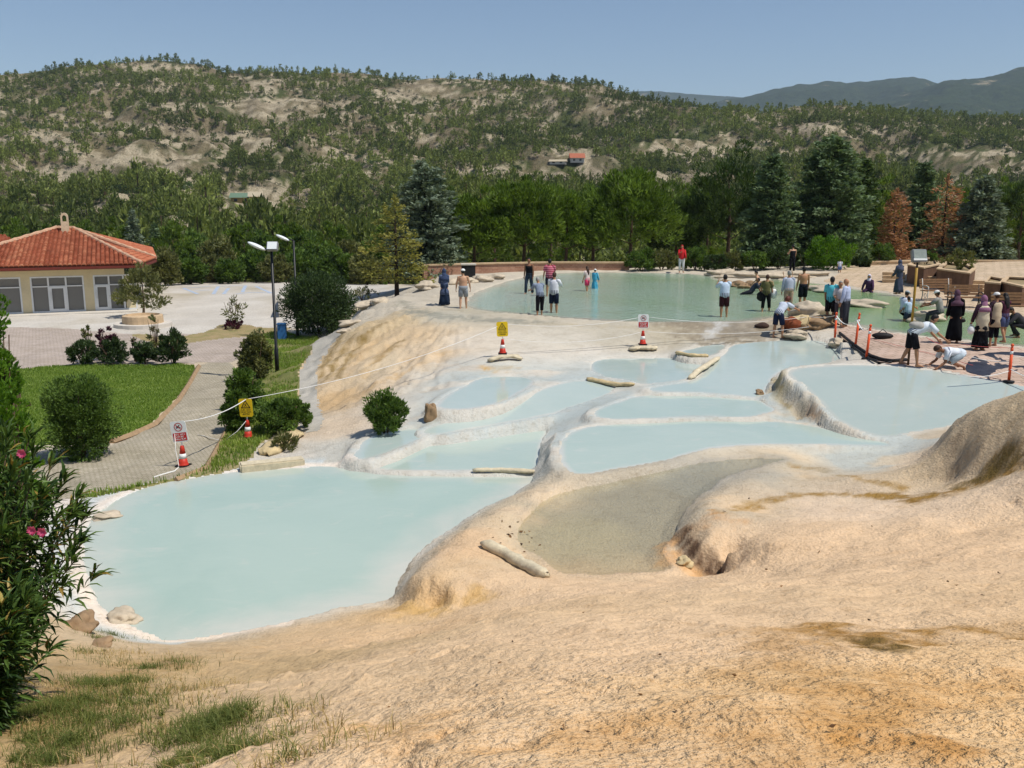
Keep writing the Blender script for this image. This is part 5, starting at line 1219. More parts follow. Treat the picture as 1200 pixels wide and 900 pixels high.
# ================================================================== SMALL THINGS
M_RED = plain('signal_red', S(206, 58, 40, .88), .5, .12); M_WHITE = plain('sign_white', S(236, 236, 232, .92), .45, .04); M_YEL = plain('sign_yellow', S(244, 204, 30, .92), .45, .06)
M_BLACK = plain('black_rubber', S(34, 32, 32, .9), .7, .2); M_ORANGE = plain('post_orange', S(236, 92, 48, .92), .5, .12); M_SRED = plain('sign_red', S(206, 44, 44, .9), .45, .06)
M_ALU = plain('dull_metal', S(170, 172, 172, .85), .35, .06, metal=.4); M_LAMPW = plain('lamp_glass', S(232, 236, 236, .95), .25, .03)
M_POLE = plain('black_pole', S(30, 32, 34, .9), .4, .1)
M_TAPE = plain('white_tape', S(232, 230, 224, .92), .5, .06); M_YMET = plain('yellow_paint', S(172, 134, 48, .88), .5, .15)
def triangle(m, c, ux, uz, out, s, mi, d): 
    P = [c + uz * s * .6 + out * d, c - ux * s * .58 - uz * s * .42 + out * d, c + ux * s * .58 - uz * s * .42 + out * d]
    m.add(P, [(0, 1, 2)], mi)
def stroke(m, pts, w, out, mi, d):
    """flat stroke of width w through points on the sign face"""
    for a, b in zip(pts[:-1], pts[1:]):
        t = (b - a).normalized(); s = out.cross(t) * (w / 2); a2 = a - t * w * .4; b2 = b + t * w * .4
        m.add([a2 - s + out * d, a2 + s + out * d, b2 + s + out * d, b2 - s + out * d], [(0, 1, 2, 3)], mi)
def cone_sign(px, py, kind, label, slab=None, tilt=0.0, yaw=0.0, hs=1.0, z=None):
    p = hit(px, py); p = Vector((p.x, p.y, p.z + (z or 0)))
    e = empty('cone_sign', p, yaw, label, 'warning sign')
    b = MB(); b.box((0, 0, .02), (.28, .28, .04)); b.build('base', M_BLACK, e, bevel=.01)
    c = MB(); prof = [(.165, .04), (.15, .06), (.137, .10)]; k = 12
    def rr(z_): return .098 - (z_ - .10) * .155
    c.lathe([(.125, .041), (.112, .06), (rr(.10), .10), (rr(.19), .19)], 16, mi=0); c.lathe([(rr(.19) + .001, .191), (rr(.30) + .001, .30)], 16, mi=1); c.lathe([(rr(.301), .301), (rr(.47), .47), (.03, .48)], 16, mi=0)
    c.build('cone', [M_RED, M_WHITE], e, True)
    s = MB(); s.tube([(0, 0, .45), (0, 0, .58)], .014, 6); s.build('stake', M_WHITE, e)
    R = Matrix.Rotation(tilt, 3, 'Y'); ux = R @ Vector((1, 0, 0)); uz = R @ Vector((0, 0, 1)); out = Vector((0, -1, 0)); c0 = Vector((0, -.02, .56)) + uz * .24
    w, h = .36, .47; bd = MB()
    mats = {'yellow': [M_YEL, M_BLACK, M_WHITE], 'white': [M_WHITE, M_BLACK, M_SRED]}[kind]
    cr = .05; ol = []
    for sx, sy, a0 in ((1, 1, 0), (-1, 1, PI / 2), (-1, -1, PI), (1, -1, 3 * PI / 2)):
        for a in np.linspace(a0, a0 + PI / 2, 4): ol.append((sx * (w / 2 - cr) + cr * math.cos(a), sy * (h / 2 - cr) + cr * math.sin(a)))
    n = len(ol); V = [c0 + ux * x + uz * y + out * d for d in (-.005, .005) for x, y in ol]
    bd.add(V, [tuple(range(n)), tuple(range(n, 2 * n))[::-1]] + [(i, (i + 1) % n, n + (i + 1) % n, n + i) for i in range(n)])
    bo = bd.build('sign_board', mats[0], e)
    g = MB(); d = .008
    def pt(x, y): return c0 + ux * x + uz * y
    if kind == 'yellow':
        T = [pt(0, .19), pt(-.115, .0), pt(.115, .0), pt(0, .19)]; stroke(g, T, .020, out, 0, d)
        stroke(g, [pt(-.045, .03), pt(-.005, .06), pt(.04, .03)], .014, out, 0, d + .001); stroke(g, [pt(.0, .06), pt(.02, .11)], .016, out, 0, d + .001); stroke(g, [pt(-.03, .09), pt(.0, .075)], .012, out, 0, d + .001)
        rows = [(-.055, .24, 9), (-.11, .27, 11), (-.165, .20, 8)]
        col = 0
    else:
        C = [pt(.088 * math.cos(a), .105 + .088 * math.sin(a)) for a in np.linspace(0, 2 * PI, 25)]; stroke(g, C, .016, out, 1, d)
        stroke(g, [pt(-.045, .09), pt(.0, .10), pt(.045, .085)], .022, out, 0, d + .001); stroke(g, [pt(-.03, .13), pt(-.005, .11)], .028, out, 0, d + .001); stroke(g, [pt(.02, .13), pt(.021, .135)], .03, out, 0, d + .001)
        stroke(g, [pt(-.06, .165), pt(.06, .045)], .014, out, 1, d + .002)
        g.add([pt(x, y) + out * d for x, y in ((-.155, -.205), (.155, -.205), (.155, -.025), (-.155, -.025))], [(0, 1, 2, 3)], 1)
        rows = [(-.065, .24, 9), (-.115, .18, 7), (-.165, .25, 10)]; col = 2
    # rows of small capital strokes: the words themselves cannot be read at this distance
    lr = random.Random(px)
    for y, wd, nn in rows:
        for i in range(nn):
            if nn > 8 and i == nn // 2: continue
            x = -wd / 2 + wd * (i + .5) / nn; q = wd / nn * .32
            a, b_, c_, d_ = pt(x - q, y + .013), pt(x + q, y + .013), pt(x - q, y - .013), pt(x + q, y - .013)
            for st in lr.choice([[(a, c_), (a, b_)], [(a, c_), (b_, d_)], [(a, b_), (c_, d_)], [(a, c_), (c_, d_)], [(c_, b_), (b_, d_)]]): stroke(g, list(st), .008, out, col, d + .003)
    g.build('sign_print', [M_BLACK, M_SRED, M_WHITE], bo)
    return p
C1 = cone_sign(215, 547, 'white', 'white and red no-swimming sign on a cone at the path edge', tilt=-.14, yaw=-.1)
C2 = cone_sign(291, 514, 'yellow', 'yellow warning sign on a cone standing on the grass', tilt=-.05, yaw=-.15)
C3 = cone_sign(589, 419, 'yellow', 'yellow warning sign on a cone among the stone terraces', tilt=-.04, yaw=.0, z=.10)
C4 = cone_sign(753, 409, 'white', 'white and red no-swimming sign on a cone below the upper pool', tilt=0.0, yaw=.0, z=.10)
def slab(P, r, name, label, cat, mat, n=14, seed=1, flat=.55, wob=.2):
    """water-worn stone/log lying along P"""
    rg = random.Random(seed); m = MB(); P = [Vector(p) for p in P]; pts = []
    for i in range(n):
        t = i / (n - 1) * (len(P) - 1); k = min(int(t), len(P) - 2); pts.append(P[k] + (P[k + 1] - P[k]) * (t - k))
    rad = [r * (.55 if i in (0, n - 1) else 1) * (1 + wob * (rg.random() - .5)) for i in range(n)]
    m.tube(pts, [(a, a * flat) for a in rad], 12, side=None)
    V = []
    for v in m.v: V.append((v[0] + rg.gauss(0, .03) * r * 3, v[1] + rg.gauss(0, .03) * r * 3, v[2] + rg.gauss(0, .03) * r * 3))
    m.v = V; o = m.build(name, mat, None, True); tag(o, label, cat)
    return o
M_LOG = plain('crusted_limestone', S(212, 198, 168, .9), .9, .22, 9, .6); M_LOG2 = plain('yellow_crust', S(208, 186, 142, .9), .9, .25, 9, .6); M_ROCK = plain('pale_rock', S(200, 184, 160, .88), .9, .25, 5, .8); M_ROCKD = plain('brown_rock', S(160, 132, 100, .85), .9, .3, 5, .8)
def hz(px, py, dz): q = hit(px, py); return q + Vector((0, 0, dz))
slab([hz(566, 640, .05), hz(590, 652, .06), hz(618, 668, .05), hz(641, 677, .04)], .10, 'stone_log', 'grey crusted log lying at the edge of the brown shallow pool', 'log', M_LOG, 16, 3, .9)
slab([hz(554, 555, .05), hz(590, 555.5, .05), hz(626, 556, .05)], .06, 'stone_log', 'thin crusted log lying along the rim of the big pool', 'log', M_LOG, 14, 4, .8)
slab([hz(572, 425, .06), hz(584, 423, .12), hz(600, 422, .12), hz(612, 423, .06)], .13, 'stone_slab', 'curved pale stone slab under the terrace yellow sign', 'stone', M_LOG, 12, 5, .4)
slab([hz(738, 412, .07), hz(748, 412, .09), hz(760, 412, .09), hz(770, 411, .07)], .15, 'stone_slab', 'flat pale stone under the sign below the upper pool', 'stone', M_LOG, 12, 6, .4)
slab([hz(688, 446, .03), hz(700, 449, .05), hz(722, 453, .05), hz(743, 452, .03)], .09, 'terrace_ledge', 'yellow crusted stone ledge on the rim left of the small pool', 'ledge', M_LOG2, 14, 7, .7)
slab([hz(792, 416, .04), hz(812, 419, .05), hz(830, 420, .04)], .08, 'terrace_ledge', 'narrow yellow stone ledge right of the cone sign', 'ledge', M_LOG2, 12, 8, .7)
slab([hz(808, 446, .04), hz(818, 439, .10), hz(832, 430, .10), hz(842, 422, .04)], .10, 'terrace_ledge', 'brownish stone hump between two small upper pools', 'ledge', M_LOG, 12, 9, .7)
a_, b_ = hz(281, 551, .04), hz(356, 544, .05); d_ = b_ - a_; m = MB(); m.box((0, 0, 0), (d_.length, .34, .20)); o = m.build('kerb_stone', M_LOG, None, bevel=.03); o.location = (a_ + b_) / 2; o.rotation_euler = (0, 0, math.atan2(d_.y, d_.x)); tag(o, 'long pale kerb stone at the corner of the big pool', 'kerb')
slab([hz(310, 535, .05), hz(330, 522, .08), hz(348, 510, .06)], .28, 'fallen_slab', 'broad tan stone slab beside the low glossy bush', 'stone', M_LOG2, 10, 11, .35)
from mathutils import noise as mnoise
def vn3(v, o): return mnoise.noise(Vector((v.x + o[0], v.y + o[1], v.z + o[2]))) * .5 + .5
def rock(px, py, sx, sy, sz, name, label, mat, seed, cat='rock', dz=0):
    p = hit(px, py); rg = random.Random(seed); off = [rg.random() * 10 for _ in range(3)]
    m = MB(); 
    def fn(v):
        k = 1 + .22 * math.sin(v.x * 3 + off[0]) * math.cos(v.y * 2.6 + off[1]) + .14 * math.sin(v.z * 5 + v.x * 4 + off[2]) + .05 * math.sin(v.y * 11 + off[0])
        k += (vn3(v * 2.3, off) - .5) * .35 + (vn3(v * 6, off) - .5) * .14; return v * k
    m.ball((0, 0, 0), (sx, sy, sz), 30, 20, fn=fn); o = m.build(name, mat, None, True); o.location = p + Vector((0, 0, sz * .35 + dz)); o.rotation_euler = (0, 0, rg.random() * 6); tag(o, label, cat); return o
rock(948, 372, .95, .7, .42, 'boulder', 'large rounded pale boulder at the near shore behind the bending person', M_ROCK, 1)
rock(958, 382, .9, .6, .26, 'boulder', 'flat grey-brown rock in front of the large rounded boulder', M_ROCKD, 2)
rock(938, 384, .5, .4, .28, 'boulder', 'yellow-stained rock right of the brown cloth heap', M_LOG2, 3)
rock(932, 396, .55, .4, .16, 'boulder', 'low pale rock near the orange posts', M_ROCK, 4)
rock(1010, 359, 1.0, .6, .20, 'pool_stone', 'flat pale stone standing in the green pool beyond the orange posts', M_ROCK, 5)
rock(962, 341, 1.0, .6, .22, 'pool_stone', 'pale stone slab in the pool near the far shore', M_ROCK, 6)
rock(1086, 376, .9, .5, .30, 'pool_stone', 'white stone block behind the bending man in the pool', M_ROCK, 7)
rock(905, 325, 3.0, .5, .24, 'shore_stone', 'long white stone slab along the far shore', M_ROCK, 8).rotation_euler = (0, 0, .05)
rock(845, 322, 1.1, .45, .22, 'shore_stone', 'white stone at the left end of the far-shore slabs', M_ROCK, 9).rotation_euler = (0, 0, .1)
rock(505, 492, .16, .14, .32, 'stone_stump', 'small upright brown crusted stump on the white slope', M_ROCKD, 12)
rock(890, 462, .10, .10, .10, 'loose_stone', 'small loose stone below the flowing rim wall', M_ROCKD, 13)
rock(145, 727, .28, .2, .10, 'shore_lump', 'grey crusted lump at the near-left shore of the big pool', M_ROCK, 14)
rock(126, 606, .26, .2, .06, 'shore_lump', 'flat pinkish crust lump on the far-left pool rim', M_ROCK, 15)
rock(95, 738, .22, .2, .14, 'loose_stone', 'dark brown rock under the near oleander', M_ROCKD, 16)
rock(120, 757, .16, .10, .05, 'loose_stone', 'flat tan stone on the grass near the big pool', M_ROCKD, 17)
rock(980, 406, .42, .3, .16, 'loose_stone', 'pale rock at the foot of the leftmost orange post', M_ROCK, 18)
rock(802, 662, .11, .15, .08, 'loose_stone', 'orange crusted lump in the hollow of the stone lobe', M_LOG2, 19)
for i, (px, py, s) in enumerate([(530,333,.45),(548,332,.4),(565,330,.5),(500,338,.5),(580,327,.4)]):
    o = rock(px, py, s * 1.5, s, s * .5, 'shore_rock', 'pale rock in the line of rocks along the left shore', M_ROCK, 30 + i); o['group'] = 'rocks along the left shore'
for i, (px, py, s) in enumerate([(850,333,.3),(862,336,.35),(872,338,.3),(885,338,.4),(897,335,.35)]):
    o = rock(px, py, s * 1.4, s, s * .6, 'shore_rock', 'dark wet rock below the white slab at the far shore', M_ROCKD, 40 + i); o['group'] = 'dark rocks at the far shore'
for i, (px, py, s) in enumerate([(400,372,.4),(418,366,.4),(410,382,.35),(430,360,.4),(392,386,.3),(445,355,.35),(405,390,.25)]):
    o = rock(px, py, s * 1.4, s, s * .5, 'rubble_stone', 'pale rubble stone beside the gravel path', M_ROCK, 50 + i); o['group'] = 'rubble beside the gravel path'

# lamps
def lamp(px, py, top, head_dir, label, flood=False, d=None):
    p = hit(px, py) if d is None else P_(px, d); H = depth(px, top, p.y)[2] - p.z
    e = empty('street_lamp', p, 0, label, 'street lamp')
    m = MB(); m.tube([(0, 0, -.1), (0, 0, .9), (0, 0, .92), (0, 0, H)], [.075, .075, .055, .045], 10); m.build('pole', M_POLE, e, True)
    a = MB(); a.tube([(0, 0, H - .02), (-.12, 0, H + .06), (-.26, 0, H + .04)], .03, 8); a.build('arm', M_POLE, e, True)
    h = MB(); R = Matrix.Rotation(.42, 3, 'Y')
    h.ball(Vector((-.52, 0, H + .14)), (.36, .15, .075), 16, 9, M=R); h.build('lamp_head', M_LAMPW, e, True)
    if flood:
        f = MB(); R = Matrix.Rotation(-.5, 3, 'X'); f.box((.06, -.05, H + .13), (.40, .16, .34), M=R); fo = f.build('floodlight', M_ALU, e, bevel=.02)
        g = MB(); g.box(Vector((.06, -.05, H + .13)) + R @ Vector((0, -.085, 0)), (.34, .012, .28), M=R); g.build('lens', M_LAMPW, fo)
    return e
lamp(325, 437, 293, -1, 'black lamp post with floodlight and white oval head beside the hedge', True)
lamp(349, 396, 282, -1, 'black lamp post with white oval head behind the oleander bush')
b = hit(331, 398); e = empty('litter_bin', b, .1, 'blue bin beside the front lamp post', 'bin')
m = MB(); m.box((0, 0, .38), (.42, .4, .74)); m.build('body', plain('blue_plastic', S(60, 118, 176, .88), .5), e, bevel=.03)
m = MB(); m.box((0, 0, .78), (.46, .44, .06)); m.build('lid', plain('blue_lid', S(80, 138, 196, .88), .5), e, bevel=.015)
b = hit(549, 325); e = empty('waste_bin', b, .1, 'dark waste bin with a pale lid behind the left shore', 'bin')
m = MB(); m.box((0, 0, .36), (.8, .5, .7)); m.build('body', M_BLACK, e, bevel=.02)
m = MB(); m.box((0, 0, .76), (.9, .6, .09)); m.build('lid', M_CONC, e, bevel=.02)
# yellow pole with floodlight
p = hit(1064, 428); top = Vector(depth(1074.5, 314, p.y + .0)); e = empty('floodlight_pole', p, 0, 'tilted yellow pole behind the bending man', 'pole')
tv = top - p; m = MB(); m.tube([Vector((0, 0, -.2)), tv * .42], .034, 8); m.build('pole_base', plain('rusty_brown', S(96, 70, 48, .85), .8), e, True)
m = MB(); m.tube([tv * .42, tv], .036, 8); m.build('pole_shaft', M_YMET, e, True)
q = P_(1075, 48); tp = Vector(depth(1075, 300, 48)); e = empty('floodlight_stand', q, 0, 'grey floodlight on a short mast above the plaza planter', 'floodlight')
hh = tp.z - q.z
m = MB(); m.tube([(0, .1, -.1), (0, .1, hh - .2)], .05, 8); m.build('mast', M_POLE, e, True)
m = MB(); R = Matrix.Rotation(-.35, 3, 'X'); m.box((0, 0, hh), (.72, .30, .64), M=R); o = m.build('lamp_housing', M_ALU, e, bevel=.03)
m = MB(); m.box(Vector((0, 0, hh)) + R @ Vector((0, -.16, .05)), (.62, .014, .46), M=R); m.build('lens', plain('lens_grey', S(160, 168, 160, .85), .2), o)
m = MB(); m.box(Vector((0, 0, hh)) + R @ Vector((0, -.17, -.23)), (.68, .05, .09), M=R); m.build('lower_rim', M_WHITE, o)
# orange posts
POSTS = []
for i, (px, py, h, lb) in enumerate([(978, 401, 1.02, 'orange post with white wrap, farthest left of the cluster of three'), (1002, 409, 1.15, 'orange post with a white tape knot, middle of the cluster of three'), (1015, 421, 1.05, 'orange post nearest the black hoses'), (1182, 448, 1.02, 'single orange post at the edge of the dark wet paving')]):
    p = hit(px, py); e = empty('orange_post', p, 0, lb, 'post', 'orange barrier posts')
    m = MB(); m.lathe([(.14, 0), (.14, .03), (.05, .05)], 12); m.build('base', M_BLACK, e)
    m = MB(); lean = (.06 if i in (1, 2) else .0)
    def q(z): return (lean * z, 0, z)
    m.tube([q(.04), q(h * .72)], .037, 10, mi=0); m.tube([q(h * .722), q(h * .80)], .039, 10, mi=1); m.tube([q(h * .802), q(h * .88)], .037, 10, mi=0); m.tube([q(h * .882), q(h * .91)], .029, 10, mi=0); m.ball(q(h * .95), (.042, .042, .045), 8, 6, mi=0)
    m.build('shaft', [M_ORANGE, M_WHITE], e, True)
    POSTS.append(p)
# tapes and ropes
def sag(a, b, s=.1, n=14):
    a, b = Vector(a), Vector(b); return [a + (b - a) * t + Vector((0, 0, -4 * s * t * (1 - t))) for t in np.linspace(0, 1, n)]
def tape(runs, label, w=.022, mat=None, name='barrier_tape', cat='tape'):
    m = MB()
    for r in runs: m.tube(r, (w, w * .35) and [(w, w * .35)] * len(r), 5)
    o = m.build(name, mat or M_TAPE, None, True); tag(o, label, cat); return o
U = Vector((0, 0, 1))
T1 = C1 + U * 1.02; T2 = C2 + U * 1.02; T3 = C3 + U * .98; T4 = C4 + U * .98
K1 = hit(318, 463) + U * .0
far = Vector(T3) + Vector((-.05, .1, -.06))
tape([sag(T1, T2, .12)], 'twisted white tape between the two left cone signs', .022)
tape([sag(T2, far, .25, 24)], 'long white tape from the grass cone sign to the terrace sign', .017)
tape([[C1 + Vector((-.14, 0, .75)), C1 + Vector((-.13, -.05, .4)), C1 + Vector((-.06, -.1, .02)), hit(205, 553) + U * .02, hit(190, 558) + U * .02, hit(180, 562) + U * .03]], 'loose white tape hanging from the path cone sign', .02)
tape([[C2 + Vector((-.02, -.05, .46)), C2 + Vector((-.25, -.1, .2)), hit(262, 519) + U * .03, hit(240, 513) + U * .02, hit(232, 511) + U * .02]], 'slack white tape lying from the grass cone to the path', .02)
tape([sag(T3, T4 + Vector((-.12, 0, -.05)), .18, 20), sag(C3 + Vector((0, .02, .5)), C4 + Vector((-.1, 0, .42)), .22, 20)], 'two white tapes between the terrace signs', .016)
R1 = hit(945, 389) 
RA = Vector(depth(948, 371, 33.6)); RB = Vector(depth(948, 383, 32.6))
tape([sag(T4 + Vector((.12, 0, -.03)), RA, .20, 22), sag(C4 + Vector((.05, 0, .46)), RB, .16, 22)], 'two white tapes from the terrace sign to the boulders', .016)
PA, PB_, PC, PD = [p + U * .9 for p in POSTS]
tape([sag(RA, PA, .05), sag(PA, PB_, .22), sag(PB_, PC, .15)], 'white tape draped over the three orange posts', .026)
e_ = Vector(depth(1140, 402, 24.6)); tape([sag(PD, PD + Vector((-1.0, .6, .0)), .02), sag(PD + Vector((-1.0, .6, 0)), Vector(depth(1085, 395, 26.5)), .12)], 'red and white tape behind the kneeling man', .016, plain('red_tape', S(206, 90, 84, .9), .5, .3, 12))
tape([sag(PD + U * -.35, Vector(depth(1138, 418, 24.6)), .05), sag(PD + U * -.6, Vector(depth(1120, 439, 23.6)), .10), sag(PD + U * -.2, Vector(depth(1240, 415, 24)), .06), sag(PD + U * -.55, Vector(depth(1240, 450, 22.6)), .08)], 'white tapes tied low on the single orange post', .022)
tape([[hit(1020, 398) + U * .04, hit(1040, 404) + U * .05, hit(1075, 412) + U * .03, hit(1100, 418) + U * .03, hit(1140, 430) + U * .03]], 'red tape lying slack across the pink paving', .014, plain('red_tape', S(206, 90, 84, .9), .5, .3, 12))
def hose(pts, r, label):
    m = MB(); P = [hit(*q) + U * r for q in pts]; m.tube(P, r, 8); o = m.build('hose', M_BLACK, None, True); tag(o, label, 'hose', 'black hoses by the posts')
hose([(984, 393), (996, 402), (1008, 411), (1020, 419), (1034, 424), (1046, 425), (1062, 424)], .05, 'thick black hose curving past the orange posts')
hose([(988, 401), (1000, 409), (1010, 416), (1018, 422), (1030, 427), (1044, 426)], .035, 'thinner black hose nearer the milky pool')
m = MB()
for k in range(2): m.ball((k * .13, k * .05, .04), (.05, .13, .035), 10, 6)
o = m.build('sandals', M_BLACK, None, True); o.location = hit(1006, 387); tag(o, 'pair of black sandals on the paving behind the posts', 'sandals')
m = MB(); m.ball((0, 0, .10), (.34, .16, .11), 14, 8); m.tube([(-.15, 0, .18), (0, 0, .32), (.15, 0, .18)], .014, 6); o = m.build('bag', M_BLACK, None, True); o.location = hit(1034, 397); o.rotation_euler = (0, 0, -.3); tag(o, 'black bag lying on the paving behind the bending man', 'bag')
# dark wet tarpaulin-like paving patch
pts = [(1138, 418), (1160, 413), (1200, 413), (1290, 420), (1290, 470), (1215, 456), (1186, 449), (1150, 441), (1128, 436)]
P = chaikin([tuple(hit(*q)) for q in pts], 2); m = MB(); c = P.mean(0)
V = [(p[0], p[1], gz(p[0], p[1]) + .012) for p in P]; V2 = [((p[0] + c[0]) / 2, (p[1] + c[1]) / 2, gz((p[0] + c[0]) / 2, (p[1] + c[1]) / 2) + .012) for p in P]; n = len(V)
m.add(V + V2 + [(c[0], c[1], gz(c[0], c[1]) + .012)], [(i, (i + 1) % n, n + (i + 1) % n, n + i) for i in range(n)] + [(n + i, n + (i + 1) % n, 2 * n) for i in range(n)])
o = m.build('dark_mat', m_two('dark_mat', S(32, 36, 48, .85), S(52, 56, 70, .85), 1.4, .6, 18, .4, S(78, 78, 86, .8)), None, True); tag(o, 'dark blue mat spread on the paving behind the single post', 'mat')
# ================================================================== PEOPLE
SKINS = {'l': (206, 160, 128), 'm': (184, 134, 100), 'd': (150, 104, 76)}
def skin_mat(k): return plain('skin_' + k, S(*SKINS[k], .85), .55, .06, 12)
HAIRC = {'black': (30, 26, 24), 'brown': (66, 42, 30), 'grey': (150, 146, 140), 'auburn': (92, 44, 30)}
M_EYE = plain('dark_eye', (.02, .015, .012), .2, .05)
DG = None
def remesh(mb, name, vox, mat):
    me = mb.mesh(name + '_raw', mat, True); o = bpy.data.objects.new('tmp', me); COL.objects.link(o)
    r = o.modifiers.new('r', 'REMESH'); r.mode = 'VOXEL'; r.voxel_size = vox; r.use_smooth_shade = True
    s = o.modifiers.new('s', 'SMOOTH'); s.factor = .5; s.iterations = 2
    bpy.context.view_layer.update(); dg = bpy.context.evaluated_depsgraph_get()
    out = bpy.data.meshes.new_from_object(o.evaluated_get(dg)); out.name = name
    bpy.data.objects.remove(o); bpy.data.meshes.remove(me); out.materials.clear(); out.materials.append(mat); return out
def R3(a, ax): return Matrix.Rotation(a, 3, ax)
def hand(mb, w, d, side, pal):
    """palm, four curled fingers of unequal length and a thumb; w wrist, d direction, side towards the thumb, pal palm normal"""
    d, side, pal = d.normalized(), side.normalized(), pal.normalized()
    mb.tube([w - d * .01, w + d * .03, w + d * .075, w + d * .095], [(.026, .019), (.036, .016), (.040, .014), (.034, .010)], 8, side=side)
    for i, (o, L) in enumerate(((.030, .075), (.010, .084), (-.010, .078), (-.029, .060))):
        b = w + d * .088 + side * o; k1 = b + (d * .92 + pal * .25).normalized() * L * .48; k2 = k1 + (d * .7 + pal * .65).normalized() * L * .32; k3 = k2 + (d * .4 + pal * .9).normalized() * L * .22
        mb.tube([b, k1, k2, k3], [.0095, .009, .008, .006], 6)
    t0 = w + d * .03 + side * .030; t1 = t0 + (side * .7 + d * .7).normalized() * .040; t2 = t1 + (d * .9 + side * .25 + pal * .3).normalized() * .032; mb.tube([t0, t1, t2], [.012, .011, .008], 6)
def head_fn(v):
    x, y, z = v.x, v.y, v.z                    # y forward
    k = 1.0
    if z < -.1: x *= 1 - .30 * min(1, (-z - .1)); y *= 1 - .12 * min(1, (-z - .1))
    if y > .5:
        y += .22 * math.exp(-((x / .16) ** 2 + ((z + .08) / .17) ** 2))                    # nose
        y -= .07 * math.exp(-(((abs(x) - .36) / .17) ** 2 + ((z - .06) / .12) ** 2))        # eye sockets
        y += .05 * math.exp(-((x / .28) ** 2 + ((z + .42) / .07) ** 2))                     # lips
        y += .06 * math.exp(-((x / .25) ** 2 + ((z + .75) / .14) ** 2))                     # chin
    return Vector((x, y, z))
def person(label, at, yaw, H=1.70, lean=0.0, head=0.0, turn=0.0, arms=((0, .12, .15), (0, .12, .15)), legs=((0, .04, 0), (0, .04, 0)),
           skin='m', hair=('black', 'short'), top=None, bottom=None, scarf=None, hat=None, vest=None, stout=1.0, sink=0.0, seat=None, roll=0.0, female=False, cat='person', name='person', eyes=True):
    """yaw 0 faces away from the camera (+Y). arms/legs: (right, left) of (forward swing, spread, bend). top/bottom: (kind, colour)"""
    s = H / 1.70; e = empty(name, at, yaw, label, cat)
    t = Vector((math.sin(roll), math.sin(lean) * math.cos(roll), math.cos(lean) * math.cos(roll))); X = Vector((1, 0, 0)); f = X.cross(t) * -1; f = Vector((0, math.cos(lean), -math.sin(lean)))
    P = Vector((0, 0, 0)); sw = (.165 if female else .185) * s; hw = .088 * s
    neckb = P + t * .50 * s; shc = P + t * .455 * s
    hl = lean + head; nt = Vector((0, math.sin(hl * .7 + lean * .0), math.cos(hl * .7))); hc = neckb + nt * .165 * s; HR = R3(turn, 'Z') @ R3(-hl, 'X')
    J = {}
    for i, sx in enumerate((1, -1)):
        a, b, el = arms[i]; sh = shc + X * sx * sw
        d1 = Vector((sx * math.sin(b), math.sin(a) * math.cos(b), -math.cos(a) * math.cos(b))); e1 = sh + d1 * .285 * s
        a2 = a + el; b2 = b * .4 if el < .8 else -b * .6 - .25; d2 = Vector((sx * math.sin(b2), math.sin(a2) * math.cos(b2), -math.cos(a2) * math.cos(b2))); w = e1 + d2 * .245 * s
        J['a%d' % i] = (sh, e1, w, d2)
        a, b, kn = legs[i]; hp = P + X * sx * hw - Vector((0, 0, .02 * s))
        d1 = Vector((sx * math.sin(b), math.sin(a) * math.cos(b), -math.cos(a) * math.cos(b))); k1 = hp + d1 * .41 * s
        a2 = a - kn; d2 = Vector((sx * math.sin(b * .5), math.sin(a2), -math.cos(a2))); an = k1 + d2 * .41 * s
        J['l%d' % i] = (hp, k1, an, a2)
    lowest = min(min(J['l0'][2].z, J['l1'][2].z) - .075 * s, 0 if seat is None else 9)
    dz = -lowest - sink if seat is None else seat + .10 * s
    off = Vector((0, 0, dz))
    sm = skin_mat(skin); st = stout
    def tors(ex): return [(P - t * .09 * s, (.12 * s * st + ex, .085 * s * st + ex)), (P, (.158 * s * st + ex, .115 * s * st + ex)), (P + t * .10 * s, (.150 * s * st + ex, .112 * s * st + ex)), (P + t * .20 * s, ((.132 if female else .145) * s * st + ex, .105 * s * st + ex)),
                          (P + t * .33 * s, (.160 * s * (st * .5 + .5) + ex, .118 * s * (st * .5 + .5) + ex)), (P + t * .42 * s, ((sw / s - .02) * s + ex, .105 * s + ex)), (P + t * .475 * s, ((sw / s - .06) * s + ex, .075 * s + ex)), (P + t * .50 * s, (.065 * s + ex * .6, .06 * s + ex * .6))]
    def sub(L, i0=0, i1=99): q = L[i0:i1]; return [p + off for p, r in q], [r for p, r in q]
    b = MB()
    p_, r_ = sub(tors(0)); b.tube(p_, r_, 14, side=X)
    b.tube([neckb - t * .03 * s + off, neckb + nt * .04 * s + off, hc - nt * .03 * s + off], [.058 * s, .052 * s, .05 * s], 10)
    b.ball(hc + off, (.074 * s, .094 * s, .115 * s), 26, 18, M=HR, fn=head_fn)
    for sx in (1, -1): b.ball(hc + HR @ Vector((sx * .074 * s, -.008 * s, -.005 * s)) + off, (.012 * s, .022 * s, .034 * s), 8, 6, M=HR)
    for i in (0, 1):
        sh, e1, w, d2 = J['a%d' % i]; sx = 1 if i == 0 else -1
        b.tube([shc + X * sx * sw * .55 + off, sh + off, sh * .6 + e1 * .4 + off, e1 + off, e1 * .65 + w * .35 + off, w + off], [.05 * s, .054 * s * (st * .3 + .7), .047 * s, .037 * s, .039 * s, .026 * s], 10)
        hp, k1, an, a2 = J['l%d' % i]
        b.tube([P + X * sx * hw * .8 + off, hp * .8 + k1 * .2 + off, hp * .45 + k1 * .55 + off, k1 + off, k1 * .68 + an * .32 + off, k1 * .2 + an * .8 + off, an + off], [.085 * s, .084 * s * (st * .4 + .6), .070 * s, .053 * s, .056 * s, .036 * s, .036 * s], 12)
        fd = Vector((sx * .15, 1, 0)).normalized(); hl_ = an + Vector((0, 0, -.045 * s)) - fd * .045 * s
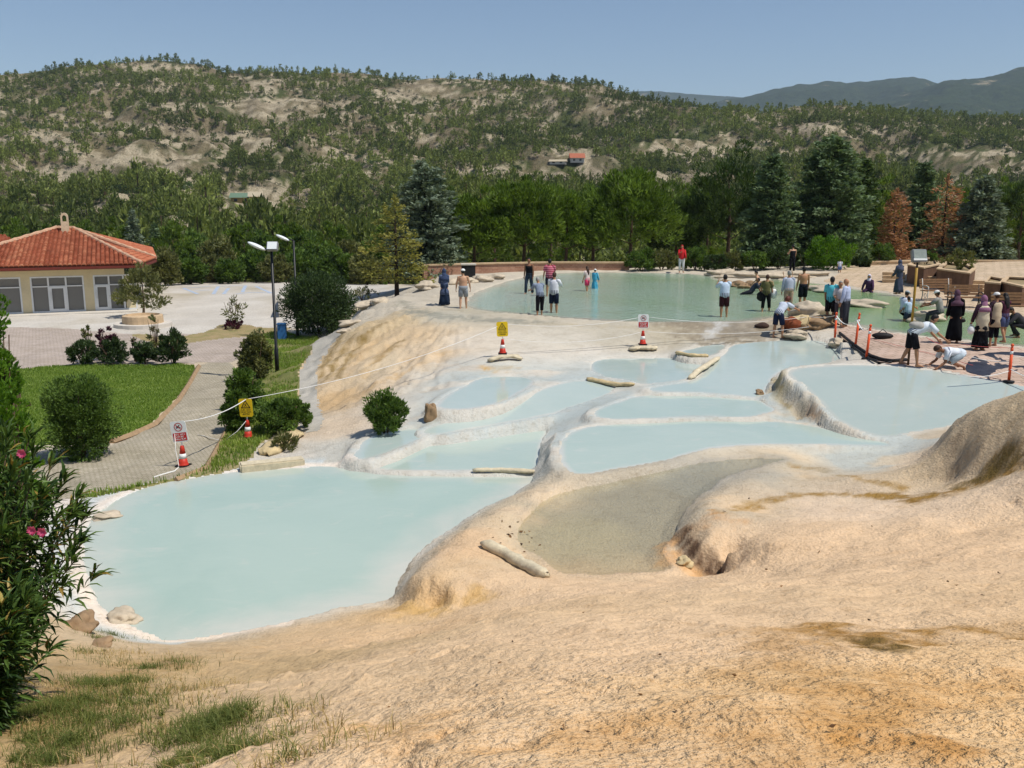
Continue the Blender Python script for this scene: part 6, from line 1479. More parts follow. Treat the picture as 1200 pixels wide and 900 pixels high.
        if a2 > -.9: b.tube([hl_ + off, an + fd * .03 * s + Vector((0, 0, -.03 * s)) + off, an + fd * .12 * s + Vector((0, 0, -.05 * s)) + off, an + fd * .185 * s + Vector((0, 0, -.058 * s)) + off], [(.030 * s, .030 * s), (.036 * s, .042 * s), (.044 * s, .026 * s), (.034 * s, .015 * s)], 10, side=X)
        else:
            dd = Vector((0, -.3, -1)).normalized() if a2 < -1.2 else Vector((0, .5, -.85)); b.tube([an + off, an + dd * .1 * s + off, an + dd * .18 * s + off], [(.034 * s, .034 * s), (.042 * s, .026 * s), (.032 * s, .014 * s)], 10, side=X)
    body = remesh(b, 'body', .015, sm)
    hb = MB()
    for i in (0, 1):
        sh, e1, w, d2 = J['a%d' % i]; sx = 1 if i == 0 else -1
        pal = Vector((-sx, 0, 0)) - d2 * d2.dot(Vector((-sx, 0, 0))); th = Vector((0, 1, .1)) - d2 * d2.y; th = th if th.length > .2 else Vector((0, 0, 1)); th = th - pal.normalized() * th.dot(pal.normalized())
        hand(hb, w + off, d2, th, pal)
    bm = bmesh.new(); bm.from_mesh(body); hm = hb.mesh('h', sm, True); bm.from_mesh(hm); bm.to_mesh(body); bm.free(); bpy.data.meshes.remove(hm)
    link('body', body, None, e)
    if eyes and scarf != 'back':
        for sx in (1, -1):
            k = MB(); k.ball(hc + HR @ Vector((sx * .028 * s, .083 * s, .008 * s)) + off, (.012 * s, .006 * s, .007 * s), 8, 6, M=HR); k.build('eye', M_EYE, e, True)
    # hair
    if hair and not scarf:
        hcst = plain('hair_' + hair[0], S(*HAIRC[hair[0]], .9), .6, .25, 20); h = MB()
        def cap(v):
            y = v.y; z = v.z
            if y > .35 and z < .42: return Vector((v.x * .86, min(y, .55) * .8, max(z, .1) if z > -.2 else z * .5))
            return v * 1.0
        h.ball(hc + HR @ Vector((0, -.010 * s, .022 * s)) + off, (.083 * s, .098 * s, .112 * s), 16, 11, M=HR, fn=lambda v: cap(v) if hair[1] != 'curly' else cap(v) * (1.16 + .06 * math.sin(v.x * 9) * math.cos(v.y * 8) + .05 * math.sin(v.z * 11)))
        if hair[1] == 'long': h.tube([hc + HR @ Vector((0, -.05 * s, .03 * s)) + off, hc + HR @ Vector((0, -.085 * s, -.08 * s)) + off, neckb - t * .06 * s - f * .10 * s + off, neckb - t * .22 * s - f * .125 * s + off], [(.075 * s, .05 * s), (.09 * s, .04 * s), (.095 * s, .035 * s), (.05 * s, .02 * s)], 12, side=X)
        h.build('hair', hcst, e, True)
    if hat:
        k = MB(); cm = cloth(*hat)
        k.ball(hc + HR @ Vector((0, -.004 * s, .055 * s)) + off, (.092 * s, .108 * s, .080 * s), 16, 9, M=HR, fn=lambda v: Vector((v.x, v.y, max(v.z, -.25))))
        k.add([hc + HR @ Vector((x * s, y * s, z * s)) + off for x, y, z in ((-.075, .07, .052), (.075, .07, .052), (.06, .165, .036), (0, .185, .032), (-.06, .165, .036), (-.075, .07, .062), (.075, .07, .062), (.06, .165, .044), (0, .185, .040), (-.06, .165, .044))], [(0, 1, 2, 3, 4), (9, 8, 7, 6, 5), (0, 4, 9, 5), (4, 3, 8, 9), (3, 2, 7, 8), (2, 1, 6, 7), (1, 0, 5, 6)])
        k.build('cap', cm, e, True)
    if scarf:
        k = MB(); cm = cloth(*scarf[0])
        def sf(v):
            if v.y > .52 and -.75 < v.z < .62 and abs(v.x) < .72: return Vector((v.x, .40, v.z))
            return v
        k.ball(hc + HR @ Vector((0, -.010 * s, .008 * s)) + off, (.094 * s, .112 * s, .134 * s), 20, 14, M=HR, fn=sf)
        L = scarf[1]
        k.tube([hc + HR @ Vector((0, -.02 * s, -.05 * s)) + off, neckb + off - f * .01, neckb - t * .07 * s + off, neckb - t * L * .55 * s - f * .02 + off, neckb - t * L * s - f * .03 + off], [(.088 * s, .096 * s), (.105 * s, .10 * s), (.165 * s, .125 * s), (.205 * s, .15 * s), (.19 * s, .15 * s)], 16, side=X)
        k.build('headscarf', cm, e, True)
    def sleeves(k, ext, frac, fl=.0):
        for i in (0, 1):
            sh, e1, w, d2 = J['a%d' % i]; sx = 1 if i == 0 else -1
            if frac <= 1: pts = [shc + X * sx * sw * .6, sh, sh + (e1 - sh) * frac]; rr = [.07 * s + ext, .062 * s + ext, .058 * s + ext + fl]
            else: pts = [shc + X * sx * sw * .6, sh, e1, e1 + (w - e1) * (frac - 1)]; rr = [.07 * s + ext, .060 * s + ext, .048 * s + ext, .036 * s + ext + fl]
            k.tube([p + off for p in pts], rr, 12)
    if top:
        kind, col = top[0], top[1]; k = MB(); ex = .016 * s + (.012 if kind in ('shirt', 'tunic') else 0)
        T = tors(ex)
        if kind == 'tank': p_, r_ = sub(T, 1, 6)
        else: p_, r_ = sub(T, 0 if kind != 'tucked' else 1)
        if kind == 'tunic':
            p_ = [p_[0] - Vector((0, 0, .28 * s)), p_[0] - Vector((0, 0, .12 * s))] + p_; r_ = [(.215 * s * st, .175 * s * st), (.20 * s * st, .155 * s * st)] + r_
        k.tube(p_, r_, 18, side=X)
        if kind != 'tank': sleeves(k, .014 * s, {'tee': .75, 'shirt': 1.9, 'tucked': 1.9, 'tunic': 1.92, 'half': .85, 'sleeveless': .15}.get(kind, .75))
        if len(top) > 2 and top[2] == 'stripe':
            t_ = NT('striped_jersey'); v = t_.coord(1.0); sp = t_.n('ShaderNodeSeparateXYZ'); t_.l(v, sp.inputs[0]); q = t_.math('FRACT', t_.math('MULTIPLY', sp.outputs['Z'], 11.0)); cm = t_.done(t_.pbr(t_.ramp(q, [(.0, S(*col, .9)), (.52, S(*col, .9)), (.56, S(*top[3], .9)), (1, S(*top[3], .9))]), .9))
        elif len(top) > 2 and top[2] == 'check':
            t_ = NT('checked_cloth'); v = t_.coord(1.0); ck = t_.n('ShaderNodeTexChecker'); t_.l(v, ck.inputs[0]); ck.inputs['Scale'].default_value = 26; ck.inputs[1].default_value = (*S(*col, .9), 1); ck.inputs[2].default_value = (*S(*top[3], .9), 1); cm = t_.done(t_.pbr(ck.outputs[0], .9))
        else: cm = cloth(*col)
        k.build({'tee': 't_shirt', 'tank': 'tank_top', 'shirt': 'shirt', 'tucked': 'shirt', 'tunic': 'tunic', 'half': 'shirt'}.get(kind, 'shirt'), cm, e, True)
    if vest:
        k = MB(); T = tors(.040 * s); p_, r_ = sub(T, 0, 7); p_ = [p_[0] - Vector((0, 0, .20 * s))] + p_; r_ = [(.20 * s * st, .165 * s * st)] + r_; k.tube(p_, r_, 18, side=X); k.build('vest', cloth(*vest), e, True)
    if bottom:
        kind, col = bottom; k = MB(); cm = cloth(*col); ex = .016 * s
        if kind in ('skirt', 'dress'):
            T = tors(ex + .012); p_, r_ = sub(T, 0, 3 if kind == 'skirt' else 8)
            foot = (J['l0'][2] + J['l1'][2]) / 2; kn = (J['l0'][1] + J['l1'][1]) / 2; hem = .02 * s
            lo_ = [foot + Vector((0, 0, hem)), foot * .5 + kn * .5, kn, kn * .5 + P * .5]; rr = [(.235 * s, .20 * s), (.22 * s, .185 * s), (.21 * s, .175 * s), (.195 * s * st, .155 * s * st)]
            V0 = len(k.v); k.tube([p + off for p in lo_] + p_, rr + r_, 24, side=X)
            nv = []
            for ii, v in enumerate(k.v):                       # soft folds towards the hem
                ring = ii // 24; j = ii % 24; a = max(0, (4 - ring)) * .012 * math.sin(j * 2 * PI * 5 / 24 + ring); c = ([p + off for p in lo_] + p_)[min(ring, len(lo_) + len(p_) - 1)]; q = Vector(v); d = q - c; d.z = 0
                nv.append(tuple(q + (d.normalized() * a if d.length > 1e-4 else d)))
            k.v = nv
            if kind == 'dress': sleeves(k, .018 * s, 1.92, .01)
            k.build('skirt' if kind == 'skirt' else 'dress', cm, e, True)
        else:
            T = tors(ex); p_, r_ = sub(T, 0, 3); k.tube(p_, r_, 16, side=X)
            fr = {'trousers': 1.93, 'capri': 1.5, 'shorts': .82, 'trunks': .45, 'long_shorts': 1.02}[kind]; fl = .02 if kind != 'trunks' else .012
            for i in (0, 1):
                sx = 1 if i == 0 else -1; hp, k1, an, a2 = J['l%d' % i]
                if fr <= 1.05: pts = [P + X * sx * hw * .8, hp * .8 + k1 * .2, hp + (k1 - hp) * min(fr, 1)]; rr = [.10 * s, .098 * s * (st * .4 + .6) + .006, (.092 - .02 * fr) * s + fl]
                else: pts = [P + X * sx * hw * .8, hp * .8 + k1 * .2, k1, k1 + (an - k1) * (fr - 1)]; rr = [.10 * s, .098 * s * (st * .4 + .6) + .006, .074 * s, .058 * s + fl * .5]
                k.tube([p + off for p in pts], rr, 14)
            k.build({'trousers': 'trousers', 'capri': 'trousers', 'shorts': 'shorts', 'trunks': 'swim_trunks', 'long_shorts': 'shorts'}[kind], cm, e, True)
    e['hand_r'] = 0; del e['hand_r']
    return e, {k: (e.matrix_basis @ (v[2] + off)) for k, v in J.items()}
def WP(px, d, z): q = Vector(depth(px, 300, d)); q.z = z; return q
def on(px, py): return hit(px, py)
UPW = 3.10
def inpool(px, py, deep=.0):
    r = ray(px, py); t = (UPW - CAMZ) / r[2]; return Vector((r[0] * t, r[1] * t, UPW))
ST = ((.12, .05, .05), (-.10, .05, .08)); 
person('person in a navy headscarf and long dark skirt, back turned, at the pool edge', inpool(521, 358.5), .25, 1.62, .03, .1, arms=((.35, .12, 1.2), (.3, .12, 1.0)), top=('tunic', (92, 104, 132), 'check', (70, 82, 112)), bottom=('skirt', (34, 46, 66)), scarf=((60, 72, 100), .26), female=True, sink=.03)
person('shirtless person in a white cap and grey swim shorts walking into the pool', inpool(543, 362), .05, 1.72, .0, .05, arms=((.1, .28, .35), (.1, .28, .35)), legs=((.2, .06, .15), (-.1, .06, .12)), hat=(240, 240, 238), bottom=('shorts', (150, 154, 160)), skin='l', stout=1.12, sink=.05)
person('person in a black vest and rolled jeans wading at the far left', inpool(620, 344), PI * .85, 1.78, .02, .1, arms=((0, .12, .15), (.0, .12, .2)), legs=((.25, .05, .2), (-.12, .05, .05)), top=('tank', (26, 26, 30)), bottom=('trousers', (56, 66, 80)), skin='d', sink=.05)
person('person in a pink and crimson striped shirt facing the far shore', inpool(644, 347), .1, 1.80, .0, .05, arms=((.2, .15, .3), (.15, .2, .3)), top=('tee', (214, 128, 144), 'stripe', (160, 52, 76)), bottom=('shorts', (40, 44, 60)), skin='m', stout=1.15, sink=.05)
person('stooping person in a grey checked shirt and black cropped trousers', inpool(633, 369.5), .35, 1.62, .42, .35, arms=((.7, .1, .7), (.8, .15, .5)), legs=((.2, .05, .05), (.05, .05, .05)), hair=('grey', 'short'), top=('half', (140, 152, 170), 'check', (120, 132, 152)), bottom=('capri', (28, 28, 32)), sink=.08)
person('person in a white shirt and navy shorts holding something up', inpool(649, 366.5), -.35, 1.74, .04, .1, arms=((.7, .15, 1.4), (.7, .2, 1.3)), hair=('brown', 'short'), top=('half', (222, 224, 230)), bottom=('long_shorts', (30, 36, 56)), sink=.12, stout=1.12)
person('girl in a pale top and pink shorts wading with a smaller child', inpool(688, 341), .7, 1.42, .05, .1, arms=((.3, .12, .5), (.1, .15, .2)), legs=((.2, .05, .1), (-.12, .05, .05)), hair=('brown', 'long'), top=('tee', (226, 204, 200)), bottom=('shorts', (216, 70, 108)), skin='m', sink=.18, female=True, cat='girl')
person('small child in a turquoise dress and white cap in the pool', inpool(697, 338), -.5, 1.18, .03, .05, arms=((.2, .2, .2), (.3, .2, .3)), hat=(240, 240, 240), bottom=('dress', (82, 168, 200)), skin='l', sink=.18, female=True, cat='child')
person('person in a bright red hooded top and white trousers on the far shore', WP(799, 58.8, 3.14), PI * .98, 1.70, .0, .05, arms=((.6, .15, 1.5), (.3, .15, .3)), top=('shirt', (206, 50, 54)), bottom=('trousers', (226, 224, 222)), scarf=((196, 60, 60), .10), female=True)
person('person in a pale blue shirt and dark brown shorts raising both arms to the face', inpool(848, 371.5), .15, 1.72, .0, .05, arms=((1.0, .25, 1.7), (.9, .25, 1.8)), top=('half', (196, 214, 232)), bottom=('long_shorts', (60, 32, 36)), sink=.08, stout=1.15)
person('shirtless boy in dark trunks sitting on the far shore stones', inpool(889, 341), 1.2, 1.55, .25, .2, arms=((.4, .2, .5), (-.4, .3, .2)), legs=((1.35, .1, 1.0), (1.2, .1, .8)), bottom=('trunks', (36, 40, 52)), skin='l', seat=.22, cat='boy')
person('bather in dark clothes lying back on the dark far-shore rocks', inpool(880, 345), 1.45, 1.6, -.6, .3, arms=((-.6, .2, .2), (-.5, .2, .2)), legs=((1.3, .1, .3), (1.4, .1, .5)), top=('tee', (52, 58, 70)), bottom=('trousers', (40, 42, 50)), skin='d', seat=.05)
pw, jw = person('person in an olive top and black trousers carrying bags through the pool', inpool(897, 365), -.5, 1.62, .10, .15, arms=((.25, .12, .2), (.2, .25, .5)), legs=((.25, .05, .1), (-.12, .05, .05)), hair=('brown', 'short'), top=('tee', (104, 102, 66)), bottom=('capri', (26, 26, 28)), sink=.12, female=True)
person('grey-haired person in a grey-blue shirt and beige trousers behind the boulders', on(923, 366) * 1.0, .1, 1.72, .05, .12, arms=((.1, .1, .2), (.1, .12, .2)), hair=('grey', 'short'), top=('tucked', (176, 184, 200)), bottom=('trousers', (170, 146, 124)), sink=.05, stout=1.12)
person('tall shirtless person in black shorts seen from behind in the pool', inpool(940, 359.5), .05, 1.80, .0, .08, arms=((.15, .15, .2), (.1, .12, .2)), legs=((.2, .05, .25), (-.05, .05, .02)), bottom=('long_shorts', (28, 30, 38)), skin='m', sink=.10)
person('person in black with pale arms standing under the dark shrubs', WP(929, 58.9, 3.12), .2, 1.74, .0, .05, arms=((.2, .12, .3), (.5, .15, 1.2)), top=('tank', (28, 28, 32)), bottom=('trousers', (26, 26, 30)), skin='l')
person('dark-haired shirtless child with raised arms beyond the grey-haired man', inpool(924, 346), .1, 1.25, .0, .05, arms=((2.5, .3, .2), (2.5, .3, .2)), bottom=('trunks', (40, 44, 60)), skin='l', sink=.35, cat='child')
person('bending person in a white shirt and navy shorts by the brown cloth heap', on(911, 397), -.9, 1.66, .85, .25, arms=((1.1, .15, .1), (1.0, .15, .2)), legs=((.25, .06, .25), (-.05, .06, .1)), hair=('auburn', 'curly'), top=('half', (206, 214, 228)), bottom=('long_shorts', (34, 42, 66)), female=True)
person('person in a turquoise T-shirt and black shorts standing by the posts', on(972, 381.5), -.6, 1.76, .02, .1, arms=((.3, .1, .8), (.1, .12, .3)), top=('tee', (96, 196, 210)), bottom=('long_shorts', (28, 28, 32)), skin='d')
person('person in a pale flowered blouse between the turquoise T-shirt and the old man', on(982, 381.5), PI * .9, 1.60, .06, .2, arms=((.4, .12, .9), (.3, .12, .7)), hair=('grey', 'short'), top=('half', (214, 206, 206)), bottom=('capri', (84, 78, 84)), female=True, stout=1.1)
person('bald old person in a pale blue shirt and dark grey trousers', on(990, 384), .9, 1.74, .05, .2, arms=((.3, .1, .6), (.1, .1, .2)), hair=None, top=('tucked', (186, 196, 224)), bottom=('trousers', (56, 58, 66)), skin='m')
person('person in a white headscarf and plum dress sitting on the far paving', WP(1021, 46.5, 3.08), 2.6, 1.62, .15, .1, arms=((.2, .35, .2), (.3, .2, .3)), legs=((1.5, .2, 1.7), (1.3, .35, 1.2)), top=('shirt', (86, 58, 88)), bottom=('trousers', (70, 46, 74)), scarf=((226, 216, 232), .16), seat=.05, female=True)
person('toddler in a white and blue outfit near the bright round bush', WP(985, 57.5, 3.1), -.4, .95, .05, .1, top=('tee', (226, 230, 240)), bottom=('shorts', (96, 120, 170)), skin='l', cat='toddler')
person('person in a long dark blue-grey robe standing by the tallest planter', WP(1056, 44.5, 3.18), .4, 1.62, .03, .15, arms=((.4, .12, 1.2), (.2, .12, .5)), bottom=('dress', (74, 80, 98)), scarf=((84, 88, 106), .28), female=True)
person('person in a white shirt and grey cap sitting on a pool stone', inpool(1058, 376), -.9, 1.66, .25, .1, arms=((.5, .15, .7), (.5, .2, .5)), legs=((1.4, .1, 1.3), (1.2, .15, 1.1)), hat=(170, 176, 180), top=('half', (214, 220, 234)), bottom=('long_shorts', (30, 32, 38)), seat=.28)
person('dark-haired child in a pale blue top beside the seated grey-capped person', inpool(1064, 377), .2, 1.25, .1, .2, arms=((.4, .1, .6), (.3, .1, .6)), legs=((.5, .06, .7), (.3, .06, .6)), top=('tee', (190, 210, 230)), bottom=('shorts', (60, 70, 90)), sink=.28, cat='child')
pb, jb = person('bending person in a white T-shirt and black shorts, arm stretched to the kneeling man', on(1066, 429.5), -PI / 2 - .12, 1.76, 1.12, -.45, arms=((.75, .1, .15), (.55, .15, .25)), legs=((.25, .08, .15), (-.08, .08, .35)), top=('tee', (226, 232, 238)), bottom=('long_shorts', (26, 26, 32)), skin='m')
person('kneeling person in a white shirt bowed low over the paving, head down', on(1124, 432), PI / 2 + .1, 1.72, 1.45, .2, arms=((.35, .12, .6), (.35, .12, .6)), legs=((1.05, .1, 2.3), (1.05, .1, 2.3)), hair=('brown', 'short'), top=('tee', (224, 230, 238)), bottom=('long_shorts', (182, 196, 204)), skin='d')
person('seated person in a white cap and dark vest over a grey shirt near a bench', inpool(1101, 379), .9, 1.68, .25, .15, arms=((.9, .12, .5), (.8, .15, .5)), legs=((1.4, .1, 1.3), (1.3, .15, 1.2)), hat=(238, 236, 232), top=('half', (150, 146, 140)), bottom=('trousers', (62, 62, 68)), seat=.35, skin='d')
pk, jk = person('person in a long black dress and plum headscarf carrying a black item', on(1117, 402), -.15, 1.66, .02, .12, arms=((.15, .2, .3), (.1, .12, .3)), bottom=('dress', (18, 18, 22)), scarf=((96, 70, 84), .22), female=True)
pv, jv = person('person in a beige vest, dark sleeves and black skirt with a plum headscarf', on(1148, 411), .12, 1.66, .02, .08, arms=((.05, .30, .15), (.05, .34, .2)), top=('shirt', (58, 40, 52)), vest=(206, 194, 168), bottom=('skirt', (22, 22, 26)), scarf=((148, 104, 130), .22), female=True, stout=1.1)
person('person in a white cap and beige waistcoat beside the long-haired girl', on(1163, 406), .35, 1.66, .02, .1, arms=((.6, .12, 1.1), (.1, .12, .2)), hat=(236, 234, 230), hair=('brown', 'short'), top=('half', (60, 42, 50)), vest=(196, 178, 150), bottom=('capri', (24, 24, 30)), female=True)
person('girl with long dark hair, burgundy top and denim shorts reaching right', on(1174, 402), .3, 1.58, .06, .1, arms=((1.2, .5, .3), (.2, .1, .3)), legs=((.1, .05, .05), (-.15, .05, .3)), hair=('black', 'long'), top=('tee', (82, 46, 60)), bottom=('shorts', (84, 92, 128)), female=True, skin='m', cat='girl')
person('crouching person in dark grey clothes at the right edge of the pool', on(1199, 396), 1.3, 1.66, .75, .3, arms=((.6, .12, .5), (.6, .12, .5)), legs=((1.7, .12, 2.2), (1.6, .12, 2.2)), top=('shirt', (62, 60, 64)), bottom=('trousers', (52, 50, 54)), skin='d')
# things they carry
def bagm(name, label, at, r, mat, handle=True, seed=1):
    rg = random.Random(seed); m = MB(); o0 = rg.random() * 5
    m.ball((0, 0, -.02 - r[2]), r, 16, 11, fn=lambda v: Vector((v.x * (1 + .08 * math.sin(v.z * 7 + o0)), v.y * (1 + .08 * math.cos(v.z * 6 + o0)), v.z * (1.0 if v.z < .3 else .9))))
    if handle: m.tube([(-.06, 0, -.05 - r[2] * .3), (-.03, 0, .0), (.03, 0, .0), (.06, 0, -.05 - r[2] * .3)], .010, 6)
    o = m.build(name, mat, None, True); o.location = at; tag(o, label, 'bag'); return o
bagm('shoulder_bag', 'black bag carried by the person in the olive top', jw['a1'] + Vector((-.02, -.05, .10)), (.20, .10, .22), M_BLACK, seed=2)
bagm('plastic_bag', 'white plastic bag at the right of the olive-topped person', jw['a0'] + Vector((.06, .04, .25)), (.14, .11, .22), M_WHITE, seed=3)
bagm('plastic_bag', 'white plastic bag carried by the person in the beige vest', jv['a1'] + Vector((-.02, -.04, -.06)), (.11, .09, .14), M_WHITE, seed=4)
bagm('handbag', 'small black bag in the hand of the black-dressed person', jk['a0'] + Vector((.02, -.03, -.06)), (.09, .06, .07), M_BLACK, seed=5)
# grey sling bag on the bending man's back
m = MB(); m.ball((0, 0, 0), (.24, .17, .13), 16, 10, fn=lambda v: v * (1 + .06 * math.sin(v.x * 5))); o = m.build('sling_bag', plain('grey_canvas', S(176, 172, 164, .88), .9, .15, 12, .2), None, True)
o.location = pb.matrix_basis @ Vector((0, .14, 1.10)); o.rotation_euler = (0, .2, pb.rotation_euler.z + PI / 2); tag(o, 'grey canvas sling bag on the back of the bending person', 'bag')
m = MB(); rg = random.Random(4)
m.ball((0, 0, .12), (.34, .26, .24), 18, 12, fn=lambda v: v * (1 + .14 * math.sin(v.x * 4 + 1) * math.cos(v.y * 5) + .08 * math.sin(v.z * 9 + v.x * 6))); o = m.build('cloth_heap', plain('rust_brown_cloth', S(134, 72, 44, .88), .9, .35, 6, .4), None, True); o.location = on(927, 388) + Vector((0, 0, .10)); tag(o, 'heap of rust-brown cloth on the rock beside the bending person', 'cloth')
m = MB(); m.ball((0, 0, .06), (.30, .16, .12), 14, 9, fn=lambda v: v * (1 + .12 * math.sin(v.x * 4 + 1))); o = m.build('cloth_heap', plain('dark_brown_cloth', S(72, 54, 46, .88), .9, .3, 6, .4), None, True); o.location = on(893, 384) + Vector((0, 0, .0)); tag(o, 'dark brown bundle lying at the wet outlet left of the bending person', 'cloth')
# ================================================================== NEAR OLEANDER, GRASS, LITTER
def strip_leaves(B, A, L, W, bend, rg):
    """long lance leaves, each a folded two-step strip: base B, axis A; 4 quads per leaf"""
    n = len(B); A = unit(A); up = np.array([0, 0, 1.0]); S_ = unit(np.cross(A, up + rg.normal(size=(n, 3)) * .25)); N = np.cross(S_, A)
    L = L[:, None]; W = W[:, None]; bend = bend[:, None]
    m1 = B + A * L * .35 + N * L * bend * .25; m2 = B + A * L * .72 + N * L * bend * .12; tip = B + A * L - N * L * bend * .35
    k = .28; Vs = []
    def q(a, b, c, d): Vs.append(np.stack([a, b, c, d], 1))
    l1 = m1 + S_ * W * .5 + N * W * k; r1 = m1 - S_ * W * .5 + N * W * k; l2 = m2 + S_ * W * .42 + N * W * k; r2 = m2 - S_ * W * .42 + N * W * k
    q(B, m1, l1, B + (l1 - B) * .35); q(m1, B, B + (r1 - B) * .35, r1); q(m1, m2, l2, l1); q(m2, m1, r1, r2); q(m2, m2 * .4 + tip * .6, tip, l2); q(m2 * .4 + tip * .6, m2, r2, tip)
    return np.concatenate(Vs)
def oleander(base, H, W, nst, label, seed, lean=(0, 0), flowers=()):
    rg = np.random.default_rng(seed); e = empty('oleander', base, 0, label, 'bush')
    st = MB(); G = []; GT = []; Y = []; YT = []
    for i in range(nst):
        a = rg.random() * 6.283; rr = W * .5 * math.sqrt(rg.random()); ln = H * (1.02 - .45 * (rr / (W * .5)) ** 2) * (.72 + .32 * rg.random())
        b0 = np.array([math.cos(a) * rr * .18, math.sin(a) * rr * .18, -.1]); tipp = np.array([math.cos(a) * rr + lean[0] * ln, math.sin(a) * rr + lean[1] * ln, ln])
        c1 = b0 * .6 + tipp * .4 + np.array([-math.cos(a) * rr * .15, -math.sin(a) * rr * .15, ln * .14])
        T = np.linspace(0, 1, 9); pts = [(1 - t) ** 2 * b0 + 2 * (1 - t) * t * c1 + t * t * tipp for t in T]
        if i % 2 == 0: st.tube(pts, list(np.linspace(.014, .004, 9)), 5)
        tl = np.arange(.22, 1.0, .042); tl = np.concatenate([tl, [.985, .995, 1.0]])
        for t in tl:
            p = (1 - t) ** 2 * b0 + 2 * (1 - t) * t * c1 + t * t * tipp; d = unit(2 * (1 - t) * (c1 - b0) + 2 * t * (tipp - c1)); a0 = rg.random() * 6.3
            for k in range(3):
                an = a0 + k * 2.094; s = unit(np.cross(d, [math.cos(an), math.sin(an), .3])); sp = .95 - .45 * max(0, t - .8) / .2
                ax = unit(s * sp + d * (.55 + .5 * max(0, t - .8) / .2) + rg.normal(size=3) * .18)
                (Y if rg.random() < (.05 if t > .5 else .10) else G).append((*p, *ax, .115 + .065 * rg.random(), .018 + .008 * rg.random(), .1 + .5 * rg.random()))
    for L_, mt, nm in ((G, L_OLE, 'foliage'), (Y, L_OLEY, 'dry_leaves')):
        A = np.array(L_); V = strip_leaves(A[:, :3], A[:, 3:6], A[:, 6], A[:, 7], A[:, 8], rg); T = np.tile(np.clip(.35 + .3 * rg.normal(size=len(A)), 0, 1), 6); leaf_obj(nm, [V], [T], mt, e)
    st.build('stem', M_BARK, e, True)
    for f in flowers:
        m = MB(); c = Vector(f) - Vector(base); m.tube([c + Vector((0, .03, -.02)), c], .003, 5)
        for j in range(15):
            an = j * 1.2566 + (j // 5) * .5; R_ = .006 + .009 * (j // 5); d = Vector((math.cos(an), -.6 + .1 * (j // 5), math.sin(an))).normalized(); q = d.cross(Vector((0, -1, 0))).normalized(); b0 = c + d * R_ * .3
            m.add([c, b0 + d * .013 + q * .010, b0 + d * .027, b0 + d * .013 - q * .010], [(0, 1, 2, 3)])
        me = m.mesh('flower', L_FLOW, False); at = me.attributes.new('tint', 'FLOAT', 'POINT'); at.data.foreach_set('value', np.random.default_rng(2).random(len(m.v)).astype(np.float32))
        bm = bmesh.new(); bm.from_mesh(me); bmesh.ops.remove_doubles(bm, verts=bm.verts, dist=.0005); bm.to_mesh(me); bm.free(); link('flower', me, None, e)
    return e
def gp3(px, py, d):
    p = Vector(depth(px, py, d)); p.z = gz(p.x, p.y) - .05; return p
fl1 = [Vector(depth(38, 621, 5.05)), Vector(depth(50, 623, 5.0)), Vector(depth(26, 531, 5.2))]
oleander(gp3(-48, 700, 5.9), 2.15, 1.75, 150, 'large green oleander with pink flowers at the left picture edge', 5, (.02, 0), fl1)
oleander(gp3(-40, 800, 5.2), 1.15, .9, 70, 'lower dense oleander in front of the flowering one', 6, (.05, -.05))
# conifer behind the oleander at the picture edge
plant('bush', 'thuja', 'tree', 'narrow bright green thuja behind the oleander at the left edge', 2, 13.0, 314, 66, 560, mat=L_BRIGHT, nc=150, per=110, ll=.07, lw=.03, up=1.1, low=-.98)
plant('bush', 'bare_shrub', 'shrub', 'thin half-bare shrub right of the thuja', 30, 16.0, 384, 24, 540, mat=L_OLIVE, nc=24, per=34, ll=.09, lw=.03, up=.6)
plant('bush', 'yellow_green_shrub', 'shrub', 'yellow-green leafy shrub below the thuja and above the oleander', 16, 11.5, 412, 70, 600, mat=L_BRIGHT, nc=80, per=80, ll=.09, lw=.025, up=1.0)
# ---- grass: blades as narrow bent strips
def blades(P, h, w, rg, lean=.5):
    n = len(P); a = rg.random(n) * 6.283; d = np.stack([np.cos(a), np.sin(a), 0 * a], -1); s = np.stack([-np.sin(a), np.cos(a), 0 * a], -1); ln = (lean * rg.random(n) ** 1.2)[:, None]; h = h[:, None]; w = w[:, None]
    z = np.array([0, 0, 1.0]); m = P + z * h * .55 + d * h * ln * .3; t = P + z * h * (1 - ln * .25) + d * h * ln
    return np.concatenate([np.stack([P - s * w * .5, P + s * w * .5, m + s * w * .38, m - s * w * .38], 1), np.stack([m - s * w * .38, m + s * w * .38, t + s * w * .06, t - s * w * .06], 1)])
def grass_obj(name, label, P, h, w, tint, mat=None, lean=.6):
    rg = np.random.default_rng(len(P)); V = blades(P, h, w, rg, lean); o = leaf_obj(name, [V], [np.tile(tint, 2)], mat or L_GRASS); o['kind'] = 'stuff'; o['label'] = label; return o
gr = np.random.default_rng(91)
def fill(W, n):
    x0, y0 = W.min(0); x1, y1 = W.max(0); x = x0 + (x1 - x0) * gr.random(n); y = y0 + (y1 - y0) * gr.random(n); k = sdist(x, y, W) < -.02; return x[k], y[k]
x, y = fill(ZPOLY['lawn'], 95000); k = (np.abs(x / y) < .62); x, y = x[k], y[k]; P = np.stack([x, y, ground(x, y)], -1); n = len(P); tn = np.clip(.28 + .4 * (fbm(x * .6, y * .6, 3, 301) - .5) + .16 * gr.normal(size=n), 0, 1)
grass_obj('lawn_grass', 'short clipped green grass of the left lawn', P, .05 + .05 * gr.random(n), .014 + .016 * gr.random(n), tn)
x, y = fill(ZPOLY['grass_verge'], 120000); v = fbm(x * .9, y * .9, 4, 305); k = v + .12 * gr.normal(size=len(x)) > .42; x, y, v = x[k], y[k], v[k]; P = np.stack([x, y, ground(x, y)], -1); n = len(P)
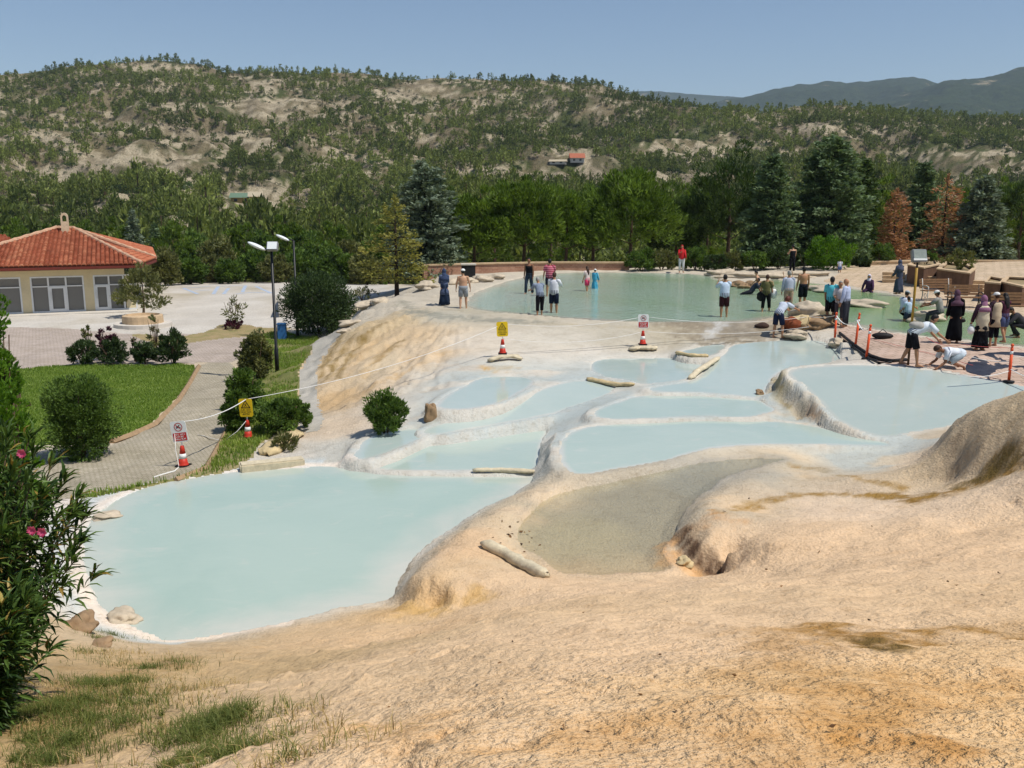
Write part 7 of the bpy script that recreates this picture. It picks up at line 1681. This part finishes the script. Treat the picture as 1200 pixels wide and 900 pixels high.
grass_obj('verge_grass', 'rough patchy grass of the verge beside the path', P, .06 + .09 * gr.random(n), .014 + .014 * gr.random(n), np.clip(.30 + .9 * (v - .5) + .2 * gr.normal(size=n), 0, 1))
# tufts on the foreground slope
TUF = [(20,842,.7,1.0),(60,835,.6,1.0),(100,822,.5,1.0),(30,870,.6,1.0),(80,872,.5,.9),(15,895,.5,.9),(60,895,.5,.8),(120,805,.45,.9),(150,800,.4,1.0),(170,785,.4,1.0),(186,779,.35,1.0),(150,815,.3,1.0),(140,828,.3,.7),(105,845,.4,.8),(140,850,.3,.5),(225,870,.28,1.0),(245,858,.3,1.2),(262,845,.28,1.3),(275,838,.25,1.2),(250,885,.25,1.0),(270,890,.25,1.0),(280,885,.2,1.0),(318,832,.10,.8),(352,884,.14,.6),(215,895,.25,.8),(190,840,.22,.5),(95,800,.3,.6),(120,750,.3,.5),(100,765,.3,.4),(135,745,.3,.5)]
PX = []; PH = []; PT = []; PW = []
for px, py, r, dn in TUF:
    c = hit(px, py); n = int(620 * dn * r / .3); a = gr.random(n) * 6.283; q = np.abs(gr.normal(size=n)) * r * .55; x = c.x + np.cos(a) * q * 1.4; y = c.y + np.sin(a) * q * .8
    k = fbm(x * 5, y * 5, 3, 311) > .42; x, y = x[k], y[k]; PX.append(np.stack([x, y, ground(x, y)], -1)); m = len(x); PH.append((.03 + .065 * gr.random(m)) * (.6 + .4 * dn)); PW.append(.0025 + .003 * gr.random(m)); PT.append(np.clip(.35 + .35 * gr.normal(size=m) * .7 + .1 * (r < .3), 0, 1))
grass_obj('slope_grass', 'tufts of green and dry grass on the foreground slope', np.concatenate(PX), np.concatenate(PH), np.concatenate(PW), np.concatenate(PT), leafmat('slope_grass_blades', S(78, 96, 40, .9), S(146, 148, 80, .92), .35), 1.6)
DR = leafmat('dry_grass', S(160, 134, 82, .9), S(206, 182, 126, .9), .3)
PX = []; PH = []; PW = []
for px, py, r in [(60,850,1.0),(120,815,.8),(180,800,.5),(100,880,.7),(240,870,.5),(160,770,.5),(20,890,.5),(300,880,.35),(360,880,.3)]:
    c = hit(px, py); n = int(900 * r); a = gr.random(n) * 6.283; q = np.sqrt(gr.random(n)) * r; x = c.x + np.cos(a) * q * 1.3; y = c.y + np.sin(a) * q * .8; k = fbm(x * 3.5, y * 3.5, 3, 321) > .5; x, y = x[k], y[k]
    PX.append(np.stack([x, y, ground(x, y)], -1)); PH.append(.03 + .06 * gr.random(len(x))); PW.append(.003 + .003 * gr.random(len(x)))
n = sum(len(p) for p in PX); grass_obj('dry_grass', 'dry straw-coloured grass on the foreground slope', np.concatenate(PX), np.concatenate(PH), np.concatenate(PW), gr.random(n), DR, 2.0)
# dead leaves, twigs and grit on the bare stone
V = []; T = []
def litter(n, box, smin, smax):
    for _ in range(n):
        px = box[0] + (box[2] - box[0]) * rnd.random(); py = box[1] + (box[3] - box[1]) * rnd.random() ** .8; yield px, py, smin + (smax - smin) * rnd.random()
lit = []
for px, py, s in list(litter(40, (420, 700, 1200, 890), .006, .018)) + list(litter(16, (840, 580, 1200, 700), .015, .035)) + list(litter(22, (575, 605, 640, 650), .02, .05)):
    p = hit(px, py); lit.append((p, s))
C = np.array([tuple(p + Vector((0, 0, .008))) for p, s in lit]); Sz = np.array([s for p, s in lit]); A = np.random.default_rng(8).normal(size=(len(C), 3)) * [1, 1, .15]
o = leaf_obj('leaf_litter', [leaves(C, A, Sz * 2.0, Sz * .9, .35)], [np.random.default_rng(9).random(len(C))], leafmat('dead_leaf', S(66, 46, 32, .9), S(150, 112, 70, .9), .1)); o['kind'] = 'stuff'; o['label'] = 'scattered dead leaves and twigs on the stone'
# fallen flowers on the verge and a yellow-flowered weed
# ================================================================== LIGHT, SKY, CAMERA
SUN = Vector((0.43, -0.19, 0.885)).normalized()
w = bpy.data.worlds.new("World"); SC.world = w; w.use_nodes = True
nt = w.node_tree; nt.nodes.clear()
bg = nt.nodes.new('ShaderNodeBackground'); ow = nt.nodes.new('ShaderNodeOutputWorld'); sk = nt.nodes.new('ShaderNodeTexSky')
sk.sky_type = 'NISHITA'; sk.sun_disc = False
sk.sun_elevation = math.asin(SUN.z); sk.sun_rotation = math.atan2(SUN.x, SUN.y)
sk.altitude = 400; sk.air_density = 1.0; sk.dust_density = 0.25; sk.ozone_density = 2.0
nt.links.new(sk.outputs[0], bg.inputs['Color']); bg.inputs['Strength'].default_value = 0.095
nt.links.new(bg.outputs[0], ow.inputs['Surface'])
ld = bpy.data.lights.new('sun', 'SUN'); ld.energy = 4.3; ld.angle = math.radians(0.53); ld.color = (1.0, .955, .88)
lo = bpy.data.objects.new('sun', ld); COL.objects.link(lo); lo.rotation_euler = SUN.to_track_quat('Z', 'Y').to_euler(); lo.location = (20, -20, 60)
cd = bpy.data.cameras.new('camera'); cam = bpy.data.objects.new('camera', cd); COL.objects.link(cam)
cd.sensor_width = 36.0; cd.lens = 36.0 * FPX / 1200.0; cd.clip_start = 0.05; cd.clip_end = 30000
cam.location = (0, 0, CAMZ); cam.rotation_euler = (PI / 2 - TH, 0, 0)
SC.camera = cam
SC.view_settings.view_transform = 'Standard'; SC.view_settings.look = 'None'; SC.view_settings.exposure = 0.08; SC.view_settings.gamma = 1.0
SC.view_settings.use_curve_mapping = False
SC.render.engine = 'CYCLES'
cy = SC.cycles
cy.max_bounces = 5; cy.diffuse_bounces = 2; cy.glossy_bounces = 2; cy.transmission_bounces = 3; cy.transparent_max_bounces = 6; cy.volume_bounces = 0
cy.use_denoising = True; cy.use_adaptive_sampling = True; cy.adaptive_threshold = 0.02; cy.caustics_reflective = False; cy.caustics_refractive = False
cy.sample_clamp_indirect = 4.0
